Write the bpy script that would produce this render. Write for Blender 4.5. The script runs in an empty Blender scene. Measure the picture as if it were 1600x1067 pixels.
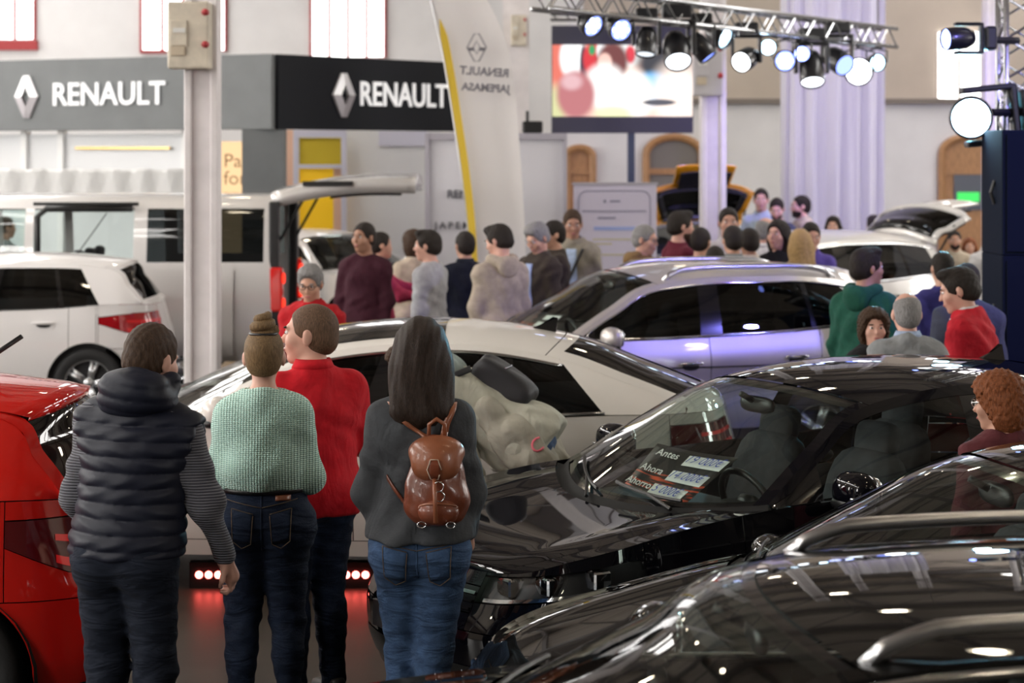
import bpy, bmesh, math, random
import numpy as np
from mathutils import Vector, Matrix

# ---------------------------------------------------------------- camera
F_PX, CAM_H, HORIZON = 3150.0, 2.35, 240.0
SC = bpy.context.scene
COL = SC.collection
cam_d = bpy.data.cameras.new('camera')
cam = bpy.data.objects.new('camera', cam_d)
COL.objects.link(cam)
cam.location = (0, 0, CAM_H)
cam.rotation_euler = (math.pi / 2, 0, 0)
cam_d.sensor_width = 36.0
cam_d.lens = F_PX / 1600.0 * 36.0
cam_d.shift_y = -(533.5 - HORIZON) / 1600.0
cam_d.clip_end = 200
cam_d.dof.use_dof = True
cam_d.dof.focus_distance = 7.9
cam_d.dof.aperture_fstop = 3.4
SC.camera = cam

# ---------------------------------------------------------------- view and world
SC.view_settings.view_transform = 'Standard'
SC.view_settings.look = 'None'
SC.view_settings.gamma = 1.0
SC.view_settings.use_curve_mapping = False
SC.view_settings.exposure = 0.55
SC.cycles.use_denoising = True
SC.cycles.max_bounces = 8
SC.cycles.transparent_max_bounces = 24
SC.cycles.sample_clamp_indirect = 6.0
SC.cycles.caustics_reflective = False
SC.cycles.caustics_refractive = False
world = bpy.data.worlds.new('overcast_day')
SC.world = world
world.use_nodes = True
wbg = world.node_tree.nodes['Background']
wbg.inputs[0].default_value = (0.86, 0.93, 1.0, 1)
wbg.inputs[1].default_value = 3.0

def area_light(name, loc, rot, sx, sy, power, color=(1, 1, 1)):
    d = bpy.data.lights.new(name, 'AREA')
    d.shape = 'RECTANGLE'; d.size = sx; d.size_y = sy
    d.energy = power; d.color = color
    o = bpy.data.objects.new(name, d); COL.objects.link(o)
    o.location = loc; o.rotation_euler = rot
    return o

def spot_light(name, loc, target, power, color, angle=40, blend=.5, size=.08):
    d = bpy.data.lights.new(name, 'SPOT')
    d.energy = power; d.color = color
    d.spot_size = math.radians(angle); d.spot_blend = blend
    d.shadow_soft_size = size
    o = bpy.data.objects.new(name, d); COL.objects.link(o)
    o.location = loc
    o.rotation_euler = (Vector(target) - Vector(loc)).to_track_quat('-Z', 'Y').to_euler()
    return o

# blue moving heads washing the right of the hall
spot_light('blue_wash_light', (5.6, 10.6, 4.6), (2.6, 15.2, .9), 620, (.24, .22, 1.0), 40)
spot_light('cyan_wash_light', (3.9, 17.6, 2.75), (2.1, 7.5, 1.2), 500, (.25, .75, 1.0), 34)
spot_light('violet_wash_light', (4.2, 22, 3.2), (4.4, 27, 2.0), 240, (.30, .22, 1.0), 90)

# ================================================================ helpers
def P2W(px, py, Y):
    """photo pixel at depth Y -> world x, z"""
    return (px - 800.0) * Y / F_PX, CAM_H - (py - HORIZON) * Y / F_PX

MATS = {}
def new_mat(name):
    m = bpy.data.materials.new(name); m.use_nodes = True
    return m, m.node_tree.nodes, m.node_tree.links

def pbr(name, col, rough=.5, metal=0.0, coat=0.0, emis=None, estr=0.0, spec=.5, sheen=0.0, noise=0.0, nscale=20.0, bump=0.0, bscale=60.0, bstretch=None, alpha=1.0):
    if name in MATS: return MATS[name]
    m, N, L = new_mat(name)
    b = N['Principled BSDF']
    b.inputs['Base Color'].default_value = (*col, 1)
    b.inputs['Roughness'].default_value = rough
    b.inputs['Metallic'].default_value = metal
    b.inputs['Coat Weight'].default_value = coat
    b.inputs['Coat Roughness'].default_value = .02
    b.inputs['Specular IOR Level'].default_value = spec
    b.inputs['Sheen Weight'].default_value = sheen
    if emis is not None:
        b.inputs['Emission Color'].default_value = (*emis, 1)
        b.inputs['Emission Strength'].default_value = estr
    if noise > 0 or bump > 0:
        tc = N.new('ShaderNodeTexCoord')
        src = tc.outputs['Object']
        if bstretch:
            mp = N.new('ShaderNodeMapping'); mp.inputs['Scale'].default_value = bstretch
            L.new(src, mp.inputs[0]); src = mp.outputs[0]
    if noise > 0:
        n = N.new('ShaderNodeTexNoise'); n.inputs['Scale'].default_value = nscale; n.inputs['Detail'].default_value = 5
        L.new(src, n.inputs['Vector'])
        r = N.new('ShaderNodeValToRGB')
        r.color_ramp.elements[0].position = .3; r.color_ramp.elements[1].position = .7
        r.color_ramp.elements[0].color = (*[max(0, c * (1 - noise)) for c in col], 1)
        r.color_ramp.elements[1].color = (*[min(1, c * (1 + noise)) for c in col], 1)
        L.new(n.outputs['Fac'], r.inputs[0]); L.new(r.outputs[0], b.inputs['Base Color'])
    if bump > 0:
        n2 = N.new('ShaderNodeTexNoise'); n2.inputs['Scale'].default_value = bscale; n2.inputs['Detail'].default_value = 4
        L.new(src, n2.inputs['Vector'])
        bp = N.new('ShaderNodeBump'); bp.inputs['Strength'].default_value = bump; bp.inputs['Distance'].default_value = .01
        L.new(n2.outputs['Fac'], bp.inputs['Height']); L.new(bp.outputs[0], b.inputs['Normal'])
    MATS[name] = m
    return m

def paint(name, col, metal=0.0, rough=.35):
    return pbr(name, col, rough=rough, metal=metal, coat=1.0, spec=.5 if metal else 0.0)

def glass(name, tint, refl=1.0, rough=0.0):
    """thin pane: tinted see-through with a fresnel mirror on top"""
    if name in MATS: return MATS[name]
    m, N, L = new_mat(name)
    N.remove(N['Principled BSDF'])
    out = N['Material Output']
    t = N.new('ShaderNodeBsdfTransparent'); t.inputs[0].default_value = (*tint, 1)
    g = N.new('ShaderNodeBsdfGlossy'); g.inputs['Roughness'].default_value = rough
    f = N.new('ShaderNodeFresnel')
    ge = N.new('ShaderNodeNewGeometry'); io = N.new('ShaderNodeMapRange')      # a pane is the same from either side
    io.inputs['To Min'].default_value = 1.6; io.inputs['To Max'].default_value = 1 / 1.6
    L.new(ge.outputs['Backfacing'], io.inputs['Value']); L.new(io.outputs[0], f.inputs['IOR'])
    mul = N.new('ShaderNodeMath'); mul.operation = 'MULTIPLY'; mul.inputs[1].default_value = refl; mul.use_clamp = True
    L.new(f.outputs[0], mul.inputs[0])
    mx = N.new('ShaderNodeMixShader')
    L.new(mul.outputs[0], mx.inputs[0]); L.new(t.outputs[0], mx.inputs[1]); L.new(g.outputs[0], mx.inputs[2])
    L.new(mx.outputs[0], out.inputs[0])
    MATS[name] = m
    return m

def emit(name, col, strength):
    if name in MATS: return MATS[name]
    m, N, L = new_mat(name)
    N.remove(N['Principled BSDF'])
    e = N.new('ShaderNodeEmission'); e.inputs[0].default_value = (*col, 1); e.inputs[1].default_value = strength
    L.new(e.outputs[0], N['Material Output'].inputs[0])
    MATS[name] = m
    return m

def tag(o, label=None, cat=None, group=None, kind=None):
    if label: o['label'] = label
    if cat: o['category'] = cat
    if group: o['group'] = group
    if kind: o['kind'] = kind
    return o

def empty(name, loc=(0, 0, 0), rz=0.0, label=None, cat=None, group=None):
    o = bpy.data.objects.new(name, None); COL.objects.link(o)
    o.empty_display_size = .1
    o.location = loc; o.rotation_euler = (0, 0, rz)
    return tag(o, label, cat, group)

def link_mesh(name, me, mat, parent=None, smooth=True):
    o = bpy.data.objects.new(name, me); COL.objects.link(o)
    if mat is not None and len(me.materials) == 0: me.materials.append(mat)
    if parent is not None: o.parent = parent
    return o

def mesh_from(name, V, Fc, mat, parent=None, smooth=True, recalc=True, weld=0.0):
    me = bpy.data.meshes.new(name)
    me.from_pydata([tuple(v) for v in V], [], [tuple(f) for f in Fc])
    if recalc or weld:
        bm = bmesh.new(); bm.from_mesh(me)
        if weld: bmesh.ops.remove_doubles(bm, verts=bm.verts, dist=weld)
        bmesh.ops.recalc_face_normals(bm, faces=bm.faces)
        bm.to_mesh(me); bm.free()
    if smooth: me.polygons.foreach_set('use_smooth', [True] * len(me.polygons))
    return link_mesh(name, me, mat, parent)

class MB:
    """collects simple shapes into one mesh"""
    def __init__(s): s.V = []; s.F = []
    def add(s, V, Fc):
        b = len(s.V); s.V += [tuple(v) for v in V]; s.F += [tuple(i + b for i in f) for f in Fc]; return s
    def box(s, cx, cy, cz, sx, sy, sz, R=None):
        V = [Vector((x * sx / 2, y * sy / 2, z * sz / 2)) for x in (-1, 1) for y in (-1, 1) for z in (-1, 1)]
        if R is not None: V = [R @ v for v in V]
        V = [v + Vector((cx, cy, cz)) for v in V]
        return s.add(V, [(0, 1, 3, 2), (4, 6, 7, 5), (0, 4, 5, 1), (2, 3, 7, 6), (0, 2, 6, 4), (1, 5, 7, 3)])
    def tube(s, pts, r, n=8, closed=False, cap=True):
        pts = [Vector(p) for p in pts]; m = len(pts)
        rs = r if hasattr(r, '__len__') else [r] * m
        rings = []
        up = None
        for i, p in enumerate(pts):
            a = pts[(i - 1) % m] if (closed or i > 0) else p
            b = pts[(i + 1) % m] if (closed or i < m - 1) else p
            d = (b - a).normalized() if (b - a).length > 1e-9 else Vector((0, 0, 1))
            if up is None: up = Vector((0, 0, 1)) if abs(d.z) < .9 else Vector((1, 0, 0))
            e1 = d.cross(up)
            if e1.length < 1e-6: e1 = d.cross(Vector((0, 1, 0)))
            e1.normalize(); e2 = e1.cross(d)
            up = e2
            rings.append([p + rs[i] * (math.cos(2 * math.pi * k / n) * e1 + math.sin(2 * math.pi * k / n) * e2) for k in range(n)])
        V = [v for g in rings for v in g]; Fc = []
        for i in range(m if closed else m - 1):
            j = (i + 1) % m
            for k in range(n):
                Fc.append((i * n + k, i * n + (k + 1) % n, j * n + (k + 1) % n, j * n + k))
        if cap and not closed:
            Fc.append(tuple(range(n - 1, -1, -1))); Fc.append(tuple((m - 1) * n + k for k in range(n)))
        return s.add(V, Fc)
    def lathe(s, prof, n=32, axis='y', at=(0, 0, 0)):
        """prof: (radius, offset along axis)"""
        V = []; Fc = []
        for r, h in prof:
            for k in range(n):
                c, q = r * math.cos(2 * math.pi * k / n), r * math.sin(2 * math.pi * k / n)
                p = (c, h, q) if axis == 'y' else ((c, q, h) if axis == 'z' else (h, c, q))
                V.append((p[0] + at[0], p[1] + at[1], p[2] + at[2]))
        for i in range(len(prof) - 1):
            for k in range(n):
                Fc.append((i * n + k, i * n + (k + 1) % n, (i + 1) * n + (k + 1) % n, (i + 1) * n + k))
        return s.add(V, Fc)
    def ball(s, c, r, nu=14, nv=9, e=2.0, R=None):
        """ellipsoid / superellipsoid of radii r"""
        V = []; Fc = []
        f = lambda a: math.copysign(abs(a) ** (2 / e), a)
        for i in range(nv + 1):
            th = -math.pi / 2 + math.pi * i / nv
            for k in range(nu):
                ph = 2 * math.pi * k / nu
                v = Vector((r[0] * f(math.cos(th)) * f(math.cos(ph)), r[1] * f(math.cos(th)) * f(math.sin(ph)), r[2] * f(math.sin(th))))
                if R is not None: v = R @ v
                V.append(v + Vector(c))
        for i in range(nv):
            for k in range(nu):
                Fc.append((i * nu + k, i * nu + (k + 1) % nu, (i + 1) * nu + (k + 1) % nu, (i + 1) * nu + k))
        return s.add(V, Fc)
    def prism(s, poly, d0, d1, axis='y'):
        """polygon in the two other axes, extruded along axis"""
        n = len(poly)
        mk = {'y': lambda a, b, d: (a, d, b), 'z': lambda a, b, d: (a, b, d), 'x': lambda a, b, d: (d, a, b)}[axis]
        V = [mk(a, b, d0) for a, b in poly] + [mk(a, b, d1) for a, b in poly]
        Fc = [tuple(range(n)), tuple(range(2 * n - 1, n - 1, -1))]
        for i in range(n): Fc.append((i, (i + 1) % n, n + (i + 1) % n, n + i))
        return s.add(V, Fc)
    def build(s, name, mat, parent=None, smooth=False, bevel=0.0, weld=1e-5):
        o = mesh_from(name, s.V, s.F, mat, parent, smooth, True, weld)
        if bevel:
            md = o.modifiers.new('bevel', 'BEVEL'); md.width = bevel; md.segments = 2; md.limit_method = 'ANGLE'
        return o

def grid_mesh(name, P, mat, parent=None, wrap=False, thick=0.0, weld=1e-5):
    """P: (n, m, 3) array of points"""
    n, m = P.shape[:2]
    V = P.reshape(-1, 3).tolist(); Fc = []
    for i in range(n - 1):
        for j in range(m - 1):
            Fc.append((i * m + j, i * m + j + 1, (i + 1) * m + j + 1, (i + 1) * m + j))
    o = mesh_from(name, V, Fc, mat, parent, True, True, weld)
    if thick:
        md = o.modifiers.new('solid', 'SOLIDIFY'); md.thickness = thick; md.offset = 0
    return o

FONT_CACHE = {}
def text_mesh(name, body, size, mat, parent=None, bold=0.0, shear=0.0, extrude=.004, align='CENTER', spacing=1.0):
    cu = bpy.data.curves.new(name, 'FONT')
    cu.body = body; cu.size = size; cu.align_x = align; cu.align_y = 'CENTER'
    cu.offset = bold; cu.shear = shear; cu.extrude = extrude; cu.space_character = spacing
    cu.resolution_u = 3
    o = bpy.data.objects.new(name, cu); COL.objects.link(o)
    dg = bpy.context.evaluated_depsgraph_get()
    me = bpy.data.meshes.new_from_object(o.evaluated_get(dg))
    bpy.data.objects.remove(o); bpy.data.curves.remove(cu)
    me.materials.clear(); me.materials.append(mat)
    r = bpy.data.objects.new(name, me); COL.objects.link(r)
    if parent is not None: r.parent = parent
    return r

# ================================================================ the hall
M_FLOOR = pbr('dark_floor', (.034, .028, .020), .42, noise=.3, nscale=2.5, bump=.04)
M_WALLW = pbr('white_plaster', (.74, .73, .74), .85, noise=.05, nscale=1.5, bump=.1)
M_WALLB = pbr('beige_plaster', (.50, .43, .36), .85, noise=.08, nscale=1.2, bump=.1)
M_CEIL = pbr('brown_roof_boards', (.52, .46, .39), .8, noise=.2, nscale=1.0, bstretch=(.3, 6, 1))
M_STEEL = pbr('painted_steel_beam', (.16, .14, .13), .5)
M_IRON = pbr('white_painted_iron', (.78, .74, .75), .45, noise=.06, nscale=6)
M_WOOD = pbr('brown_wood', (.42, .22, .10), .5, noise=.25, nscale=8, bstretch=(8, 8, 1))
M_RED = pbr('red_window_frame', (.38, .035, .04), .5)
M_DAY = emit('daylit_pane', (1.0, .985, .97), 3.2)
M_DAYS = emit('daylit_side_pane', (1.0, .97, .93), 16.0)

def S_(o): return tag(o, kind='structure')
YB = 34.0
b = MB(); b.box(0, 14, -.05, 34, 42, .1); S_(b.build('floor', M_FLOOR))
b = MB(); b.box(0, 14, 8.65, 34, 42, .1); ceil = S_(b.build('ceiling', M_CEIL))
b = MB(); b.box(-7.9, YB + .15, 4.3, 18.2, .3, 8.8); S_(b.build('wall_back_bay', M_WALLW))
b = MB(); b.box(8.9, YB + .15, 1.58, 15.4, .3, 3.3); wb = S_(b.build('wall_back', M_WALLW))
b = MB(); b.box(8.9, YB + .17, 5.9, 15.4, .26, 5.4); S_(b.build('wall_back_upper', M_WALLB))
b = MB(); b.box(8.9, YB - .04, 3.23, 15.4, .16, .09); S_(b.build('trim_1', pbr('ledge', (.20, .17, .15), .7)))
b = MB(); b.box(-16.6, 14, 4.3, .2, 40, 8.8); S_(b.build('wall_left', M_WALLB))
b = MB(); b.box(16.6, 14, 4.3, .2, 40, 8.8); S_(b.build('wall_right', M_WALLB))
b = MB(); b.box(0, -6.6, 4.3, 33, .2, 8.8); S_(b.build('wall_front', pbr('dark_entrance_wall', (.06, .055, .05), .8)))
# roof beams and purlins
for k, y in enumerate(np.arange(-4, 34, 4.2)):
    b = MB(); b.box(0, y, 8.35, 33, .22, .42); b.build('beam', M_STEEL, ceil)
    t = MB(); t.tube([(-16, y, 6.9), (16, y, 6.9)], .045, 6)
    for q in range(-7, 8): t.tube([(q * 2.2, y, 6.9), (q * 2.2 + 1.1, y, 8.2)], .03, 5); t.tube([(q * 2.2 + 1.1, y, 8.2), (q * 2.2 + 2.2, y, 6.9)], .03, 5)
    t.build('tie_rod', M_STEEL, ceil)
for x in np.arange(-15, 16, 3.0):
    b = MB(); b.box(x, 14, 8.52, .14, 40, .16); b.build('purlin', M_STEEL, ceil)

for k, x in enumerate((-8.2, 8.2)):  # glowing roof strips, unseen and added to light the hall
    b = MB(); b.box(x, 14 if x < 0 else 24, 8.59, 1.5, 38 if x < 0 else 18, .02); sk = S_(b.build('window_%d' % (40 + k), emit('added_roof_glow', (1.0, .97, .93), 9.0)))
    for y in np.arange(-4 if x < 0 else 15.5, 33, 1.5):
        b = MB(); b.box(x, y, 8.56, 1.6, .06, .05); b.build('glazing_bar', M_STEEL, sk)
WIN = [0]
def window(plane, c, w, h, mat, frame, arch=False, nx=2, nz=3, fr=.06, rev=.25):
    """a daylit opening; plane 'back'|'left'|'right'|'front', c=(along, z bottom)"""
    WIN[0] += 1
    a0, z0 = c
    def T(a, d, z):     # d: into the room
        return {'back': (a, YB - d, z), 'left': (-16.5 + d, a, z), 'right': (16.5 - d, a, z), 'front': (a, -6.5 + d, z)}[plane]
    prof = [(-w / 2, 0), (w / 2, 0)]
    if arch:
        n = 14; hs = h - w / 2
        prof += [(w / 2 * math.cos(q), hs + w / 2 * math.sin(q)) for q in np.linspace(0, math.pi, n)]
    else: prof += [(w / 2, h), (-w / 2, h)]
    V = [T(a0 + a, .012, z0 + z) for a, z in prof]
    win = S_(mesh_from('window_%d' % WIN[0], V, [tuple(range(len(V)))], mat, None, False))
    f = MB()
    f.tube([T(a0 + a, .03, z0 + z) for a, z in prof], fr * .5, 6, closed=True)
    f.build('window_frame', frame, win)
    for i in range(1, nx):
        a = -w / 2 + w * i / nx
        top = h if not arch else (h - w / 2) + math.sqrt(max(0, (w / 2) ** 2 - a * a))
        m_ = MB(); m_.tube([T(a0 + a, .03, z0), T(a0 + a, .03, z0 + top)], fr * .5, 6); m_.build('mullion', frame, win)
    for j in range(1, nz):
        z = h * j / nz
        hw = w / 2
        if arch and z > h - w / 2: hw = math.sqrt(max(0, (w / 2) ** 2 - (z - (h - w / 2)) ** 2))
        m_ = MB(); m_.tube([T(a0 - hw, .03, z0 + z), T(a0 + hw, .03, z0 + z)], fr * .32, 6); m_.build('glazing_bar', frame, win)
    return win

sB = F_PX / YB
def bx(px): return (px - 800) / sB
def bz(py): return CAM_H - (py - HORIZON) / sB
window('back', (bx(24), bz(62)), 62 / sB, 3.0, M_DAY, M_RED, nx=2, nz=1)
window('back', (bx(287), bz(80)), 132 / sB, 3.2, M_DAY, M_RED, nx=4, nz=1)
window('back', (bx(544), bz(90)), 116 / sB, 3.2, M_DAY, M_RED, nx=4, nz=1)
b = MB(); b.box(bx(24), YB - .03, bz(71), 72 / sB, .1, 15 / sB); b.build('window_sill', M_RED, bpy.data.objects['window_1'])
b = MB(); b.box(bx(240), YB - .03, bz(81), 40 / sB, .1, 5 / sB); b.build('window_sill', M_RED, bpy.data.objects['window_2'])
window('back', (bx(1498), bz(155)), 70 / sB, 106 / sB, M_DAY, pbr('pale_frame', (.6, .52, .45), .6), arch=False, nx=2, nz=1)
for y in (1.5, 7, 12.5, 18, 23.5, 29): window('left', (y, 2.6), 2.4, 4.4, M_DAYS, M_STEEL, True, 4, 7, .09)
for y in (12.5, 18, 23.5): window('right', (y, 2.6), 2.0, 4.0, M_DAYS, M_STEEL, True, 4, 7, .09)
for x in (-12, 12): window('front', (x, 3.0), 2.6, 4.2, M_DAYS, M_STEEL, True, 4, 7, .09)

# arched doors of the back wall
DN = [0]
def arched_door(px0, px1, ptop, fill, handle=True):
    DN[0] += 1
    x0, x1 = bx(px0), bx(px1); w = x1 - x0; cx = (x0 + x1) / 2; zt = bz(ptop)
    hs = zt - w * .32
    pr = [(-w / 2, 0), (w / 2, 0)] + [(w / 2 * math.cos(q), hs + w * .32 * math.sin(q)) for q in np.linspace(0, math.pi, 13)]
    d = MB(); d.prism([(cx + a, z) for a, z in pr], YB - .02, YB - .06); o = S_(d.build('door_%d' % DN[0], fill))
    f = MB(); f.tube([(cx + a, YB - .07, z) for a, z in pr[1:] + pr[:1]], .07, 6); f.build('door_frame', M_WOOD, o)
    f = MB(); f.box(cx, YB - .07, 2.05, w, .05, .1); f.build('transom_bar', M_WOOD, o)
    return o, cx, w
M_SHADE = pbr('dim_grey_blind', (.20, .18, .17), .7)
arched_door(885, 926, 231, M_WOOD)
arched_door(1009, 1096, 214, M_SHADE)
o, cx, w = arched_door(1470, 1552, 214, M_WOOD)
b = MB(); b.box(cx, YB - .075, 1.75, w * .55, .02, .7); b.build('door_pane', pbr('dark_pane', (.12, .13, .16), .2), o)
b = MB(); b.box(cx, YB - .09, 1.62, w * .42, .02, .16); b.build('door_notice', emit('green_exit_sign', (.08, .75, .15), .9), o)

# ---------------------------------------------------------------- hanging lamps
M_LAMPGLOW = emit('warm_lamp_glow', (1.0, .85, .62), 42.0)
M_LAMPSH = pbr('lamp_shade_grey', (.35, .35, .34), .4, .6)
LK = 0
for ly in (-2.5, 2.0, 6.5, 11, 15.5, 20, 25, 30):
    for lx in (-9, -3.6, 2.4, 8):
        r = empty('hanging_lamp', (lx, ly, 6.3), 0, 'industrial bell lamp hanging high from the roof beams', 'lamp', 'bell lamps under the roof')
        b = MB(); b.lathe([(.03, .30), (.05, .26), (.12, .20), (.22, .02), (.23, 0), (.21, .01), (.11, .18)], 20, 'z'); b.build('lamp_shade', M_LAMPSH, r, True)
        b = MB(); b.lathe([(.001, .03), (.15, .03), (.15, .05)], 16, 'z'); b.build('bulb', M_LAMPGLOW, r)
        b = MB(); b.tube([(0, 0, .28), (0, 0, 2.0)], .01, 5); b.build('cord', M_STEEL, r)

# ---------------------------------------------------------------- iron pillars
def pillar(px0, px1, Y, label, grooves=True, z1=8.6):
    x = ((px0 + px1) / 2 - 800) * Y / F_PX; w = (px1 - px0) * Y / F_PX
    r = empty('pillar', (x, Y, 0), 0, label, 'pillar')
    b = MB(); b.box(0, .02, z1 / 2, w * .62, w * .7, z1); b.build('shaft', M_IRON, r, bevel=.01)
    for sx in (-1, 1):
        b = MB(); b.box(sx * w * .39, 0, z1 / 2, w * .22, w * .9, z1); b.build('flange', M_IRON, r, bevel=.012)
    b = MB(); b.box(0, 0, .15, w * 1.4, w * 1.4, .3); b.build('foot', M_IRON, r, bevel=.02)
    return r, x, w
pl, plx, plw = pillar(291, 343, 16.2, 'white iron pillar with a meter box high up, beside the white hatchback')
pr_, prx, prw = pillar(1094, 1133, 24.5, 'white iron pillar under the stage truss beside the video wall')
pillar(1537, 1569, 25.0, 'white iron pillar behind the glaring stage light')
pillar(1226, 1246, 27.6, 'slim white pillar at the edge of the draped curtain')
pillar(1352, 1376, 27.6, 'slim pillar wrapped behind the curtain in violet light')
def meter_box(px0, px1, py0, py1, Y, label, mat):
    x0, z1 = P2W(px0, py0, Y); x1, z0 = P2W(px1, py1, Y)
    r = empty('meter_box', ((x0 + x1) / 2, Y, z0), 0, label, 'box')
    w, h = x1 - x0, z1 - z0
    b = MB(); b.box(0, 0, h / 2, w, .22, h); b.build('case', mat, r, bevel=.015)
    b = MB(); b.box(-w * .22, -.115, h * .53, w * .42, .02, h * .38); b.build('cover_plate', mat, r, bevel=.006)
    b = MB(); b.box(-w * .2, -.13, h * .57, w * .3, .012, h * .07); b.build('dial_window', pbr('dial', (.7, .7, .68), .3), r)
    b = MB(); b.box(-w * .24, -.12, h * .26, w * .34, .02, h * .14); b.build('fuse_lid', pbr('bakelite', (.52, .44, .33), .5), r, bevel=.004)
    for k, zz in enumerate((.84, .36)):
        b = MB(); b.ball((w * .42, -.10, h * zz), (w * .10, .05, h * .055), 10, 6); b.build('switch_knob', pbr('red_knob', (.45, .04, .05), .4), r, True)
    return r
M_BOX = pbr('cream_enamel', (.62, .56, .46), .5, noise=.15, nscale=9)
meter_box(265, 329, 4, 108, 15.98, 'cream electricity meter box with red knobs on the iron pillar', M_BOX)
meter_box(1083, 1128, 62, 150, 24.25, 'grey switch box on the pillar beside the video wall', pbr('grey_enamel', (.5, .48, .5), .5))
meter_box(798, 822, 24, 72, 26, 'small beige box high on the wall behind the flag', M_BOX)
b = MB(); b.box(.05, 26.3, 4.5, .34, .3, 9); S_(b.build('pillar_flat', M_IRON))

# ---------------------------------------------------------------- the brand stand
M_CHAR = pbr('charcoal_fascia', (.135, .145, .15), .55, noise=.08, nscale=3)
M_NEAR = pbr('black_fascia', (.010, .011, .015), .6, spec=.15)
M_WHITEP = pbr('white_panel', (.72, .73, .75), .45)
M_LETTER = pbr('white_letter', (.85, .85, .87), .4, emis=(1, 1, 1), estr=.25)
M_LOGO_LIT = pbr('logo_lit_facet', (.74, .74, .76), .3, .3)
M_LOGO_SHADED = pbr('logo_shaded_facet', (.34, .32, .34), .35, .4)  # one silver metal: light on upper facets, shade on lower, put into colour
C0 = Vector((-2.86, 24.0)); CL = Vector((-8.6, 26.8)); CR = Vector((-.62, 26.45))
ZF0, ZF1 = 2.64, 3.54
def diamond(parent, cx, cz, w, h, y=-.03):
    """the upright lozenge emblem with a lozenge hole, folded facets"""
    o = [(-.24, 1), (.24, 1), (1, 0), (.24, -1), (-.24, -1), (-1, 0)]; i = [(0, .48), (.36, 0), (0, -.48), (-.36, 0)]
    P = lambda a, d=0: (cx + a[0] * w / 2, y - d, cz + a[1] * h / 2)
    up = MB(); dn = MB()
    mid = lambda a, q: ((a[0] + q[0]) / 2, (a[1] + q[1]) / 2)
    for b_, quad in ((up, [o[0], o[5], i[3], i[0]]), (up, [o[1], o[0], i[0]]), (up, [o[2], o[1], i[0], i[1]]), (dn, [o[3], o[2], i[1], i[2]]), (dn, [o[4], o[3], i[2]]), (dn, [o[5], o[4], i[2], i[3]])):
        n = len(quad); V = [P(a, .03 if a in i else .01) for a in quad] + [P(a, -.02) for a in quad]
        b_.add(V, [tuple(range(n)), tuple(range(2 * n - 1, n - 1, -1))] + [(k, (k + 1) % n, n + (k + 1) % n, n + k) for k in range(n)])
    e = up.build('emblem_upper', M_LOGO_LIT, parent); dn.build('emblem_lower', M_LOGO_SHADED, parent)
    return e
def fascia(A, B, mat, label, logo_t, text_t, size, sxy=(1, 1)):
    d = (B - A); L = d.length; ang = math.atan2(d.y, d.x)
    r = empty('fascia_sign', (A.x, A.y, 0), ang, label, 'sign')
    b = MB(); b.box(L / 2, .035, (ZF0 + ZF1) / 2, L, .07, ZF1 - ZF0); b.build('panel', mat, r, bevel=.01)
    zc = (ZF0 + ZF1) / 2
    diamond(r, logo_t, zc - .02, .37, .54, -.02)
    t = text_mesh('lettering', 'RENAULT', size, M_LETTER, r, bold=.005, extrude=.01, spacing=1.0)
    t.rotation_euler = (math.pi / 2, 0, 0); t.location = (text_t, -.02, zc - .01); t.scale = (sxy[0], sxy[1], 1)
    return r
# left face runs from CL to C0, right face from C0 to CR
Ll = (C0 - CL).length
def t_on(A, B, px):
    d = (B - A).normalized(); k = (px - 800) / F_PX
    return (k * A.y - A.x) / (d.x - k * d.y)
fascia(CL, C0, M_CHAR, 'charcoal fascia of the car stand with silver emblem and white lettering', t_on(CL, C0, 43), t_on(CL, C0, 170), .40)
C0R = C0 + (CR - C0).normalized() * .10
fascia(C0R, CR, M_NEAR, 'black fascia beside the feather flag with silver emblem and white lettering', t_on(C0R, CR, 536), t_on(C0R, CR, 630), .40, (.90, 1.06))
b = MB(); b.box(C0.x - .12, C0.y + .26, 1.32, .5, .3, 2.64); tag(b.build('stand_column', M_CHAR), 'dark corner column carrying the two fascias', 'column')
# wall panels of the stand under the left fascia
dl = (C0 - CL).normalized(); angl = math.atan2(dl.y, dl.x)
stand = empty('stand_wall', (CL.x, CL.y + .35, 0), angl, 'white panel wall of the car stand under the charcoal fascia', 'wall')
edges = [0, t_on(CL, C0, -60), t_on(CL, C0, 30), t_on(CL, C0, 88), t_on(CL, C0, 284)]
for a, q in zip(edges[:-1], edges[1:]):
    b = MB(); b.box((a + q) / 2, .02, 1.31, q - a - .05, .04, 2.58); b.build('panel', M_WHITEP, stand, bevel=.008)
for a in edges:
    b = MB(); b.box(a, 0, 1.32, .09, .10, 2.64); b.build('post', pbr('pale_post', (.8, .8, .8), .4), stand)
b = MB(); b.box(t_on(CL, C0, 186), -.04, 2.42, 1.45, .04, .03); b.build('gold_lit_strip', pbr('gold_lit_tone', (.6, .4, .15), .3, .9), stand)  # gold light along the strip is put into its colour
lb = empty('light_box', (0, 0, 0), 0, 'peach lit panel with grey words behind the iron pillar', 'sign')
b = MB(); x0, z1 = P2W(330, 212, 24.8); x1, z0 = P2W(387, 306, 24.8)
b.box((x0 + x1) / 2, 24.85, 1.25, x1 - x0, .06, 2.5); b.build('lit_panel', emit('peach_panel', (1.0, .66, .36), .85), lb)
for wd, py in (('Passion', 252), ('for life', 279)):
    xx, zz = P2W(349, py, 24.8); t = text_mesh('words', wd, .24, pbr('brown_print', (.45, .27, .14), .6), lb, extrude=.002, align='LEFT'); t.rotation_euler = (math.pi / 2, 0, 0); t.location = (xx, 24.81, zz)
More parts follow.
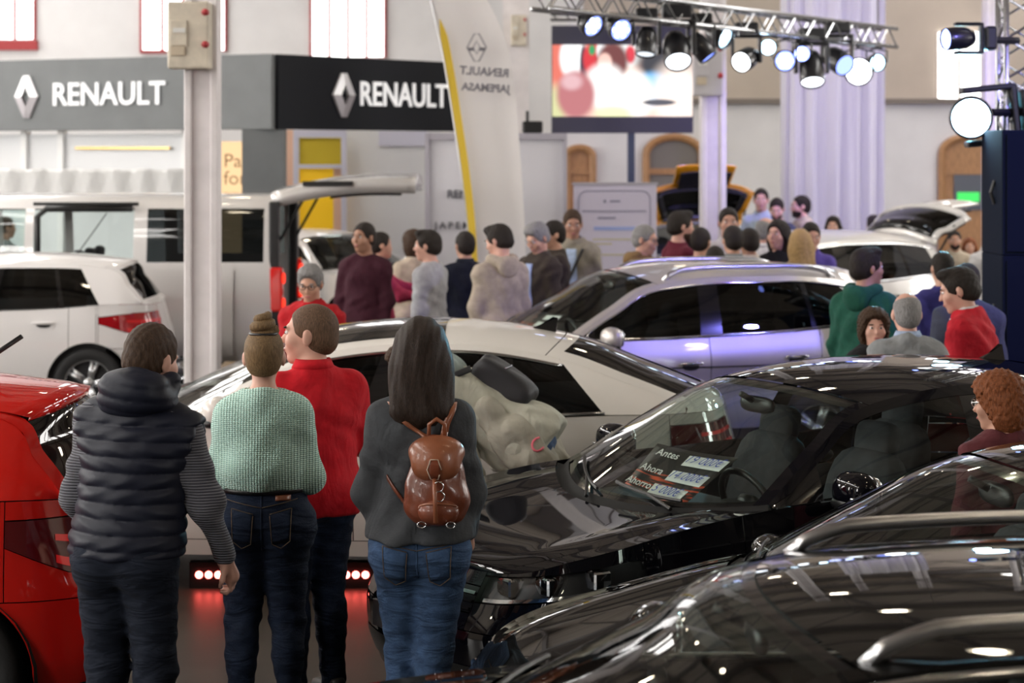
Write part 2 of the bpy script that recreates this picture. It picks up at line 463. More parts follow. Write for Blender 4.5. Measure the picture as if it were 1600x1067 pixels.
# yellow door of the stand
yd = empty('yellow_doorway', (0, 0, 0), 0, 'yellow panelled doorway in a pale frame behind the open van', 'door')
def rect(par, nm, px0, py0, px1, py1, Y, mat, th=.05, bevel=0.0):
    x0, z1 = P2W(px0, py0, Y); x1, z0 = P2W(px1, py1, Y)
    b = MB(); b.box((x0 + x1) / 2, Y + th / 2, (z0 + z1) / 2, x1 - x0, th, z1 - z0); return b.build(nm, mat, par, bevel=bevel)
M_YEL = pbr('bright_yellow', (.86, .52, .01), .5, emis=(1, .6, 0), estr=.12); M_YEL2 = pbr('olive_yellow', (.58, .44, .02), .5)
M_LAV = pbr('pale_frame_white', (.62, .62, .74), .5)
rect(yd, 'lower_panel', 467, 263, 521, 505, 28.6, M_YEL)
rect(yd, 'upper_panel', 467, 215, 533, 257, 28.6, M_YEL2)
rect(yd, 'frame_post', 458, 203, 467, 498.9, 28.55, M_LAV, .1); rect(yd, 'frame_post', 533, 203, 541, 498.9, 28.55, M_LAV, .1)
rect(yd, 'frame_rail', 458, 203, 541, 214, 28.54, M_LAV, .1); rect(yd, 'frame_rail', 467, 257, 533, 263, 28.54, M_LAV, .08)
rect(yd, 'peach_strip', 521, 263, 533, 498, 28.6, pbr('peach', (.8, .52, .38), .5))
rect(yd, 'peach_strip', 446, 203, 458, 498, 28.6, pbr('peach', (.8, .52, .38), .5))
sw = rect(None, 'stand_side_wall', 541, 203, 690, 496, 28.9, M_WHITEP, .08); tag(sw, 'plain white wall panel between yellow doorway and booth', 'wall')
tr = rect(sw, 'window_frame', 592, 205, 668, 228, 28.85, M_LAV, .04); tr.parent = sw
# white booth with print
bo = empty('display_booth', (0, 0, 0), 0, 'white display booth with dark lettering behind the feather flag', 'booth')
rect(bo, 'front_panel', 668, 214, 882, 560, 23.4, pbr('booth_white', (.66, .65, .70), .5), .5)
rect(bo, 'top_rail', 664, 208, 886, 218, 23.35, pbr('booth_rail', (.42, .40, .46), .4), .6)
rect(bo, 'corner_post', 664, 208, 670, 560, 23.34, pbr('booth_rail', (.42, .40, .46), .4), .1); rect(bo, 'corner_post', 880, 208, 886, 560, 23.34, pbr('booth_rail', (.42, .40, .46), .4), .1)
for wd, px, py, sz, sp in (('RENAULT', 698, 304, .13, 1.0), ('JAPEMASA', 679, 353, .11, 1.5)):
    xx, zz = P2W(px, py, 23.3); t = text_mesh('lettering', wd, sz, pbr('dark_print', (.06, .06, .08), .6), bo, bold=.002, extrude=.002, align='LEFT', spacing=sp); t.rotation_euler = (math.pi / 2, 0, 0); t.location = (xx, 23.37, zz)
pj = empty('projector', (*[P2W(832, 208, 23.6)[0], 23.6], P2W(832, 208, 23.6)[1]), 0, 'small black projector standing on the white booth', 'projector')
b = MB(); b.box(0, 0, .07, .24, .2, .14); b.build('body', M_TRIM if 'black_trim' in MATS else pbr('black_trim', (.012, .012, .013), .35), pj, bevel=.02)
b = MB(); b.tube([(-.06, 0, .14), (-.06, 0, .26)], .02, 8); b.build('stub', pbr('black_trim', (.012, .012, .013), .35), pj)
# roll-up banner
ru = empty('roll_up_banner', (0, 0, 0), 0, 'white roll-up banner printed with a phone outline', 'banner')
YR = 21.6
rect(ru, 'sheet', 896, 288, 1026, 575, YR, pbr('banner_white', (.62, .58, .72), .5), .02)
rect(ru, 'base', 890, 572, 1032, 582.6, YR - .1, pbr('booth_rail', (.42, .40, .46), .4), .22)
rect(ru, 'top_bar', 894, 285, 1028, 289, YR - .01, pbr('booth_rail', (.42, .40, .46), .4), .04)
M_PR = pbr('thin_print', (.25, .24, .36), .6)
b = MB(); pts = []
for cx_, cy_, a0 in ((918, 312, 180), (1002, 312, 270)):
    for q in np.linspace(0, 90, 6):
        an = math.radians(a0 + q); x_, z_ = P2W(cx_ + 14 * math.cos(an), cy_ + 14 * math.sin(an), YR); pts.append((x_, YR - .004, z_))
x_, z_ = P2W(1016, 500, YR); pts.append((x_, YR - .004, z_)); x_, z_ = P2W(904, 500, YR); pts.insert(0, (x_, YR - .004, z_))
b.tube(pts, .005, 4); b.build('phone_outline', M_PR, ru)
rect(ru, 'speaker_mark', 953, 313, 969, 316, YR - .006, M_PR, .004); rect(ru, 'camera_mark', 943, 312, 947, 317, YR - .006, M_PR, .004)
rect(ru, 'screen_line', 910, 329, 1010, 331, YR - .006, M_PR, .004)
rect(ru, 'text_line', 934, 339, 962, 342, YR - .006, M_PR, .004); rect(ru, 'blue_caption', 928, 354, 994, 360, YR - .006, pbr('blue_print', (.35, .42, .75), .6), .004)
rect(ru, 'text_line', 926, 373, 985, 375, YR - .006, pbr('yellow_print', (.55, .5, .3), .6), .004); rect(ru, 'text_line', 926, 380, 956, 382, YR - .006, pbr('yellow_print', (.55, .5, .3), .6), .004); rect(ru, 'text_line', 932, 397, 980, 399, YR - .006, pbr('yellow_print', (.55, .5, .3), .6), .004)

# ================================================================ cars
class Cur:
    """smooth curve through keys (k, a, b, ...): Hermite with limited slopes"""
    def __init__(s, keys):
        K = np.array(keys, float); s.x = K[:, 0]; s.y = K[:, 1:]
        h = np.diff(s.x); d = np.diff(s.y, axis=0) / h[:, None]
        m = np.zeros_like(s.y)
        m[0] = d[0]; m[-1] = d[-1]
        for i in range(1, len(s.x) - 1):
            w1, w2 = h[i], h[i - 1]
            m[i] = (w1 * d[i - 1] + w2 * d[i]) / (w1 + w2)
            flat = d[i - 1] * d[i] <= 0
            m[i][flat] = 0
            lim = 3 * np.minimum(abs(d[i - 1]), abs(d[i]))
            m[i] = np.clip(m[i], -lim, lim)
        s.m = m
    def __call__(s, q):
        q = np.clip(np.asarray(q, float), s.x[0], s.x[-1])
        i = np.clip(np.searchsorted(s.x, q, side='right') - 1, 0, len(s.x) - 2)
        h = (s.x[i + 1] - s.x[i]); t = (q - s.x[i]) / h
        h = h[..., None]; t = t[..., None]
        r = ((1 + 2 * t) * (1 - t) ** 2) * s.y[i] + t * (1 - t) ** 2 * h * s.m[i] + t * t * (3 - 2 * t) * s.y[i + 1] + t * t * (t - 1) * h * s.m[i + 1]
        return r[..., 0] if r.shape[-1] == 1 else r

class CR2:
    """chord-length Catmull-Rom through points"""
    def __init__(s, pts):
        P = np.array(pts, float); c = np.r_[0, np.cumsum(np.linalg.norm(np.diff(P, axis=0), axis=1) ** .7)]
        s.t = c / c[-1]; s.P = P
        m = np.zeros_like(P); h = np.diff(s.t)[:, None]; d = np.diff(P, axis=0) / h
        m[0] = d[0]; m[-1] = d[-1]
        m[1:-1] = (h[1:] * d[:-1] + h[:-1] * d[1:]) / (h[1:] + h[:-1])
        s.m = m
    def __call__(s, q):
        q = np.clip(np.asarray(q, float), 0, 1)
        i = np.clip(np.searchsorted(s.t, q, side='right') - 1, 0, len(s.t) - 2)
        h = (s.t[i + 1] - s.t[i]); t = ((q - s.t[i]) / h)[..., None]; h = h[..., None]
        return ((1 + 2 * t) * (1 - t) ** 2) * s.P[i] + t * (1 - t) ** 2 * h * s.m[i] + t * t * (3 - 2 * t) * s.P[i + 1] + t * t * (t - 1) * h * s.m[i + 1]

M_TRIM = pbr('black_trim', (.012, .012, .013), .35)
M_GLOSSBLK = pbr('gloss_black_trim', (.006, .006, .007), .12, coat=.6)
M_RUBBER = pbr('tyre_rubber', (.012, .012, .013), .75, bump=.2)
M_ALLOY = pbr('alloy_rim', (.55, .56, .58), .25, .9)
M_CHROME = pbr('chrome', (.82, .83, .85), .08, 1.0)
M_SATIN = pbr('satin_silver', (.62, .62, .64), .28, 1.0)
M_INNER = pbr('cabin_dark', (.018, .018, .020), .7)
M_SEAT = pbr('seat_cloth', (.035, .035, .04), .85, noise=.3)
M_SEATL = pbr('seat_cloth_grey', (.16, .16, .165), .85, noise=.2)
M_LINER = pbr('wheel_well_liner', (.006, .006, .006), .9)
M_GLASS = glass('car_glass', (.72, .80, .78), 1.0)
M_GLASSD = glass('tinted_car_glass', (.055, .06, .065), 1.0)
M_WIND = glass('windscreen_glass', (.80, .88, .84), 1.0)
M_LENS = glass('clear_lamp_lens', (.85, .88, .9), 1.1)
M_REDL = pbr('red_lamp_lens', (.42, .006, .01), .12, coat=1.0, emis=(1, .02, .02), estr=.12)
M_REDD = pbr('dark_red_lamp_lens', (.10, .004, .006), .1, coat=1.0)
M_REDLIT = emit('lit_red_lamp', (1.0, .04, .02), 1.6)
M_PLATE = pbr('plate_blank', (.10, .10, .11), .35)

def wheel_mesh(kind=5):
    key = f'wheel{kind}'
    if key in MATS: return MATS[key]
    R = .315
    b = MB()
    prof = [(.205, .085), (.215, .098), (.25, .105), (.285, .100), (.305, .085), (.315, .05), (.315, -.05), (.305, -.085), (.285, -.1), (.25, -.105), (.21, -.09)]
    b.lathe(prof, 48, 'y')
    ty = bpy.data.meshes.new('tyre'); ty.from_pydata(b.V, [], b.F)
    r = MB()
    r.lathe([(.212, -.09), (.2, -.085), (.19, -.06), (.188, .05), (.2, .082), (.214, .09), (.216, .084)], 48, 'y')
    for k in range(kind):
        a = 2 * math.pi * k / kind
        for off in (-.13, .13):
            c0, s0 = math.cos(a), math.sin(a)
            p0 = Vector((.03 * c0, 0, .03 * s0)); a1 = a + off
            p1 = Vector((.196 * math.cos(a1), 0, .196 * math.sin(a1)))
            d = (p1 - p0).normalized(); n = Vector((-d.z, 0, d.x))
            w0, w1 = .026, .016
            V = []
            for (p, w, yo) in ((p0, w0, -.055), (p1, w1, -.075)):
                V += [p + n * w + Vector((0, yo, 0)), p - n * w + Vector((0, yo, 0)), p - n * w * .8 + Vector((0, yo + .03, 0)), p + n * w * .8 + Vector((0, yo + .03, 0))]
            r.add(V, [(0, 1, 5, 4), (1, 2, 6, 5), (2, 3, 7, 6), (3, 0, 4, 7), (0, 3, 2, 1), (4, 5, 6, 7)])
    r.lathe([(0.0, -.07), (.03, -.068), (.05, -.055), (.055, -.02)], 20, 'y')
    rm = bpy.data.meshes.new('rim'); rm.from_pydata([tuple(v) for v in r.V], [], r.F)
    dk = MB(); dk.lathe([(0, .0), (.15, 0), (.15, .02), (.185, .03), (.188, .09)], 32, 'y')
    dm = bpy.data.meshes.new('brake_disc'); dm.from_pydata(dk.V, [], dk.F)
    for me, mt in ((ty, M_RUBBER), (rm, M_ALLOY), (dm, M_TRIM)):
        bm = bmesh.new(); bm.from_mesh(me); bmesh.ops.recalc_face_normals(bm, faces=bm.faces); bm.to_mesh(me); bm.free()
        me.materials.append(mt); me.polygons.foreach_set('use_smooth', [True] * len(me.polygons))
    MATS[key] = (ty, rm, dm)
    return MATS[key]

SEAT_MESH = {}
def seat_meshes(mat):
    if mat.name in SEAT_MESH: return SEAT_MESH[mat.name]
    out = []
    for nm, c, r, R in (('seat', (.0, 0, .36), (.25, .25, .09), None), ('backrest', (.27, 0, .70), (.09, .24, .33), Matrix.Rotation(.28, 3, 'Y')), ('headrest', (.38, 0, 1.06), (.05, .13, .09), Matrix.Rotation(.2, 3, 'Y'))):
        b = MB(); b.ball(c, r, 16, 10, 3.6, R)
        me = bpy.data.meshes.new(nm); me.from_pydata([tuple(v) for v in b.V], [], b.F); me.materials.append(mat)
        me.polygons.foreach_set('use_smooth', [True] * len(me.polygons)); out.append((nm, me))
    SEAT_MESH[mat.name] = out
    return out

class Car:
    def __init__(c, S, name, loc, rz, label, mat, group=None, scale=1.0):
        c.S = S; c.mat = mat
        c.root = empty(name, (loc[0], loc[1], 0), rz, label, 'car', group)
        c.O = CR2(S['outline'])
        tt = np.linspace(0, 1, 2001); c.tt = tt; c.ot = c.O(tt)
        # monotone x table
        c.xt = np.maximum.accumulate(c.ot[:, 0])
        c.ztop = Cur(S['shoulder'])
        c.zlow = S.get('zlow', .2)
        fr = [0, .25, .5, .75, 1]
        c.ins = [Cur(list(zip(fr, S[k]))) for k in ('ins_front', 'ins_side', 'ins_rear')]
        c.L = S['outline'][-1][0]
        c.zs = Cur(S['sill'])
        c.arch = S['arch']      # list of (xw, R)
        c.cen = Cur(S['center']); c.edge = Cur(S['edge'])   # u -> x,z / u -> x,y,z
        uu = np.linspace(0, 3, 1501); c.uu = uu; c.eu = c.edge(uu)
        c.hc = Cur(S['hood_center'])
        sh = c.side(tt, c.ztop(c.ot[:, 0])); c.sh = sh
        c.W = S['outline'][len(S['outline']) // 2][1]
    def tx(c, x): return float(np.interp(x, c.xt + np.arange(len(c.xt)) * 1e-9, c.tt))
    def tyf(c, y):
        h = len(c.tt) // 3; return float(np.interp(y, np.maximum.accumulate(c.ot[:h, 1]), c.tt[:h]))
    def tyr(c, y):
        h = 2 * len(c.tt) // 3
        yy = c.ot[h:, 1][::-1]; return float(np.interp(y, np.maximum.accumulate(yy), c.tt[h:][::-1]))
    def side(c, t, z):
        t = np.asarray(t, float); z = np.asarray(z, float)
        p = c.O(t); q0 = c.O(np.clip(t - 1e-3, 0, 1)); q1 = c.O(np.clip(t + 1e-3, 0, 1))
        d = q1 - q0; nl = np.linalg.norm(d, axis=-1, keepdims=True) + 1e-12
        n = np.stack([-d[..., 1], d[..., 0]], -1) / nl       # outward (left normal of path nose->side is -x at nose, +y at side)
        x = p[..., 0]
        f = np.clip((z - c.zlow) / (c.ztop(x) - c.zlow), 0, 1)
        sm = lambda a: np.clip(a, 0, 1) ** 2 * (3 - 2 * np.clip(a, 0, 1))
        wf = 1 - sm(x / .55); wr = sm((x - (c.L - .5)) / .45)
        ins = c.ins[0](f) * wf + c.ins[2](f) * wr + c.ins[1](f) * np.clip(1 - wf - wr, 0, 1)
        return np.stack([p[..., 0] - n[..., 0] * ins, p[..., 1] - n[..., 1] * ins, z], -1)
    def zbot(c, x):
        z = c.zs(x)
        for xw, R in c.arch:
            q = R * R - (x - xw) ** 2
            z = np.where(q > 0, np.maximum(z, .315 + np.sqrt(np.maximum(q, 0))), z)
        return z
    def zres(c, zz, x):
        if zz == 'bot': return c.zbot(x)
        if zz == 'top': return c.ztop(x)
        if callable(zz): return zz(x)
        return np.full_like(x, zz)
    def sblock(c, name, t0, t1, z0, z1, mat, parent=None, both=True, center=False, nz=10, off=0.0, gap=.0022):
        """patch of the body side between outline parameters and heights"""
        n = max(6, int((t1 - t0) * 170))
        ts = np.linspace(t0 + (gap if t0 > 0 else 0) / 5, t1 - (gap if t1 < 1 else 0) / 5, n)
        ex = []
        for xw, R in c.arch:
            for a in np.linspace(0, math.pi, 25):
                q = c.tx(xw - R * math.cos(a) * .9999)
                if ts[0] < q < ts[-1]: ex.append(q)
        ts = np.unique(np.r_[ts, ex])
        x = c.O(ts)[:, 0]
        a = c.zres(z0, x) + gap; b = c.zres(z1, x) - gap
        if z0 != 'bot': a = np.maximum(a, c.zbot(x))
        b = np.maximum(b, a)
        v = np.linspace(0, 1, nz)
        Z = a[:, None] + (b - a)[:, None] * v[None]
        P = c.side(np.repeat(ts[:, None], nz, 1), Z)
        if off:
            e = 1e-3
            P2 = c.side(np.clip(np.repeat(ts[:, None], nz, 1) + e, 0, 1), Z)
            P3 = c.side(np.clip(np.repeat(ts[:, None], nz, 1) - e, 0, 1), Z)
            d = P2 - P3; nn = np.stack([-d[..., 1], d[..., 0], 0 * d[..., 0]], -1); nn /= np.linalg.norm(nn, axis=-1, keepdims=True) + 1e-9
            P = P + nn * off
        return c.emit_sym(name, P, mat, parent, both, center)
    def emit_sym(c, name, P, mat, parent=None, both=True, center=False):
        par = parent or c.root
        Q = P.copy(); Q[..., 1] *= -1
        if center:
            n, m = P.shape[:2]; V = []; Fc = []
            for G in (P, Q):
                b = len(V); V += G.reshape(-1, 3).tolist()
                Fc += [(b + i * m + j, b + i * m + j + 1, b + (i + 1) * m + j + 1, b + (i + 1) * m + j) for i in range(n - 1) for j in range(m - 1)]
            return [mesh_from(name, V, Fc, mat, par, True, True, 1e-4)]
        r = [grid_mesh(name, Q, mat, par)]           # near (camera) side first
        if both: r.append(grid_mesh(name, P, mat, par))
        return r
    def top(c, u, s):
        u = np.asarray(u, float); s = np.asarray(s, float)
        C = c.cen(u); E = c.edge(u); p = c.S.get('crown', 2.4)
        k = 1 - np.abs(s) ** 2; kz = 1 - np.abs(s) ** p
        return np.stack([E[..., 0] + (C[..., 0] - E[..., 0]) * k, E[..., 1] * s, E[..., 2] + (C[..., 1] - E[..., 2]) * kz], -1)
    def tblock(c, name, u0, u1, s0, s1, mat, parent=None, nu=16, ns=17, off=0.0):
        U, Sg = np.meshgrid(np.linspace(u0, u1, nu), np.linspace(s0, s1, ns), indexing='ij')
        P = c.top(U, Sg)
        if off: P[..., 2] += off
        return grid_mesh(name, P, mat, parent or c.root)
    def cant(c, x):
        return np.stack([np.interp(x, c.eu[:, 0], c.eu[:, k]) for k in range(3)], -1)
    def belt(c, x):
        sx = np.maximum.accumulate(c.sh[:, 0]) + np.arange(len(c.sh)) * 1e-9
        P = np.stack([np.interp(x, sx, c.sh[:, k]) for k in range(3)], -1)
        P[..., 1] -= .012
        return P
    def gpoint(c, xb, xt, v, bulge=.035):
        A = c.belt(xb); B = c.cant(xt)
        h = np.linalg.norm(B - A, axis=-1)
        P = A + (B - A) * v[..., None]
        P[..., 1] += bulge * np.clip(h / .4, 0, 1) * 4 * v * (1 - v) * .6
        return P, h
    def gblock(c, name, xb0, xt0, xb1, xt1, mat, lo=0.0, hi=0.0, parent=None, both=True, n=16, m=7, rng='mid'):
        """side-glass patch between two slanted columns; lo/hi: metres kept for frame strips"""
        q = np.linspace(0, 1, n)[:, None]; w = np.linspace(0, 1, m)[None]
        xb = xb0 + (xb1 - xb0) * q + 0 * w; xt = xt0 + (xt1 - xt0) * q + 0 * w
        A = c.belt(xb); B = c.cant(xt); h = np.linalg.norm(B - A, axis=-1)
        l = np.minimum(lo / np.maximum(h, 1e-4), .45); u = 1 - np.minimum(hi / np.maximum(h, 1e-4), .45)
        if rng == 'mid': v = l + (u - l) * w
        elif rng == 'lo': v = l * w
        else: v = u + (1 - u) * w
        P, _ = c.gpoint(xb, xt, v)
        if rng == 'mid': P[..., 1] -= .004
        return c.emit_sym(name, P, mat, parent, both)

    # ------------------------------------------------------------ assembling
    def build(c):
        S = c.S; m = c.mat; R = c.root
        wl = S['wheels']
        tF = lambda y: c.tyf(y); X = c.tx
        lampf = S['lamp_f']   # x_end, y_start, z0, z1 functions
        fd0, fd1, rd1 = S['doors']
        # front end
        tl0 = tF(lampf['y0']); tl1 = X(lampf['x1'])
        fx0 = S['bumper_x']
        tb = X(fx0)
        g0, g1 = S['grille']
        c.sblock('front_bumper', 0, tb, 'bot', S['bump_z'], m, center=True, nz=12)
        c.sblock('lower_grille', 0, tF(.52), .24, .36, M_TRIM, center=True, nz=4, off=.004)
        c.sblock('bumper_upper', 0, tl0, S['bump_z'], g0, m, center=True, nz=4)
        gr = c.sblock('grille', 0, tl0, g0, g1, M_GLOSSBLK, center=True, nz=6)[0]
        for k in range(3):
            zz = g0 + (g1 - g0) * (k + .7) / 3.4
            c.sblock('grille_slat', 0, tl0 * .98, zz - .008, zz + .004, M_GLOSSBLK if k < 2 else M_CHROME, gr, center=True, nz=3, off=.010, gap=0)
        c.sblock('nose_panel', 0, tl0, g1, 'top', m, center=True, nz=4)
        c.sblock('lamp_surround', tl0, tl1, S['bump_z'], lampf['z0'], m, nz=4)
        c.sblock('fender_cap', tl0, tl1, lampf['z1'], 'top', m, nz=4)
        hl = c.sblock('headlight', tl0, tl1, lampf['z0'], lampf['z1'], M_LENS, nz=7, off=.002)
        for k, h in enumerate(hl):
            sg = -1 if k == 0 else 1
            for nm, off, mt, a0, a1, b0, b1 in (('lamp_housing', -.05, M_TRIM, 0, 1, 0, 1), ('daylight_strip', -.012, M_CHROME, .05, .97, .02, .16)):
                tsv = np.linspace(tl0 + (tl1 - tl0) * a0, tl0 + (tl1 - tl0) * a1, 14); xx = c.O(tsv)[:, 0]
                za = lampf['z0'](xx); zb = lampf['z1'](xx); vv = np.linspace(b0, b1, 5)
                P = c.side(np.repeat(tsv[:, None], 5, 1), za[:, None] + (zb - za)[:, None] * vv[None])
                P[..., 0] += -off * .9; P[..., 1] += off * .5
                P[..., 1] *= sg
                grid_mesh(nm, P, mt, h)
            for q in (.2, .46, .72):
                tq = tl0 + (tl1 - tl0) * q; xq = float(c.O(np.array([tq]))[0, 0])
                zc = float(lampf['z0'](np.array([xq]))[0] * .45 + lampf['z1'](np.array([xq]))[0] * .55)
                p = c.side(np.array([tq]), np.array([zc]))[0]
                b = MB(); b.ball((p[0] + .055, sg * (p[1] - .035), zc), (.045, .055, .042), 12, 8, 6)
                b.build('reflector', M_CHROME, h, False)
        # sides
        for xw, Rr in c.arch: pass
        c.sblock('front_fender', tl1, X(fd0), lambda x: c.zbot(x) if True else x, 'top', m, nz=14) if tb <= tl1 else None
        if tb > tl1:
            c.sblock('front_fender', tl1, tb, S['bump_z'], 'top', m, nz=10)
            c.sblock('front_fender', tb, X(fd0), 'bot', 'top', m, nz=14)
        dz = S.get('door_z', .30)
        fd = c.sblock('front_door', X(fd0), X(fd1), dz, 'top', m, nz=20)
        rd = c.sblock('rear_door', X(fd1), X(rd1), dz, 'top', m, nz=20)
        c.sblock('sill', X(fd0), X(rd1), 'bot', dz, S.get('sill_mat', m), nz=5)
        rb = S['rbumper_x']
        tr = S['lamp_r']; tr0 = X(tr['x0']); tr1 = c.tyr(tr['y1'])
        c.sblock('rear_quarter', X(rd1), X(rb), 'bot', 'top', m, nz=18)
        zb2 = S['rbump_z']
        if X(rb) < tr0: c.sblock('rear_corner', X(rb), tr0, zb2, 'top', m, nz=8)
        c.sblock('rear_bumper', X(rb), 1, 'bot', zb2, m, center=True, nz=14)
        c.sblock('rear_valance', c.tyr(.6), 1, 'bot', .36, M_TRIM, center=True, nz=3, off=.004)
        c.sblock('under_lamp', max(tr0, X(rb)), tr1, zb2, tr['z0'], m, nz=4)
        c.sblock('over_lamp', max(tr0, X(rb)), tr1, tr['z1'], 'top', m, nz=4)
        tls = c.sblock('tail_light', max(tr0, X(rb)), tr1, tr['z0'], tr['z1'], tr['mat'], nz=8, off=.006)
        for k, h in enumerate(tls):
            sg = -1 if k == 0 else 1
            for b0, b1, mt in ((.1, .26, tr['mat2']), (.55, .68, tr['mat2'])):
                tsv = np.linspace(max(tr0, X(rb)) * .7 + tr1 * .3, tr1, 12); xx = c.O(tsv)[:, 0]
                za = tr['z0'](xx); zb = tr['z1'](xx); vv = np.linspace(b0, b1, 3)
                P = c.side(np.repeat(tsv[:, None], 3, 1), za[:, None] + (zb - za)[:, None] * vv[None])
                P[..., 0] += .011; P[..., 1] += .006; P[..., 1] *= sg
                grid_mesh('lamp_strip', P, mt, h)
        # hood
        te = X(1e9) if False else float(np.interp(S['cowl'][1], np.maximum.accumulate(c.sh[:, 0]) + np.arange(len(c.sh)) * 1e-9, c.tt))
        xcw, xce = S['cowl']
        def hood(t, s):
            x0 = np.interp(t, c.tt, c.sh[:, 0]); ye = np.interp(t, c.tt, c.sh[:, 1]); ze = np.interp(t, c.tt, c.sh[:, 2])
            x = x0 + (x0 / xce) ** 2 * (xcw - xce) * (1 - s * s)
            zc = c.hc(x)
            cr = S.get('crease', 0.0) * np.exp(-((np.abs(s) - .72) / .10) ** 2) * np.clip((x0 - .15) / .6, 0, 1)
            return np.stack([x, ye * s, ze + (zc - ze) * (1 - np.abs(s) ** 2.6) + cr], -1)
        tsv = np.linspace(0, 1, 40) ** 1.2 * te
        hs = S.get('hood_s', .86)
        T, Q = np.meshgrid(tsv, np.linspace(-hs, hs, 31), indexing='ij')
        c.hoodf = hood
        grid_mesh('hood', hood(T, Q), m, R)
        T, Q = np.meshgrid(tsv, np.linspace(hs + .006, 1, 7), indexing='ij')
        c.emit_sym('fender_top', hood(T, Q), m)
        # cowl strip and scuttle
        sv = np.linspace(-1, 1, 21)
        A = hood(np.full(21, te), sv); B = c.top(np.full(21, 0.0), sv)
        A = A + np.array([0, 0, -.012]); Mid = (A + B) / 2 + np.array([0, 0, -.02])
        grid_mesh('cowl', np.stack([A, Mid, B]), M_LINER, R)
        # glasshouse
        gs = S.get('ws_s', .93)
        c.tblock('windscreen', .03, .97, -gs, gs, S.get('ws_mat', M_WIND), nu=14, ns=25)
        c.tblock('windscreen_band', .93, 1.0, -gs, gs, M_GLOSSBLK, nu=3, ns=21, off=-.006)
        c.tblock('windscreen_foot', 0, .05, -gs, gs, M_GLOSSBLK, nu=3, ns=21, off=-.006)
        U, Sg = np.meshgrid(np.linspace(0, 1.0, 14), np.linspace(gs, 1, 4), indexing='ij')
        c.emit_sym('a_pillar', c.top(U, Sg), S.get('a_mat', m))
        c.tblock('roof', 1.003, 1.985, -1, 1, S.get('roof_mat', m), nu=30, ns=29)
        if S.get('pano'):
            c.tblock('glass_roof', S['pano'][0], S['pano'][1], -.86, .86, M_GLOSSBLK, nu=16, ns=25, off=.003)
        rp = R
        if S.get('gate_open') is not None:
            ang = S['gate_open']
            hg = c.top(np.array([2.0]), np.array([0.0]))[0]
            rp = bpy.data.objects.new('tailgate', None); COL.objects.link(rp); rp.parent = R
            c.gate = rp
        rs = S.get('rw_s', .88)
        gp = []
        gp.append(c.tblock('rear_window', 2.05, 2.93, -rs, rs, S.get('rw_mat', M_GLASSD), rp, nu=14, ns=19))
        gp.append(c.tblock('gate_top', 1.99, 2.05, -1, 1, S.get('gate_mat', m), rp, nu=4, ns=19))
        gp.append(c.tblock('gate_foot', 2.93, 3.0, -1, 1, S.get('gate_mat', m), rp, nu=3, ns=19))
        U, Sg = np.meshgrid(np.linspace(2.05, 2.93, 12), np.linspace(rs, 1, 4), indexing='ij')
        gp += c.emit_sym('d_pillar', c.top(U, Sg), S.get('d_mat', m), rp)
        # tail shelf between rear glass foot and shoulder, and the tailgate panel
        tD = float(np.interp(c.edge(np.array([3.0]))[0, 0], np.maximum.accumulate(c.sh[:, 0]) + np.arange(len(c.sh)) * 1e-9, c.tt))
        A = c.top(np.full(21, 3.0), sv)
        tv = 1 - (1 - tD) * np.abs(sv)
        B = np.stack([np.interp(tv, c.tt, c.sh[:, k]) for k in range(3)], -1); B[:, 1] *= np.sign(sv)
        gp.append(grid_mesh('tail_shelf', np.stack([A, A * .5 + B * .5 + np.array([.01, 0, .006]), B]), S.get('gate_mat', m), rp))
        gp += c.sblock('tailgate_panel', tr1, 1, zb2, 'top', S.get('gate_mat', m), rp, center=True, nz=10)
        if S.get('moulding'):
            c.sblock('dark_side_line', X(fd0), X(rd1), S['moulding'][0], S['moulding'][1], M_TRIM, nz=3, off=.008)  # thin dark line along both doors, just proud of the panels
        if S.get('gate_open') is not None:
            for o in list(gp):
                q = o.copy(); q.data = o.data.copy(); q.name = 'gate_lining'; COL.objects.link(q); q.data.materials.clear(); q.data.materials.append(M_TRIM)
                pc = c.top(np.array([2.6]), np.array([0.0]))[0]; pm_ = Vector((pc[0], 0, pc[2] - .1))
                q.data.transform(Matrix.Translation((-.05, 0, -.04)) @ Matrix.Translation(pm_) @ Matrix.Diagonal((.84, .86, .84, 1)) @ Matrix.Translation(-pm_))
                if not o.name.startswith('rear_window'): gp.append(q)
                else: bpy.data.objects.remove(q)
            Mx = Matrix.Translation(hg) @ Matrix.Rotation(-S['gate_open'], 4, 'Y') @ Matrix.Translation(-Vector(hg))
            for o in gp:
                o.data.transform(Mx)
                md = o.modifiers.new('solid', 'SOLIDIFY'); md.thickness = .02; md.offset = -1
            b = MB()
            for sg in (-1, 1):
                E2 = c.top(np.array([2.1]), np.array([.95 * sg]))[0]; Q = Mx @ Vector(c.top(np.array([2.6]), np.array([.95 * sg]))[0])
                b.tube([Vector(E2) + Vector((.02, 0, -.25)), Q], .012, 6)
            b.build('gas_strut', M_TRIM, rp)
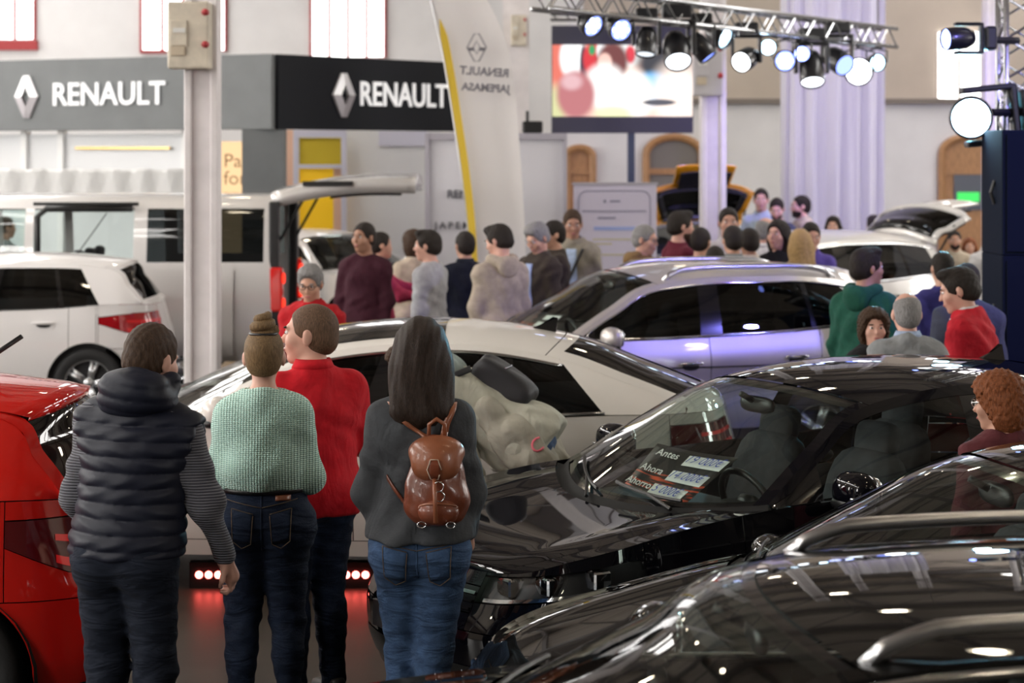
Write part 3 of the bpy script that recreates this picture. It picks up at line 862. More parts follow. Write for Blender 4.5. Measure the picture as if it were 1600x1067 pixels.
        # side glass
        for nm, xb0, xt0, xb1, xt1, kind in S['side']:
            if kind == 'glass':
                c.gblock(nm, xb0, xt0, xb1, xt1, S.get('sg_mat', M_GLASS) if nm == 'front_window' else S.get('sg2_mat', M_GLASSD), S.get('fr_lo', .012), S.get('fr_hi', .05))
                c.gblock('window_seal', xb0, xt0, xb1, xt1, S.get('seal_mat', M_TRIM), S.get('fr_lo', .012), S.get('fr_hi', .05), rng='lo', m=2)
                c.gblock('window_header', xb0, xt0, xb1, xt1, S.get('rail_mat', m), S.get('fr_lo', .012), S.get('fr_hi', .05), rng='hi', m=4)
            else:
                hi_ = 0 if kind == 'body' else S.get('fr_hi', .05)
                c.gblock(nm, xb0, xt0, xb1, xt1, {'body': m, 'black': M_GLOSSBLK, 'trim': M_TRIM}[kind], 0, hi_)
                if hi_: c.gblock('window_header', xb0, xt0, xb1, xt1, S.get('rail_mat', m), 0, hi_, rng='hi', m=4)
        # trim line round the side windows
        if S.get('dlo'):
            mt, r = S['dlo'][:2]; xa, xz = S['dlo'][2:4]
            for sg in (-1, 1):
                xb = np.linspace(xa, xz, 40); lo = c.belt(xb); lo[:, 1] += .006; lo[:, 2] += S.get('fr_lo', .012)
                up = []
                xc = np.linspace(S['side'][0][2] if len(S['dlo']) < 5 else S['dlo'][4], S['dlo'][5] if len(S['dlo']) > 5 else xz, 50)
                B = c.cant(xc); A = c.belt(np.clip(xc, xa, xz)); h = np.linalg.norm(B - A, axis=1)
                v = 1 - np.minimum(S.get('fr_hi', .05) / np.maximum(h, 1e-3), .6)
                U = A + (B - A) * v[:, None]; U[:, 1] += .035 * np.clip(h / .4, 0, 1) * 4 * v * (1 - v) * .6 + .004
                pts = list(lo[::-1]) + list(U)
                b = MB(); b.tube([(p[0], sg * p[1], p[2]) for p in pts], r, 6, closed=len(S['dlo']) > 6)
                b.build('window_trim', mt, R, True)
        # handles
        for d, xh in zip((fd, rd), (fd1 - .17, rd1 - S.get('handle_in', .22))):
            for k, o in enumerate(d):
                sg = -1 if k == 0 else 1
                zh = c.ztop(xh) - S.get('handle_dz', .13); p = c.side(np.array([c.tx(xh)]), np.array([zh]))[0]
                b = MB(); b.ball((xh, sg * (p[1] + .022), zh + .012), (.10, .012, .014), 14, 8, 2.6)
                b.build('door_handle', S.get('handle_mat', m), o, True)
                b = MB(); b.ball((xh + .0, sg * (p[1] - .012), zh - .012), (.085, .02, .035), 14, 8, 2.2)
                b.build('handle_cup', M_TRIM, o, True)
        # mirrors
        xm, ym, zm = S['mirror']
        for sg in (-1, 1):
            b = MB(); b.ball((xm, sg * ym, zm), (.075, .125, .085), 20, 12, 2.8)
            for i, v in enumerate(b.V):      # taper towards the nose
                k = (v[0] - xm) / .075
                f = 1 - .25 * max(0, -k)
                b.V[i] = (v[0], sg * ym + (v[1] - sg * ym) * f, zm + (v[2] - zm) * f)
            mo = b.build('wing_mirror', S.get('mirror_mat', m), R, True)
            b = MB(); b.ball((xm + .062, sg * ym, zm), (.016, .105, .068), 16, 8, 3.5); b.build('mirror_glass', M_CHROME, mo, True)
            b = MB(); b.tube([(xm, sg * (ym - .20), zm - .10), (xm, sg * (ym - .10), zm - .085), (xm, sg * (ym - .02), zm - .06)], [.03, .028, .04], 8); b.build('mirror_arm', M_TRIM, mo, True)
            b = MB(); b.ball((xm - .004, sg * ym, zm - .055), (.072, .118, .034), 16, 8, 2.5); b.build('mirror_lower_shell', M_TRIM, mo, True)
            b = MB(); b.ball((xm - .05, sg * (ym + .06), zm - .02), (.02, .055, .008), 10, 6, 2.5); b.build('mirror_blinker', M_LENS if not S.get('blink') else M_CHROME, mo, True)
        # wheels, wells, floor, cabin
        ty, rm, dm = wheel_mesh(S.get('spokes', 5))
        wy = c.W - .125
        for xw in wl:
            for sg in (-1, 1):
                w = link_mesh('wheel', ty, None, R); w.location = (xw, sg * wy, .315)
                r = link_mesh('rim', rm, None, w); d = link_mesh('brake_disc', dm, None, w)
                if sg > 0: w.rotation_euler = (0, 0, math.pi)
                n = 16; P = np.zeros((n, 2, 3))
                for i in range(n):
                    a = math.pi * (-.12 + 1.24 * i / (n - 1)); rr = .375
                    P[i, :, 0] = xw + rr * math.cos(a); P[i, :, 2] = max(.19, .315 + rr * math.sin(a))
                    P[i, 0, 1] = sg * (c.W - .03); P[i, 1, 1] = sg * (c.W - .36)
                grid_mesh('wheel_well', P, M_LINER, R)
                b = MB(); b.lathe([(0.001, 0), (.375, 0)], 24, 'y', (xw, sg * (c.W - .36), .33)); b.build('well_plate', M_LINER, R)
        b = MB(); xa, xz = .25, c.L - .2
        yw = c.W - .36
        b.box((xa + xz) / 2, 0, .215, xz - xa, 2 * yw, .02)
        b.build('underbody', M_LINER, R)
        xi0, xi1 = xcw + .1, S['cab_end']; yi = c.W - .10
        b = MB()
        b.add([(xi0, -yi, .28), (xi1, -yi, .28), (xi1, yi, .28), (xi0, yi, .28), (xi0, -yi, .80), (xi1, -yi, .80), (xi1, yi, .80), (xi0, yi, .80)],
              [(0, 1, 2, 3), (0, 1, 5, 4), (2, 3, 7, 6), (1, 2, 6, 5), (0, 3, 7, 4)])
        b.build('cabin_lining', M_INNER, R)
        zd = c.ztop(xce) - .10
        b = MB(); b.ball((xcw + .50, 0, zd - .13), (.34, yi - .02, .13), 28, 10, 4.0); dash = b.build('dashboard', M_INNER, R, True)
        b = MB(); b.ball((xcw + .62, .36 * S.get('drive', -1), zd + .0), (.14, .19, .05), 16, 8, 3); b.build('instrument_hood', M_INNER, dash, True)
        sx0 = S['seat_x']; zsh = S.get('seat_dz', 0)
        st = S.get('seat_mat', M_SEAT)
        for xs, ys in ((sx0, -.36), (sx0, .36), (sx0 + .82, -.36), (sx0 + .82, .36)):
            e = bpy.data.objects.new('car_seat', None); COL.objects.link(e); e.parent = R; e.location = (xs, ys, .05 + zsh)
            for nm, me in seat_meshes(st): link_mesh(nm, me, None, e)
        b = MB(); dr = S.get('drive', -1); cx, cy, cz = sx0 - .38, .36 * dr, zd + .02 + zsh * .5
        tilt = Matrix.Rotation(-.42, 3, 'Y')
        ring = [Vector((cx, cy, cz)) + tilt @ Vector((0, .185 * math.cos(a), .185 * math.sin(a))) for a in np.linspace(0, 2 * math.pi, 25)[:-1]]
        b.tube(ring, .016, 8, closed=True)
        b.ball((cx - .01, cy, cz), (.03, .07, .06), 10, 6, 3)
        for a in (0, math.pi, -math.pi / 2): b.tube([(cx, cy, cz), Vector((cx, cy, cz)) + tilt @ Vector((0, .18 * math.cos(a), .18 * math.sin(a)))], .014, 6)
        b.build('steering_wheel', M_TRIM, R, True)
        pm = c.top(np.array([.86]), np.array([0.0]))[0]
        b = MB(); b.ball((pm[0] + .13, 0, pm[2] - .07), (.022, .125, .04), 16, 8, 3.0); b.tube([(pm[0] + .10, 0, pm[2] - .05), (pm[0] + .03, 0, pm[2] - .012)], .015, 6)
        b.build('interior_mirror', M_TRIM, R, True)
        # wipers
        b = MB()
        for s0, s1, u1 in ((-.55, .05, .10), (.15, .75, .12)):
            pts = [c.top(np.array([.03 + (u1 - .03) * q]), np.array([s0 + (s1 - s0) * q]))[0] + np.array([-.014, 0, .012]) for q in np.linspace(0, 1, 8)]
            b.tube(pts, .008, 6); b.tube([pts[0] + np.array([-.06, 0, -.03]), pts[3]], .009, 6)
        b.build('wiper', M_TRIM, R)
        if S.get('plate', True):
            p = c.side(np.array([0.0]), np.array([.47]))[0]
            b = MB(); b.box(p[0] - .02, 0, .46, .02, .52, .115); b.build('number_plate', M_PLATE, R, bevel=.004)
            p = c.side(np.array([1.0]), np.array([zb2 + .12]))[0]
        if S.get('fin'):
            pf = c.top(np.array([1.9]), np.array([0.0]))[0]
            b = MB(); b.add([(pf[0] - .12, -.02, pf[2] - .01), (pf[0] - .12, .02, pf[2] - .01), (pf[0] + .07, .03, pf[2] - .01), (pf[0] + .07, -.03, pf[2] - .01), (pf[0] + .05, 0, pf[2] + .075), (pf[0] + .08, 0, pf[2] + .07), (pf[0] - .02, 0, pf[2] + .03)],
                  [(0, 1, 6), (1, 2, 5, 4, 6), (2, 3, 5), (3, 0, 6, 4, 5), (0, 3, 2, 1)])
            b.build('antenna_fin', S.get('fin_mat', M_GLOSSBLK), R)
        if S.get('rails'):
            u0, u1, ins, zr, mt = S['rails']
            for sg in (-1, 1):
                pts = []; 
                for q in np.linspace(0, 1, 26):
                    p = c.top(np.array([u0 + (u1 - u0) * q]), np.array([sg * ins]))[0]
                    lift = zr * min(1, q / .12, (1 - q) / .10) ** .6 if 0 < q < 1 else -.01
                    pts.append((p[0], p[1], p[2] + lift))
                b = MB(); b.tube(pts, S.get('rail_r', .017), 8); b.build('roof_rail', mt, R, True)
                for q in (.12, .9):
                    p = c.top(np.array([u0 + (u1 - u0) * q]), np.array([sg * ins]))[0]
        if S.get('spoiler'):
            ln, dz, th = S['spoiler']
            s2 = np.linspace(-.93, .93, 23)
            A = c.top(np.full(23, 1.97), s2); k = 1 - .25 * np.abs(s2) ** 3
            B = A + np.stack([ln * k, -.02 * s2, np.full(23, -dz)], -1)
            A2 = A + np.array([0, 0, -.015]); B2 = B + np.array([-.01, 0, -th]); A3 = A + np.array([.03, 0, -th - .03])
            grid_mesh('roof_spoiler', np.stack([A + np.array([0, 0, .004]), A * .5 + B * .5 + np.array([0, 0, .006]), B, B2, A3]), S.get('spoiler_mat', m), R)
        return c

def hatch_spec(**kw):
    S = dict(
        outline=[(0, 0), (.02, .30), (.10, .56), (.27, .74), (.55, .835), (1.0, .868), (1.6, .872), (2.4, .875), (3.0, .868), (3.45, .85), (3.75, .80), (3.93, .68), (4.02, .40), (4.05, 0)],
        shoulder=[(0, .715), (.12, .735), (.35, .80), (.8, .89), (1.35, .945), (2.2, .955), (3.0, .975), (3.6, 1.01), (4.05, .99)],
        sill=[(0, .19), (.5, .21), (1.0, .20), (2.0, .20), (3.0, .20), (3.6, .25), (4.05, .28)],
        ins_front=[.06, .01, .0, .06, .15], ins_side=[.05, .012, 0, .012, .045], ins_rear=[.06, .0, .0, .05, .10],
        hood_center=[(0, .715), (.12, .74), (.3, .80), (.7, .885), (1.15, .95), (1.6, .98)],
        crease=.012,
        cowl=(1.12, 1.42),
        # u: windscreen foot 0, header 1, rear header 2, rear glass foot 3
        center=[(0, 1.20, .985), (.5, 1.60, 1.20), (1, 2.02, 1.385), (1.15, 2.20, 1.418), (1.4, 2.6, 1.445), (1.7, 3.05, 1.435), (2, 3.58, 1.38), (2.5, 3.78, 1.205), (3, 3.92, 1.03)],
        edge=[(0, 1.46, .765, .960), (.5, 1.80, .672, 1.155), (1, 2.16, .585, 1.315), (1.15, 2.33, .578, 1.345), (1.4, 2.65, .582, 1.372), (1.7, 3.05, .578, 1.368), (2, 3.48, .552, 1.315), (2.5, 3.68, .64, 1.15), (3, 3.80, .70, 1.02)],
        arch=[(.80, .36), (3.35, .36)], wheels=(.80, 3.35), bumper_x=.45, bump_z=.50, grille=(.565, .665),
        lamp_f=dict(y0=.42, x1=.62, z0=lambda x: .60 + .10 * np.clip(x / .6, 0, 1), z1=lambda x: .695 + .085 * np.clip(x / .6, 0, 1)),
        doors=(1.22, 2.42, 3.18), bumper_y=0, rbumper_x=3.72, rbump_z=.62,
        lamp_r=dict(x0=3.60, y1=.42, z0=lambda x: .80 + 0 * x, z1=lambda x: .965 + 0 * x, mat=M_REDD, mat2=M_REDL),
        side=[('quarter_trim', 1.46, 1.46, 1.62, 1.66, 'black'), ('front_window', 1.62, 1.66, 2.40, 2.52, 'glass'), ('b_pillar', 2.40, 2.52, 2.52, 2.60, 'black'), ('rear_window_side', 2.52, 2.60, 3.18, 3.16, 'glass'), ('c_pillar', 3.18, 3.16, 3.80, 3.80, 'body')],
        mirror=(1.60, .93, 1.00), cab_end=3.5, seat_x=1.95, spoiler=(.16, .03, .03), drive=-1)
    S.update(kw); return S

# ---------------------------------------------------------------- body shapes
def suv_spec(**kw):
    S = hatch_spec(
        outline=[(0, 0), (.03, .32), (.12, .60), (.30, .79), (.6, .88), (1.1, .915), (1.8, .92), (2.6, .92), (3.3, .915), (3.8, .90), (4.15, .85), (4.36, .72), (4.46, .40), (4.49, 0)],
        shoulder=[(0, .86), (.12, .88), (.4, .94), (.9, 1.00), (1.5, 1.045), (2.4, 1.06), (3.2, 1.085), (4.0, 1.13), (4.49, 1.10)],
        sill=[(0, .24), (.5, .27), (1.0, .27), (3.5, .27), (4.0, .30), (4.49, .34)], zlow=.26,
        ins_side=[.05, .0, .02, .0, .05],
        hood_center=[(0, .86), (.12, .885), (.35, .94), (.8, 1.01), (1.3, 1.06), (1.8, 1.09)],
        cowl=(1.18, 1.46),
        center=[(0, 1.26, 1.085), (.5, 1.68, 1.33), (1, 2.12, 1.545), (1.15, 2.32, 1.575), (1.4, 2.75, 1.605), (1.7, 3.3, 1.60), (2, 4.0, 1.55), (2.5, 4.22, 1.36), (3, 4.36, 1.14)],
        edge=[(0, 1.50, .80, 1.06), (.5, 1.88, .72, 1.28), (1, 2.28, .645, 1.465), (1.15, 2.48, .64, 1.49), (1.4, 2.85, .64, 1.515), (1.7, 3.35, .635, 1.515), (2, 3.9, .61, 1.46), (2.5, 4.10, .68, 1.29), (3, 4.24, .75, 1.13)],
        arch=[(.86, .39), (3.54, .39)], wheels=(.86, 3.54), bumper_x=.46, bump_z=.60, grille=(.68, .80),
        lamp_f=dict(y0=.46, x1=.60, z0=lambda x: .70 + .07 * np.clip(x / .6, 0, 1), z1=lambda x: .83 + .06 * np.clip(x / .6, 0, 1)),
        doors=(1.30, 2.62, 3.55), rbumper_x=4.10, rbump_z=.72, door_z=.36,
        lamp_r=dict(x0=3.95, y1=.42, z0=lambda x: .90 + 0 * x, z1=lambda x: 1.07 + 0 * x, mat=M_REDD, mat2=M_REDL),
        side=[('quarter_trim', 1.50, 1.50, 1.70, 1.72, 'black'), ('front_window', 1.70, 1.72, 2.56, 2.60, 'glass'), ('b_pillar', 2.56, 2.60, 2.74, 2.76, 'black'), ('rear_window_side', 2.74, 2.76, 3.50, 3.46, 'glass'), ('c_pillar', 3.50, 3.46, 3.54, 3.50, 'black'), ('quarter_window', 3.54, 3.50, 3.95, 3.88, 'glass'), ('d_pillar_side', 3.95, 3.88, 4.24, 4.24, 'body')],
        mirror=(1.78, .99, 1.09), cab_end=4.0, seat_x=2.1, seat_dz=.10, spoiler=(.18, .03, .03),
        rails=(1.08, 1.93, .90, .055, M_SATIN), rail_r=.022, dlo=(M_CHROME, .008, 1.62, 3.98, 1.66, 3.98), handle_dz=.15)
    S.update(kw); return S
def fastback_spec(**kw):
    S = hatch_spec(
        outline=[(0, 0), (.03, .34), (.12, .62), (.32, .80), (.65, .89), (1.2, .925), (2.0, .935), (2.9, .935), (3.6, .93), (4.1, .915), (4.5, .86), (4.72, .72), (4.83, .40), (4.86, 0)],
        shoulder=[(0, .70), (.12, .72), (.45, .79), (1.0, .87), (1.6, .925), (2.5, .94), (3.4, .955), (4.1, .985), (4.6, .99), (4.86, .98)],
        sill=[(0, .18), (.5, .20), (1, .21), (3.9, .21), (4.4, .25), (4.86, .28)],
        hood_center=[(0, .70), (.12, .725), (.4, .80), (.9, .89), (1.4, .945), (1.9, .96)],
        cowl=(1.36, 1.72),
        center=[(0, 1.44, .965), (.5, 1.92, 1.18), (1, 2.42, 1.375), (1.15, 2.62, 1.405), (1.4, 3.0, 1.43), (1.7, 3.4, 1.415), (2, 3.86, 1.345), (2.5, 4.30, 1.195), (3, 4.68, 1.055)],
        edge=[(0, 1.76, .80, .94), (.5, 2.16, .715, 1.14), (1, 2.58, .62, 1.30), (1.15, 2.76, .61, 1.325), (1.4, 3.05, .605, 1.345), (1.7, 3.4, .595, 1.335), (2, 3.76, .57, 1.275), (2.5, 4.15, .62, 1.15), (3, 4.52, .70, 1.015)],
        arch=[(.90, .37), (3.74, .37)], wheels=(.90, 3.74), doors=(1.50, 2.72, 3.62), rbumper_x=4.44, rbump_z=.62,
        lamp_r=dict(x0=4.30, y1=.40, z0=lambda x: .78 + 0 * x, z1=lambda x: .93 + 0 * x, mat=M_REDD, mat2=M_REDL),
        side=[('quarter_trim', 1.76, 1.76, 1.98, 2.02, 'black'), ('front_window', 1.98, 2.02, 2.74, 2.86, 'glass'), ('b_pillar', 2.74, 2.86, 2.86, 2.95, 'black'), ('rear_window_side', 2.86, 2.95, 3.56, 3.52, 'glass'), ('c_pillar', 3.56, 3.52, 3.62, 3.56, 'black'), ('quarter_window', 3.62, 3.56, 4.08, 3.82, 'glass'), ('d_pillar_side', 4.08, 3.82, 4.52, 4.52, 'body')],
        mirror=(1.98, .95, 1.0), cab_end=3.8, seat_x=2.35, spoiler=None, dlo=(M_CHROME, .010, 1.9, 4.08, 1.95, 3.84), rw_s=.82)
    S.update(kw); return S

PAINT_BLACK = paint('black_paint', (.0035, .0035, .006), 0, .3)
PAINT_BLACK2 = paint('smoke_black_paint', (.0045, .0045, .0045), 0, .3)
PAINT_SILVER = paint('silver_paint', (.56, .52, .50), .55, .38)
PAINT_WHITE = paint('pearl_white_paint', (.78, .75, .71), 0, .35)
PAINT_WHITE2 = paint('cool_white_paint', (.76, .74, .74), 0, .35)
PAINT_RED = paint('bright_red_paint', (.56, .012, .008), 0, .3)
PAINT_GREY = paint('mid_grey_paint', (.30, .31, .33), .5, .4)

def place(spec, name, loc, rz, label, mat, k=1.0, group=None):
    c = Car(spec, name, loc, rz, label, mat, group); c.build(); c.root.scale = (k, k, k); return c

polo = place(hatch_spec(
    cowl=(.97, 1.30), mirror=(1.70, .92, 1.0), blink=True,
    hood_center=[(0, .715), (.12, .74), (.3, .79), (.7, .85), (1.1, .885), (1.6, .90)],
    center=[(0, 1.04, .895), (.5, 1.47, 1.165), (1, 1.92, 1.385), (1.15, 2.12, 1.418), (1.4, 2.6, 1.445), (1.7, 3.05, 1.435), (2, 3.58, 1.38), (2.5, 3.78, 1.205), (3, 3.92, 1.03)],
    edge=[(0, 1.34, .775, .955), (.5, 1.70, .68, 1.155), (1, 2.07, .592, 1.315), (1.15, 2.27, .585, 1.345), (1.4, 2.65, .585, 1.372), (1.7, 3.05, .58, 1.368), (2, 3.48, .552, 1.315), (2.5, 3.68, .64, 1.15), (3, 3.80, .70, 1.02)],
    side=[('quarter_trim', 1.34, 1.34, 1.62, 1.66, 'black'), ('front_window', 1.62, 1.66, 2.52, 2.62, 'glass'), ('b_pillar', 2.52, 2.62, 2.66, 2.72, 'black'), ('rear_window_side', 2.66, 2.72, 3.22, 3.18, 'glass'), ('c_pillar', 3.22, 3.18, 3.80, 3.80, 'body')],
    doors=(1.16, 2.56, 3.22), sg2_mat=M_GLASS, a_mat=PAINT_BLACK, fin=True,
    lamp_f=dict(y0=.40, x1=.66, z0=lambda x: .60 + .10 * np.clip(x / .6, 0, 1), z1=lambda x: .70 + .095 * np.clip(x / .6, 0, 1))),
    'black_hatchback', (-.43, 8.22), .55, 'glossy black hatchback with a price poster behind its windscreen', PAINT_BLACK, .955)
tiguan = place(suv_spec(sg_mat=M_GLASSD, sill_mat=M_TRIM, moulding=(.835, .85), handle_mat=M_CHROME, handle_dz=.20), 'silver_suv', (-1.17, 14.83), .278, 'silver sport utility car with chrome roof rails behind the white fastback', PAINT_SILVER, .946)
arteon = place(fastback_spec(sg_mat=M_GLASSD, roof_mat=PAINT_WHITE, fin=True, pano=(1.03, 1.52)), 'white_fastback', (-3.45, 11.75), -.06, 'white fastback saloon standing behind the four onlookers', PAINT_WHITE, .98)
M_TAILRED = pbr('smoked_red_lens', (.20, .006, .01), .08, coat=1.0)
white_h = place(hatch_spec(lamp_r=dict(x0=3.44, y1=.46, z0=lambda x: .74 + .10 * np.clip((3.75 - x) / .3, 0, 1), z1=lambda x: .93 - .03 * np.clip((3.75 - x) / .3, 0, 1), mat=pbr('deep_red_lens', (.34, .005, .01), .08, coat=1.0), mat2=M_REDL), rbumper_x=3.42, sg_mat=M_GLASSD,
    side=[('quarter_trim', 1.46, 1.46, 1.62, 1.66, 'black'), ('front_window', 1.62, 1.66, 2.40, 2.52, 'glass'), ('b_pillar', 2.40, 2.52, 2.52, 2.60, 'black'), ('rear_window_side', 2.52, 2.60, 3.10, 3.02, 'glass'), ('c_pillar', 3.10, 3.02, 3.14, 3.05, 'black'), ('quarter_window', 3.14, 3.05, 3.44, 3.24, 'glass'), ('d_pillar_side', 3.44, 3.24, 3.80, 3.80, 'body')]),
    'white_hatchback', (-7.16, 18.38), .086, 'white hatchback with red tail light beside the iron pillar', PAINT_WHITE2, 1.0)
red_h = place(hatch_spec(lamp_r=dict(x0=3.60, y1=.40, z0=lambda x: .72 + .18 * np.clip((3.85 - x) / .4, 0, 1), z1=lambda x: .935 + .0 * x, mat=M_REDD, mat2=M_REDL), rbumper_x=3.58, spoiler=(.20, .03, .035)),
    'red_hatchback', (-5.52, 8.62), .0, 'bright red hatchback, only its tail in view beside the vest man', PAINT_RED, .987)
carA = place(hatch_spec(mirror=(1.48, .93, .89), cowl=(1.05, 1.32),
    shoulder=[(0, .66), (.12, .68), (.35, .735), (.8, .83), (1.35, .93), (2.2, .955), (3.0, .975), (3.6, 1.01), (4.05, .99)], hood_center=[(0, .66), (.12, .685), (.3, .74), (.7, .835), (1.15, .925), (1.6, .97)],
    lamp_f=dict(y0=.42, x1=.62, z0=lambda x: .56 + .09 * np.clip(x / .6, 0, 1), z1=lambda x: .645 + .085 * np.clip(x / .6, 0, 1)), grille=(.53, .62), bump_z=.48,
    center=[(0, 1.13, .985), (.5, 1.55, 1.20), (1, 2.00, 1.385), (1.15, 2.18, 1.418), (1.4, 2.6, 1.445), (1.7, 3.05, 1.435), (2, 3.58, 1.38), (2.5, 3.78, 1.205), (3, 3.92, 1.03)],
    edge=[(0, 1.36, .775, .955), (.5, 1.74, .68, 1.155), (1, 2.12, .592, 1.315), (1.15, 2.32, .585, 1.345), (1.4, 2.65, .585, 1.372), (1.7, 3.05, .58, 1.368), (2, 3.48, .552, 1.315), (2.5, 3.68, .64, 1.15), (3, 3.80, .70, 1.02)]),
    'dark_hatchback', (-.22, 6.36), .215, 'dark car between the black hatchback and the railed estate', PAINT_BLACK2, .95)
carB = place(hatch_spec(cowl=(1.02, 1.28),
    center=[(0, 1.10, .985), (.5, 1.46, 1.18), (1, 1.78, 1.33), (1.15, 2.0, 1.357), (1.4, 2.6, 1.385), (1.7, 3.2, 1.38), (2, 3.9, 1.35), (2.5, 4.0, 1.19), (3, 4.1, 1.03)],
    edge=[(0, 1.32, .775, .955), (.5, 1.66, .69, 1.145), (1, 1.93, .64, 1.285), (1.15, 2.15, .635, 1.312), (1.4, 2.65, .635, 1.332), (1.7, 3.2, .63, 1.33), (2, 3.8, .59, 1.28), (2.5, 3.95, .66, 1.14), (3, 4.05, .72, 1.02)],
    outline=[(0, 0), (.02, .30), (.10, .56), (.27, .74), (.55, .835), (1.0, .868), (1.6, .872), (2.4, .875), (3.0, .868), (3.7, .85), (4.0, .80), (4.18, .68), (4.27, .40), (4.30, 0)],
    shoulder=[(0, .715), (.12, .735), (.35, .80), (.8, .89), (1.35, .945), (2.2, .955), (3.0, .975), (3.6, 1.0), (4.30, .99)],
    side=[('quarter_trim', 1.32, 1.32, 1.55, 1.6, 'black'), ('front_window', 1.55, 1.6, 2.40, 2.52, 'glass'), ('b_pillar', 2.40, 2.52, 2.52, 2.60, 'black'), ('rear_window_side', 2.52, 2.60, 3.18, 3.16, 'glass'), ('c_pillar', 3.18, 3.16, 4.05, 4.05, 'body')],
    rails=(1.02, 1.9, .90, .05, M_SATIN), rail_r=.019, dlo=(M_CHROME, .013, 1.5, 3.2, 1.5, 3.2), fr_hi=.022, rbumper_x=3.92,
    lamp_r=dict(x0=3.80, y1=.42, z0=lambda x: .80 + 0 * x, z1=lambda x: .965 + 0 * x, mat=M_REDD, mat2=M_REDL)),
    'dark_estate', (-1.2, 4.74), .0, 'dark estate car with silver roof rails nearest the viewer', PAINT_BLACK2, 1.0)

for car, a, q, rr in ((red_h, (3.2, 0, 1.41), (3.47, 0, 1.59), .012), (white_h, (3.15, 0, 1.42), (3.42, 0, 1.80), .006)):
    b = MB(); b.tube([a, q], rr, 6); b.build('antenna', M_TRIM, car.root, True)

# ---------------------------------------------------------------- cars further back
# silver car with raised tailgate behind the green-jacket man
sil = place(suv_spec(gate_open=1.42, rails=None, sg_mat=M_GLASSD), 'silver_hatchback', (.72, 19.6), .53, 'pale silver car with its tailgate raised behind the crowd', paint('pale_silver_paint', (.66, .64, .62), .3, .35), .97)
M_ORANGE = pbr('orange_yellow_paint', (.80, .36, .01), .35, coat=1.0)
grey = place(suv_spec(gate_open=2.0, rails=None, gate_mat=M_ORANGE, d_mat=M_ORANGE, sg_mat=M_GLASSD), 'grey_suv', (1.85, 30.2), -1.42, 'dark grey car with an orange yellow tailgate raised, by the far wall', PAINT_GREY, .95)
wrc = place(hatch_spec(sg_mat=M_GLASSD), 'white_compact', (-.95, 24.5), 2.3, 'white compact car seen from the front behind the van tailgate', PAINT_WHITE2, .95)

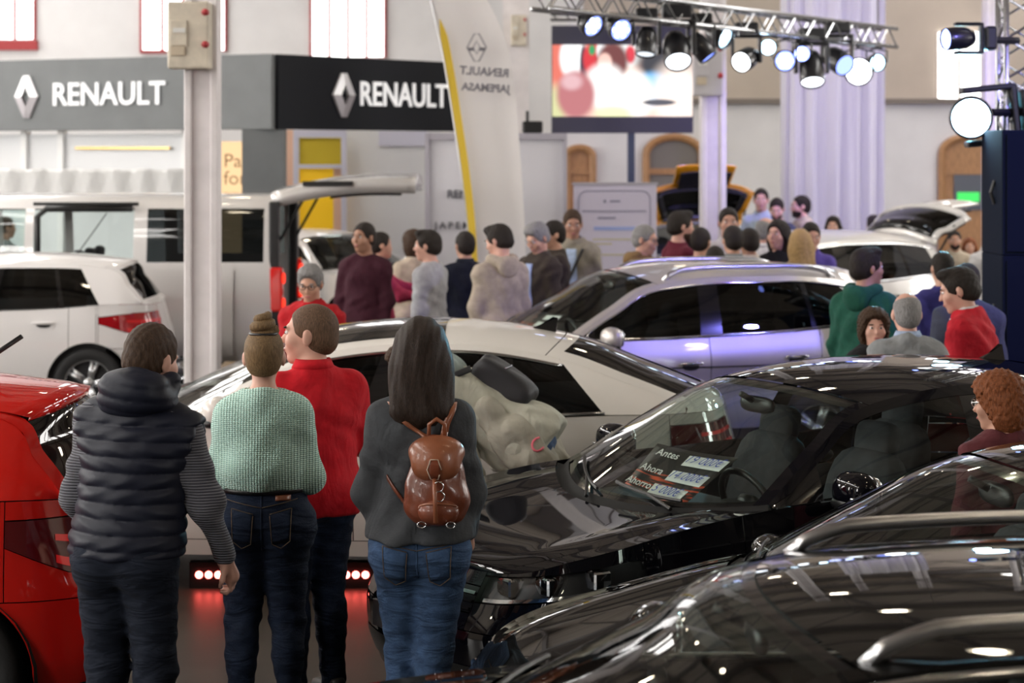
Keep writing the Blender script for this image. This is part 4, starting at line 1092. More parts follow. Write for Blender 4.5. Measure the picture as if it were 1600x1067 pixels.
def build_van():
    m = paint('van_silver_paint', (.60, .58, .57), .25, .4)
    Yn = 20.0; xr = P2W(424, 0, Yn)[0]
    r = empty('silver_van', (xr, Yn, 0), 0, 'long silver van with sliding door and tailgate wide open', 'van')
    # side profile: inset from near side as function of z
    prof = Cur([(.28, .06), (.5, .0), (.9, .0), (1.22, .02), (1.6, .07), (1.80, .12), (1.88, .20), (1.925, .34), (1.945, .7), (1.95, .97)])
    sec = [(z, float(prof(z))) for z in (.28, .4, .5, .7, .9, 1.05, 1.22, 1.3, 1.4, 1.5, 1.6, 1.7, 1.80)]
    W2 = 1.94
    def panel(nm, x0, x1, z0, z1, mat, far=False, n=8, par=r, inset=0):
        zs = np.linspace(z0, z1, 12)
        P = np.zeros((n, 12, 3))
        for i, x in enumerate(np.linspace(x0, x1, n)):
            P[i, :, 0] = x; P[i, :, 2] = zs; y = prof(zs) + inset
            P[i, :, 1] = W2 - y if far else y
        return grid_mesh(nm, P, mat, par)
    px = lambda p: P2W(p, 0, Yn)[0] - xr
    x_r0, x_r1 = px(228), px(411); x_d0, x_d1 = px(50), px(207); x_f0, x_f1 = px(-70), px(36)
    zt, zb = 1.86, 1.27
    for far in (False, True):
        panel('rear_quarter', x_d1, 0, .28, zb, m, far)
        panel('pillar', x_d1, x_r0, zb, 1.80, m, far); panel('pillar', x_r1, 0, zb, 1.80, m, far)
        panel('rear_side_window', x_r0, x_r1, zb, 1.80, M_GLASSD if not far else M_GLASS, far)
        panel('pillar', x_f1, x_d0, .28, 1.80, m, far)
        panel('front_door', x_f0 - .15, x_f1, .28, 1.25, m, far); panel('front_door_window', x_f0, x_f1, 1.25, 1.80, M_GLASS, far)
        panel('front_wing', -5.0, x_f0 - .15, .35, 1.05, m, far)
        panel('window_frame', x_f0 - .15, x_f0, 1.25, 1.80, m, far)
        if far:
            panel('far_door', x_d0, x_d1, .28, 1.15, m, True); panel('far_window', x_d0, x_d1, 1.15, 1.80, M_GLASS, True)
    # roof
    ys = [(1.80, float(prof(1.80)))] + [(float(z), float(prof(z))) for z in (1.84, 1.88, 1.91, 1.925, 1.94, 1.945, 1.95)]
    pts = [(y, z) for z, y in ys] + [(W2 - y, z) for z, y in ys[::-1]]
    P = np.zeros((20, len(pts), 3))
    for i, x in enumerate(np.linspace(-3.95, 0.0, 20)):
        for j, (y, z) in enumerate(pts): P[i, j] = (x, y, z - .05 * max(0, (-x - 3.4) / .55) ** 2)
    grid_mesh('roof', P, m, r)
    # windscreen, bonnet, nose
    P = np.zeros((8, 12, 3))
    for i in range(8):
        q = i / 7
        for j in range(12):
            s = j / 11 * 2 - 1
            P[i, j] = (-3.95 - .75 * q - .12 * (1 - s * s), W2 / 2 + s * (.80 + .08 * q), 1.86 - .72 * q)
    grid_mesh('windscreen', P, M_WIND, r)
    P = np.zeros((10, 12, 3))
    for i in range(10):
        q = i / 9
        for j in range(12):
            s = j / 11 * 2 - 1
            P[i, j] = (-4.70 - .12 * (1 - s * s) - .28 * math.sin(min(1, q * 1.3) * math.pi / 2), W2 / 2 + s * .93, 1.14 - .18 * q - .66 * max(0, q - .35) ** 1.1)
    grid_mesh('nose', P, m, r)
    # door rails, seats and dark cabin
    b = MB(); b.tube([(x_d0 + .03, .09, .45), (x_d0 + .03, .09, 1.72), (x_d0 + .12, .11, 1.80), (x_d1 - .02, .11, 1.80)], .035, 6); b.build('door_seal', M_TRIM, r, True)
    b = MB(); b.tube([(x_d0, .06, 1.85), (x_d1 + .05, .06, 1.85)], .02, 6); b.build('door_track', M_TRIM, r)
    b = MB(); b.box(-2.2, .97, .33, 4.3, 1.8, .05); b.build('load_floor', M_INNER, r)
    b = MB(); b.box(-2.0, .97, 1.80, 3.8, 1.55, .03); b.build('headlining', pbr('headlining', (.25, .25, .25), .9), r)
    for xs, ys_ in ((-3.1, .45), (-3.1, 1.45), (-2.2, .45), (-2.2, 1.0), (-2.2, 1.5)):
        e = bpy.data.objects.new('van_seat', None); COL.objects.link(e); e.parent = r; e.location = (xs - .2, ys_, .22)
        for nm, me in seat_meshes(M_SEAT): link_mesh(nm, me, None, e)
    # slid-back door lies outside the rear quarter
    sd = panel('sliding_door', x_d1 + .02, x_d1 + 1.0, .34, 1.2, m, inset=-.03)
    b = MB(); b.ball((x_d1 + .22, -.05, .93), (.12, .02, .03), 12, 8, 2.6); b.build('door_handle', m, sd, True)
    # tail: pillars, lights, bumper, open tailgate
    for y in (.10, W2 - .10):
        b = MB(); b.box(.02, y, 1.1, .10, .16, 1.55); b.build('tail_pillar', M_TRIM, r, bevel=.02)
        tl = MB(); tl.box(.045, y - .03 if y < 1 else y + .03, 1.0, .13, .15, .44); t = tl.build('tail_light', pbr('van_red_lens', (.5, .01, .01), .1, coat=1.0, emis=(1, .03, .02), estr=.12), r, bevel=.025)
        for zz in (.86, 1.11):
            b = MB(); b.ball((.11, y - .04, zz), (.02, .05, .055), 12, 8, 3); b.build('lit_lamp', M_REDLIT, t, True)
    b = MB(); b.box(.06, W2 / 2, .42, .2, W2 - .1, .26); b.build('rear_bumper', M_TRIM, r, bevel=.04)
    P = np.zeros((14, 12, 3)); Q = np.zeros((6, 10, 3))
    for i in range(14):
        q = i / 13
        x = .0 + 1.42 * q; z = 1.93 + .14 * q - .0 * q + .10 * math.sin(q * math.pi) * .6
        for j in range(12):
            s = j / 11 * 2 - 1
            P[i, j] = (x, W2 / 2 + s * (.88 - .06 * q), z - .05 * s * s)
    tg = grid_mesh('tailgate', P, m, r, thick=.14)
    for i in range(6):
        for j in range(10):
            s = j / 9 * 2 - 1; q = .40 + .5 * i / 5
            Q[i, j] = (1.42 * q, W2 / 2 + s * .8, 1.93 + .14 * q + .06 * math.sin(q * math.pi) - .085 - .05 * s * s)
    grid_mesh('tailgate_glass', Q, M_GLASSD, tg, thick=.02)
    b = MB(); b.box(.55, .12, 2.05, .5, .06, .05); b.build('wiper', M_TRIM, tg)
    for y in (.16, W2 - .16):
        b = MB(); b.tube([(.05, y, 1.45), (.32, y, 1.93)], .016, 6); b.build('gas_strut', M_TRIM, r)
    ty, rm, dm = wheel_mesh(5)
    for xw in (-.95, -4.05):
        for y, rot in ((.1, 0), (W2 - .1, math.pi)):
            w = link_mesh('wheel', ty, None, r); w.location = (xw, y, .315); w.rotation_euler = (0, 0, rot); link_mesh('rim', rm, None, w)
    return r
build_van()
# white cloth pelmet behind the van roof
cl = np.zeros((8, 60, 3)); rnd = random.Random(9)
for i in range(8):
    for j in range(60):
        x, _ = P2W(-60 + j * 6, 0, 24.6); z = P2W(0, 264, 24.6)[1] - i * .048
        cl[i, j] = (x, 24.6 + .02 * math.sin(j * .9) + .015 * math.sin(j * 2.3 + i), z + .008 * math.sin(j * .7))
aw = grid_mesh('cloth_pelmet', cl, pbr('white_cloth', (.74, .74, .74), .8, bump=.3, bscale=12), thick=.02)
tag(aw, 'white cloth pelmet stretched above the roof of the van', 'pelmet')
b = MB()
for p in (-50, 284):
    x, z = P2W(p, 300, 24.68); b2 = MB(); b2.tube([(x, 24.68, 0), (x, 24.68, z + .2)], .03, 6); b2.build('pelmet_post', M_IRON, aw)
# red light bar under the white fastback
lbx = empty('light_bar', (0, 0, 0), 0, 'dark floor bar with round red lamps under the white fastback', 'light bar')
YL = 10.9
xa, za = P2W(296, 905, YL); xb_, _ = P2W(585, 905, YL)
b = MB(); b.box((xa + xb_) / 2, YL + .04, .07, xb_ - xa, .08, .14); b.build('bar', M_TRIM, lbx)
for p in (311, 326, 341, 541, 556, 571):
    x, z = P2W(p, 898, YL)
    b = MB(); b.lathe([(.001, -.012), (.019, -.010), (.021, 0)], 14, 'y', (x, YL, z)); b.build('red_lamp', emit('red_lamp_core', (1.0, .10, .08), 14), lbx, True)

# ---------------------------------------------------------------- price posters inside the windscreens
def on_glass(car, px, py, inset=.02):
    """point just inside the windscreen that the photo shows at this pixel"""
    k = car.root.scale[0]; a = car.root.rotation_euler[2]; L = car.root.location
    U, S = np.meshgrid(np.linspace(.02, .98, 97), np.linspace(-.93, .93, 187), indexing='ij')
    P = car.top(U, S); X = P[..., 0] * k; Yl = P[..., 1] * k
    wx = L.x + X * math.cos(a) - Yl * math.sin(a); wy = L.y + X * math.sin(a) + Yl * math.cos(a)
    e = (800 + F_PX * wx / wy - px) ** 2 + (HORIZON + F_PX * (CAM_H - P[..., 2] * k) / wy - py) ** 2
    i = np.unravel_index(np.argmin(e), e.shape); p = P[i].copy(); p[0] += inset; p[2] -= inset * .6
    return p
def poster_mat():
    m = pbr('poster_black', (.012, .011, .012), .35); N = m.node_tree.nodes; L = m.node_tree.links
    tc = N.new('ShaderNodeTexCoord'); mp = N.new('ShaderNodeMapping'); mp.inputs['Rotation'].default_value = (0, 0, .35); mp.inputs['Scale'].default_value = (2.2, 13, 1)
    L.new(tc.outputs['UV'], mp.inputs[0]); n = N.new('ShaderNodeTexNoise'); n.inputs['Scale'].default_value = 1.6; n.inputs['Detail'].default_value = 3; L.new(mp.outputs[0], n.inputs['Vector'])
    sp = N.new('ShaderNodeSeparateXYZ'); L.new(tc.outputs['UV'], sp.inputs[0])
    band = N.new('ShaderNodeMapRange'); band.interpolation_type = 'SMOOTHSTEP'; band.inputs['From Min'].default_value = .30; band.inputs['From Max'].default_value = .62; L.new(sp.outputs[1], band.inputs['Value'])
    mu = N.new('ShaderNodeMath'); mu.operation = 'MULTIPLY'; L.new(n.outputs['Fac'], mu.inputs[0]); L.new(band.outputs[0], mu.inputs[1])
    r = N.new('ShaderNodeValToRGB'); r.color_ramp.elements[0].position = .50; r.color_ramp.elements[0].color = (.012, .011, .012, 1); r.color_ramp.elements[1].position = .64; r.color_ramp.elements[1].color = (.75, .09, .03, 1)
    L.new(mu.outputs[0], r.inputs[0]); L.new(r.outputs[0], N['Principled BSDF'].inputs['Base Color'])
    return m
def poster(car, corners, label, rows):
    c = [Vector(on_glass(car, *p)) for p in corners]      # TL TR BR BL, car-local
    r = empty('price_poster', (0, 0, 0), 0, label, 'poster')
    r.location = car.root.location; r.rotation_euler = car.root.rotation_euler; r.scale = car.root.scale
    nrm = (c[1] - c[0]).cross(c[3] - c[0]).normalized()
    if nrm.x > 0: nrm = -nrm
    def M(a, b, o=0.0): return c[0].lerp(c[1], a).lerp(c[3].lerp(c[2], a), b) + nrm * (o - .012 * math.sin(math.pi * min(max(a, 0), 1)))
    n = 12; V = [M(i / (n - 1), j / (n - 1)) for i in range(n) for j in range(n)]
    Fc = [(i * n + j, (i + 1) * n + j, (i + 1) * n + j + 1, i * n + j + 1) for i in range(n - 1) for j in range(n - 1)]
    o = mesh_from('sheet', V, Fc, poster_mat() if 'poster_black' not in MATS else MATS['poster_black'], r, True)
    uv = o.data.uv_layers.new(); cs = {}
    for lp in o.data.loops:
        i, j = divmod(lp.vertex_index, n); uv.data[lp.index].uv = (i / (n - 1), j / (n - 1))
    md = o.modifiers.new('solid', 'SOLIDIFY'); md.thickness = .002
    ink = pbr('poster_white_ink', (.85, .85, .85), .5); blue = pbr('blue_marker', (.03, .06, .40), .5); tg = pbr('white_tag', (.80, .80, .78), .5)
    W = (c[1] - c[0]).length; Hh = (c[3] - c[0]).length
    for word, num, (wa, wb), (ta, tb) in rows:
        for txt, (ca, cb), hgt, mt, sh, off, nm in ((word, (wa, wb), .135, ink, 0, .003, 'word'), (num, (ta, tb), .15, blue, .35, .016, 'handwritten_price')):
            if not txt: continue
            t = text_mesh(nm, txt, 1.0, mt, r, bold=.012 if nm == 'word' else 0, shear=sh, extrude=0, spacing=1.0 if nm == 'word' else 1.05)
            for v in t.data.vertices:
                v.co = M(ca + v.co.x * hgt * 1.45 * Hh / W, cb - v.co.y * hgt * 1.45, off)
        b = MB(); q = [M(ta + sx * .255, tb + sy * .105, .004) for sx, sy in ((-1, -1), (1, -1), (1, 1), (-1, 1))]
        b.add(q + [p - nrm * .002 for p in q], [(0, 1, 2, 3), (7, 6, 5, 4), (0, 4, 5, 1), (1, 5, 6, 2), (2, 6, 7, 3), (3, 7, 4, 0)]); b.build('price_tag', tg, r)
ROWS = [('Antes', '19 000€', (.215, .17), (.715, .21)), ('Ahora', '14 000€', (.18, .52), (.69, .545)), ('Ahorro', '5 000€', (.165, .83), (.62, .86))]
poster(polo, [(1023, 688), (1148, 712), (1062, 787), (968, 756)], 'black price poster with three white price tags in the black hatchback', ROWS)
poster(tiguan, [(833, 484), (880, 489), (838, 521), (797, 511)], 'black price poster with white tags in the silver car windscreen', [('', '', a, b) for _, _, a, b in ROWS])

# ================================================================ flag, curtain, screen and stage lights
def feather_flag():
    Y = 20.0
    left = [(740, 560), (733, 360), (722, 260), (710, 180), (699, 110), (690, 62), (680, 20), (668, -30), (655, -75)]
    right = [(822, 560), (821, 380), (817, 300), (812, 230), (806, 160), (799, 100), (789, 60), (772, 20), (745, -25), (700, -62), (655, -75)]
    L = CR2(left); R = CR2(right)
    r = empty('feather_flag', (0, 0, 0), 0, 'white feather flag with yellow edge and lettering seen mirrored', 'flag')
    n, m = 40, 16
    P = np.zeros((n, m, 3))
    for i in range(n):
        a = L(np.array([i / (n - 1)]))[0]; c = R(np.array([i / (n - 1)]))[0]
        for j in range(m):
            q = j / (m - 1); px, py = a * (1 - q) + c * q
            yy = Y + .035 * math.sin(q * 7 + i * .12) * (1 - i / n) + .05 * math.sin(q * 3.1)
            x, z = P2W(px, py, Y); P[i, j] = (x, yy, z)
    fm = pbr('flag_cloth', (.86, .83, .82), .8); N = fm.node_tree.nodes; Lk = fm.node_tree.links
    tr = N.new('ShaderNodeBsdfTranslucent'); tr.inputs[0].default_value = (.9, .87, .87, 1); mx = N.new('ShaderNodeMixShader'); mx.inputs[0].default_value = .45
    Lk.new(N['Principled BSDF'].outputs[0], mx.inputs[1]); Lk.new(tr.outputs[0], mx.inputs[2]); Lk.new(mx.outputs[0], N['Material Output'].inputs[0])
    grid_mesh('cloth', P, fm, r)
    S = np.zeros((n, 3, 3))
    for i in range(n):
        a = L(np.array([i / (n - 1)]))[0]; c = R(np.array([i / (n - 1)]))[0]
        ww = np.clip((.80 - i / (n - 1)) / .05, 0, 1) * 11 + .6
        for j in range(3):
            x, z = P2W(a[0] + ww * (j - 1) / 2 + 5, a[1], Y); S[i, j] = (x, Y - .07, z)
    grid_mesh('yellow_edge', S[:32], pbr('flag_yellow', (.80, .56, .05), .7), r)
    b = MB(); b.tube([(*[P2W(p[0] - 2, p[1], Y)[0], Y], P2W(p[0] - 2, p[1], Y)[1]) for p in [L(np.array([q]))[0] for q in np.linspace(0, 1, 20)]] , .014, 6)
    b.build('pole', M_SATIN, r, True)
    ink = pbr('flag_ink', (.22, .21, .24), .7)
    for wd, px, py, sz, rot in (('RENAULT', 757, 113, .112, .07), ('JAPEMASA', 759, 138, .105, .06)):
        t = text_mesh('lettering', wd, sz, ink, r, bold=.004, extrude=.002)
        x, z = P2W(px, py, Y); t.location = (x, Y - .085, z); t.rotation_euler = (math.pi / 2, rot, 0); t.scale = (-1, 1, 1)
    e = empty('emblem', (0, 0, 0)); e.parent = r
    x, z = P2W(745, 75, Y); b = MB()
    o = [(-.24, 1), (.24, 1), (1, 0), (.24, -1), (-.24, -1), (-1, 0)]
    b.tube([(x + a * .095, Y - .09, z + c * .135) for a, c in o], .007, 5, closed=True)
    b.tube([(x + a * .095, Y - .09, z + c * .135) for a, c in [(0, .48), (.36, 0), (0, -.48), (-.36, 0)]], .006, 5, closed=True)
    for sx in (-1, 1): b.add([(x + sx * .035, Y - .088, z), (x + sx * .095, Y - .088, z), (x + sx * .07, Y - .088, z - .035), (x + sx * .025, Y - .088, z - .03)], [(0, 1, 2, 3)])
    b.build('emblem_lines', ink, e)
    b = MB(); b.lathe([(.001, .06), (.22, .05), (.25, 0)], 20, 'z', (*[P2W(742, 0, Y)[0], Y], 0)); b.build('base', M_TRIM, r)
    b = MB(); b.tube([(P2W(738, 0, Y)[0], Y, .03), (P2W(738, 560, Y)[0], Y, P2W(738, 560, Y)[1])], .016, 6); b.build('pole_foot', M_SATIN, r)
feather_flag()

def curtain():
    Y = 27.0
    x0 = P2W(1222, 0, Y)[0]; x1 = P2W(1380, 0, Y)[0]
    n, m = 30, 121
    P = np.zeros((n, m, 3)); rnd = random.Random(4)
    ph = [rnd.uniform(0, 6) for _ in range(6)]
    for i in range(n):
        z = .02 + 6.4 * i / (n - 1)
        for j in range(m):
            q = j / (m - 1); a = math.pi * (1.05 - 1.1 * q)
            fold = .05 * math.sin(q * 52 + ph[0] + .3 * math.sin(z * 1.2)) + .03 * math.sin(q * 91 + ph[1]) + .02 * math.sin(q * 23 + z * .8)
            P[i, j] = ((x0 + x1) / 2 + (x1 - x0) / 2 * math.cos(a) * 1.0 + fold * .2, Y - .30 * math.sin(a) - fold, z)
    m_ = pbr('sheer_white_cloth', (.84, .83, .88), .8)
    N = m_.node_tree.nodes; L = m_.node_tree.links
    tr = N.new('ShaderNodeBsdfTranslucent'); tr.inputs[0].default_value = (.86, .85, .92, 1); mx = N.new('ShaderNodeMixShader'); mx.inputs[0].default_value = .4
    L.new(N['Principled BSDF'].outputs[0], mx.inputs[1]); L.new(tr.outputs[0], mx.inputs[2]); L.new(mx.outputs[0], N['Material Output'].inputs[0])
    o = grid_mesh('curtain', P, m_)
    tag(o, 'tall sheer white curtain in folds round two pillars', 'curtain')
    # thin tied-back strand of cloth
curtain()

def video_wall():
    Y = 28.0
    r = empty('video_wall', (0, 0, 0), 0, 'video wall showing a sunlit crowd, on a dark post', 'screen')
    rect(r, 'bezel', 862, 40, 1083, 208, Y, pbr('screen_bezel', (.055, .055, .075), .45), .16)
    m, N, L = new_mat('screen_picture'); N.remove(N['Principled BSDF'])
    tc = N.new('ShaderNodeTexCoord'); sep = N.new('ShaderNodeSeparateXYZ'); L.new(tc.outputs['Generated'], sep.inputs[0])
    cur = None
    def const(c):
        n = N.new('ShaderNodeRGB'); n.outputs[0].default_value = (*c, 1); return n.outputs[0]
    cur = const((.75, .50, .42))
    def mth(op, a, b):
        n = N.new('ShaderNodeMath'); n.operation = op
        for k, v in enumerate((a, b)):
            if isinstance(v, (int, float)): n.inputs[k].default_value = v
            else: L.new(v, n.inputs[k])
        return n.outputs[0]
    # blobs: centre x, y (photo px), radii, colour, hardness
    for px, py, rx, ry, c, hd in [(875, 90, 22, 60, (.62, .16, .12), 2), (895, 90, 20, 34, (.95, .95, .95), 4), (912, 100, 6, 30, (.05, .05, .07), 4), (925, 92, 14, 26, (.55, .05, .06), 4), (925, 78, 5, 8, (.05, .3, .12), 3), (940, 80, 8, 14, (.85, .85, .85), 4), (985, 82, 20, 22, (.8, .82, .8), 3), (985, 85, 8, 14, (.6, .06, .08), 3), (1040, 100, 45, 36, (.06, .06, .07), 3), (1020, 140, 30, 26, (.10, .45, .85), 3), (1060, 150, 40, 50, (.95, .80, .72), 2), (985, 150, 34, 40, (1.0, .93, .88), 3), (957, 96, 24, 30, (.16, .06, .06), 4), (945, 98, 11, 15, (.75, .48, .42), 4), (945, 135, 32, 34, (1.0, .96, .94), 3), (1030, 160, 26, 5, (.1, .1, .12), 4), (870, 165, 16, 30, (.55, .55, .3), 2), (960, 178, 28, 12, (.75, .75, .45), 2), (900, 148, 30, 38, (.42, .16, .17), 4), (893, 128, 16, 12, (.6, .38, .40), 2)]:
        u = (px - 863) / 219; v = 1 - (py - 70) / 112
        dx = mth('DIVIDE', mth('SUBTRACT', sep.outputs[0], u), rx / 219); dz = mth('DIVIDE', mth('SUBTRACT', sep.outputs[2], v), ry / 112)
        d = mth('SQRT', mth('ADD', mth('MULTIPLY', dx, dx), mth('MULTIPLY', dz, dz)), 0)
        f = N.new('ShaderNodeMapRange'); f.interpolation_type = 'SMOOTHSTEP'
        f.inputs['From Min'].default_value = 1 + .9 / hd; f.inputs['From Max'].default_value = 1 - .9 / hd; L.new(d, f.inputs['Value'])
        mx = N.new('ShaderNodeMix'); mx.data_type = 'RGBA'; L.new(f.outputs[0], mx.inputs[0]); L.new(cur, mx.inputs[6]); L.new(const(c), mx.inputs[7]); cur = mx.outputs[2]
    e = N.new('ShaderNodeEmission'); e.inputs[1].default_value = 1.05; L.new(cur, e.inputs[0]); L.new(e.outputs[0], N['Material Output'].inputs[0])
    rect(r, 'picture', 863, 70, 1082, 182, Y - .01, m, .012)
    rect(r, 'post', 981, 205, 992, 520, Y + .05, pbr('post_blue_grey', (.06, .08, .12), .4), .12)
    x, z = P2W(986, 451, Y); b = MB(); b.box(x, Y + .1, .02, 1.0, .8, .04); b.build('foot_plate', M_TRIM, r)
    tr = empty('screen_truss', (0, 0, 0), 0, 'silver lattice bar above the video wall', 'truss')
    b = MB()
    for dz, dy in ((22, 0), (31, 0)):
        a = P2W(860, dz, Y - .3); c = P2W(1100, dz + 1, Y - .3); b.tube([(a[0], Y - .3 + dy, a[1]), (c[0], Y - .3 + dy, c[1])], .025, 6)
    b.build('chord', M_ALLOY, tr)
    b = MB()
    for k in range(12):
        a = P2W(862 + k * 20, 22, Y - .3); c = P2W(872 + k * 20, 31, Y - .3); b.tube([(a[0], Y - .3, a[1]), (c[0], Y - .3, c[1])], .012, 5)
    b.build('lattice', M_ALLOY, tr)
video_wall()

def truss(name, A, B, w, label, n):
    A, B = Vector(A), Vector(B); d = (B - A).normalized(); sd = d.cross(Vector((0, 0, 1)))
    if sd.length < .1: sd = Vector((1, 0, 0)); up = Vector((0, 1, 0))
    else: sd.normalize(); up = sd.cross(d)
    r = empty(name, (0, 0, 0), 0, label, 'truss')
    cs = [(sd * a + up * c) * w / 2 for a, c in ((-1, -1), (1, -1), (1, 1), (-1, 1))]
    for c in cs:
        b = MB(); b.tube([A + c, B + c], .022, 8); b.build('chord', M_ALLOY, r, True)
    L = (B - A)
    for f in range(4):
        b = MB(); c0, c1 = cs[f], cs[(f + 1) % 4]
        for k in range(n):
            p = A + L * (k / n); q = A + L * ((k + .5) / n); e = A + L * ((k + 1) / n)
            b.tube([p + c0, q + c1], .010, 5); b.tube([q + c1, e + c0], .010, 5)
        b.build('lattice', M_ALLOY, r)
    return r
TA = Vector((.25, 17.4, 3.70)); TB = Vector((4.15, 22.2, 3.62))
truss('lighting_truss', TA, TB, .20, 'aluminium truss carrying the row of stage lights', 16)
TOW = 14.45
truss('truss_tower', (P2W(1592, 0, TOW)[0], TOW, 0.02), (P2W(1592, 0, TOW)[0], TOW, 4.6), .24, 'upright aluminium truss tower holding the blue moving head', 16)
# steel ropes hold the truss from the roof
for t_, lb in ((.04, 'steel rope at the near end of the lighting truss'), (.96, 'steel rope at the far end of the lighting truss')):
    p = TA.lerp(TB, t_); b = MB(); b.tube([(p.x, p.y, p.z + .09), (p.x, p.y, 8.3)], .008, 5); tag(b.build('steel_rope', M_STEEL), lb, 'rope')

M_LAMPB = pbr('stage_lamp_black', (.012, .012, .016), .35, coat=.4)
def glow(c, st): return emit('glow_%d_%d_%d_%d' % (*[int(v * 100) for v in c], int(st)), c, st)
def on_truss(px):
    k = (px - 800) / F_PX; d = TB - TA; t = (k * TA.y - TA.x) / (d.x - k * d.y); return TA + d * t
def par_can(px, py, r_px, aim, col, st, label, lit=True, at=None, grp='par cans on the truss'):
    base = at or on_truss(px); Y = base.y
    x, z = P2W(px, py, Y); rr = r_px * Y / F_PX
    r = empty('par_can', (x, Y, z), 0, label, 'stage light', grp)
    R = Vector(aim).to_track_quat('Z', 'Y').to_matrix()
    def place(b): b.V = [tuple(R @ Vector(v)) for v in b.V]; return b
    b = MB(); b.lathe([(.001, -rr * 1.5), (rr * .55, -rr * 1.45), (rr * .8, -rr * 1.0), (rr, -rr * .3), (rr * 1.02, rr * .35), (rr * .9, rr * .35), (rr * .88, rr * .1)], 24, 'z'); place(b).build('can', M_LAMPB, r, True)
    b = MB(); b.lathe([(.001, rr * .14), (rr * .88, rr * .12)], 24, 'z'); place(b).build('lens', glow(col, st) if lit else pbr('dark_lens', (.05, .05, .08), .1), r)
    if lit:
        led = MB()
        for k in range(7):
            a = k * math.pi / 3; q = 0 if k == 6 else rr * .55
            led.ball((q * math.cos(a), q * math.sin(a), rr * .16), (rr * .2, rr * .2, rr * .06), 8, 4)
        place(led).build('led_cluster', glow((.8, .88, 1), st * 1.6), r)
    dz = base.z - z - .1
    b = MB(); b.tube([(-rr * 1.15, 0, 0), (-rr * 1.15, 0, dz * .7), (0, 0, dz * .85), (rr * 1.15, 0, dz * .7), (rr * 1.15, 0, 0)], .012, 6); b.tube([(0, 0, dz * .8), (0, 0, dz)], .02, 6); b.build('bracket', M_LAMPB, r)
    return r
def moving_head(px, py, sz, aim, col, st, label, at=None, base_dir=(0, 0, 1), lit=True):
    base = at or on_truss(px); Y = base.y
    x, z = P2W(px, py, Y); s = sz * Y / F_PX
    r = empty('moving_head', (x, Y, z), 0, label, 'stage light', 'moving heads of the stage')
    R = Vector(aim).to_track_quat('Z', 'Y').to_matrix(); BD = Vector(base_dir).normalized()
    B2 = BD.to_track_quat('Z', 'Y' if abs(BD.z) > .5 else 'X').to_matrix()
    pl_ = lambda b, M_: (setattr(b, 'V', [tuple(M_ @ Vector(v)) for v in b.V]), b)[1]
    b = MB(); b.lathe([(.001, -s * .8), (s * .36, -s * .76), (s * .52, -s * .4), (s * .55, .1 * s), (s * .54, s * .65), (s * .5, s * .72), (s * .46, s * .6)], 24, 'z'); pl_(b, R).build('head', M_LAMPB, r, True)
    b = MB(); b.lathe([(.001, s * .66), (s * .47, s * .62)], 20, 'z'); pl_(b, R).build('lens', glow(col, st) if lit else pbr('dark_lens', (.05, .05, .08), .1), r)
    b = MB()
    for sg in (-1, 1): b.box(sg * s * .68, 0, s * .45, s * .16, s * .5, s * 1.3)
    b.box(0, 0, s * 1.1, s * 1.5, s * .5, s * .18); pl_(b, B2).build('yoke', M_LAMPB, r, bevel=.015)
    b = MB(); b.box(0, 0, s * 1.5, s * 1.15, s * .9, s * .55); pl_(b, B2).build('base', M_LAMPB, r, bevel=.02)
    b = MB(); b.box(s * .2, -s * .46, s * 1.5, s * .3, .01, s * .1); pl_(b, B2).build('display', glow((.5, .6, 1), 1), r)
    return r
BL = (.22, .30, 1.0); CY = (.45, .78, 1.0); WH = (.85, .92, 1.0)
par_can(925, 39, 19, (.55, -.75, -.45), BL, 2.2, 'par can glowing blue at the near end of the truss')
par_can(969, 46, 19, (.35, -.9, -.35), BL, 2.2, 'second blue par can from the near end of the truss')
moving_head(1010, 66, 30, (-.1, -.3, -1), WH, 1, 'dark moving head over the video wall, slimmest one')
moving_head(1057, 78, 40, (.05, -.75, -.8), WH, 4, 'large moving head with its white lens tilted down over the video wall')
moving_head(1095, 74, 30, (.6, -.2, -.8), BL, 2, 'moving head hanging just before the iron pillar')
par_can(1130, 57, 20, (.75, -.6, -.4), CY, 2.2, 'par can glowing cyan above the pillar switch box')
moving_head(1166, 92, 32, (-.5, -.85, -.3), WH, 5, 'moving head beside the brightest blue par can')
par_can(1200, 74, 13, (0, -1, -.05), CY, 7, 'par can shining bright cyan at the middle of the truss')
par_can(1226, 95, 17, (.05, -1, -.1), BL, 3, 'par can with broad pale blue lens, lower in the row')
par_can(1253, 84, 13, (-.1, -1, -.1), BL, 5, 'blue par can before the curtain, left of the drooping moving head')
moving_head(1268, 108, 36, (0, -.5, -.9), WH, 5, 'moving head drooping straight down before the curtain')
moving_head(1308, 94, 34, (.4, -.8, -.4), BL, 2, 'moving head beside the glaring lamp on the curtain')
par_can(1341, 112, 22, (0, -1, -.06), WH, 14, 'par can glaring white at the far end of the truss')
par_can(1370, 98, 14, (.3, -1, -.1), CY, 5, 'last par can at the far end of the truss')
twr = Vector((P2W(1570, 62, TOW)[0], TOW - .25, P2W(1570, 62, TOW)[1]))
moving_head(1497, 60, 33, (-1, -.35, -.08), BL, 7, 'violet blue moving head mounted sideways on the truss tower', at=twr, base_dir=(1, 0, 0))
moving_head(1517, 183, 62, (-.22, -1, -.05), CY, 26, 'moving head glaring cyan white straight at the hall', at=Vector((3.2, TOW - .12, 2.6)), base_dir=(1, .0, .1))
for z_, lb in ((P2W(0, 62, TOW - .25)[1], 'clamp arm of the sideways moving head'), (P2W(0, 176, TOW - .12)[1], 'clamp arm of the glaring moving head')):
    xa_ = P2W(1550, 0, TOW)[0]; b = MB(); b.tube([(xa_ - .05, TOW - .2, z_), (xa_ + .16, TOW - .1, z_)], .03, 6); tag(b.build('clamp_arm', M_LAMPB), lb + ' on the tower', 'clamp')
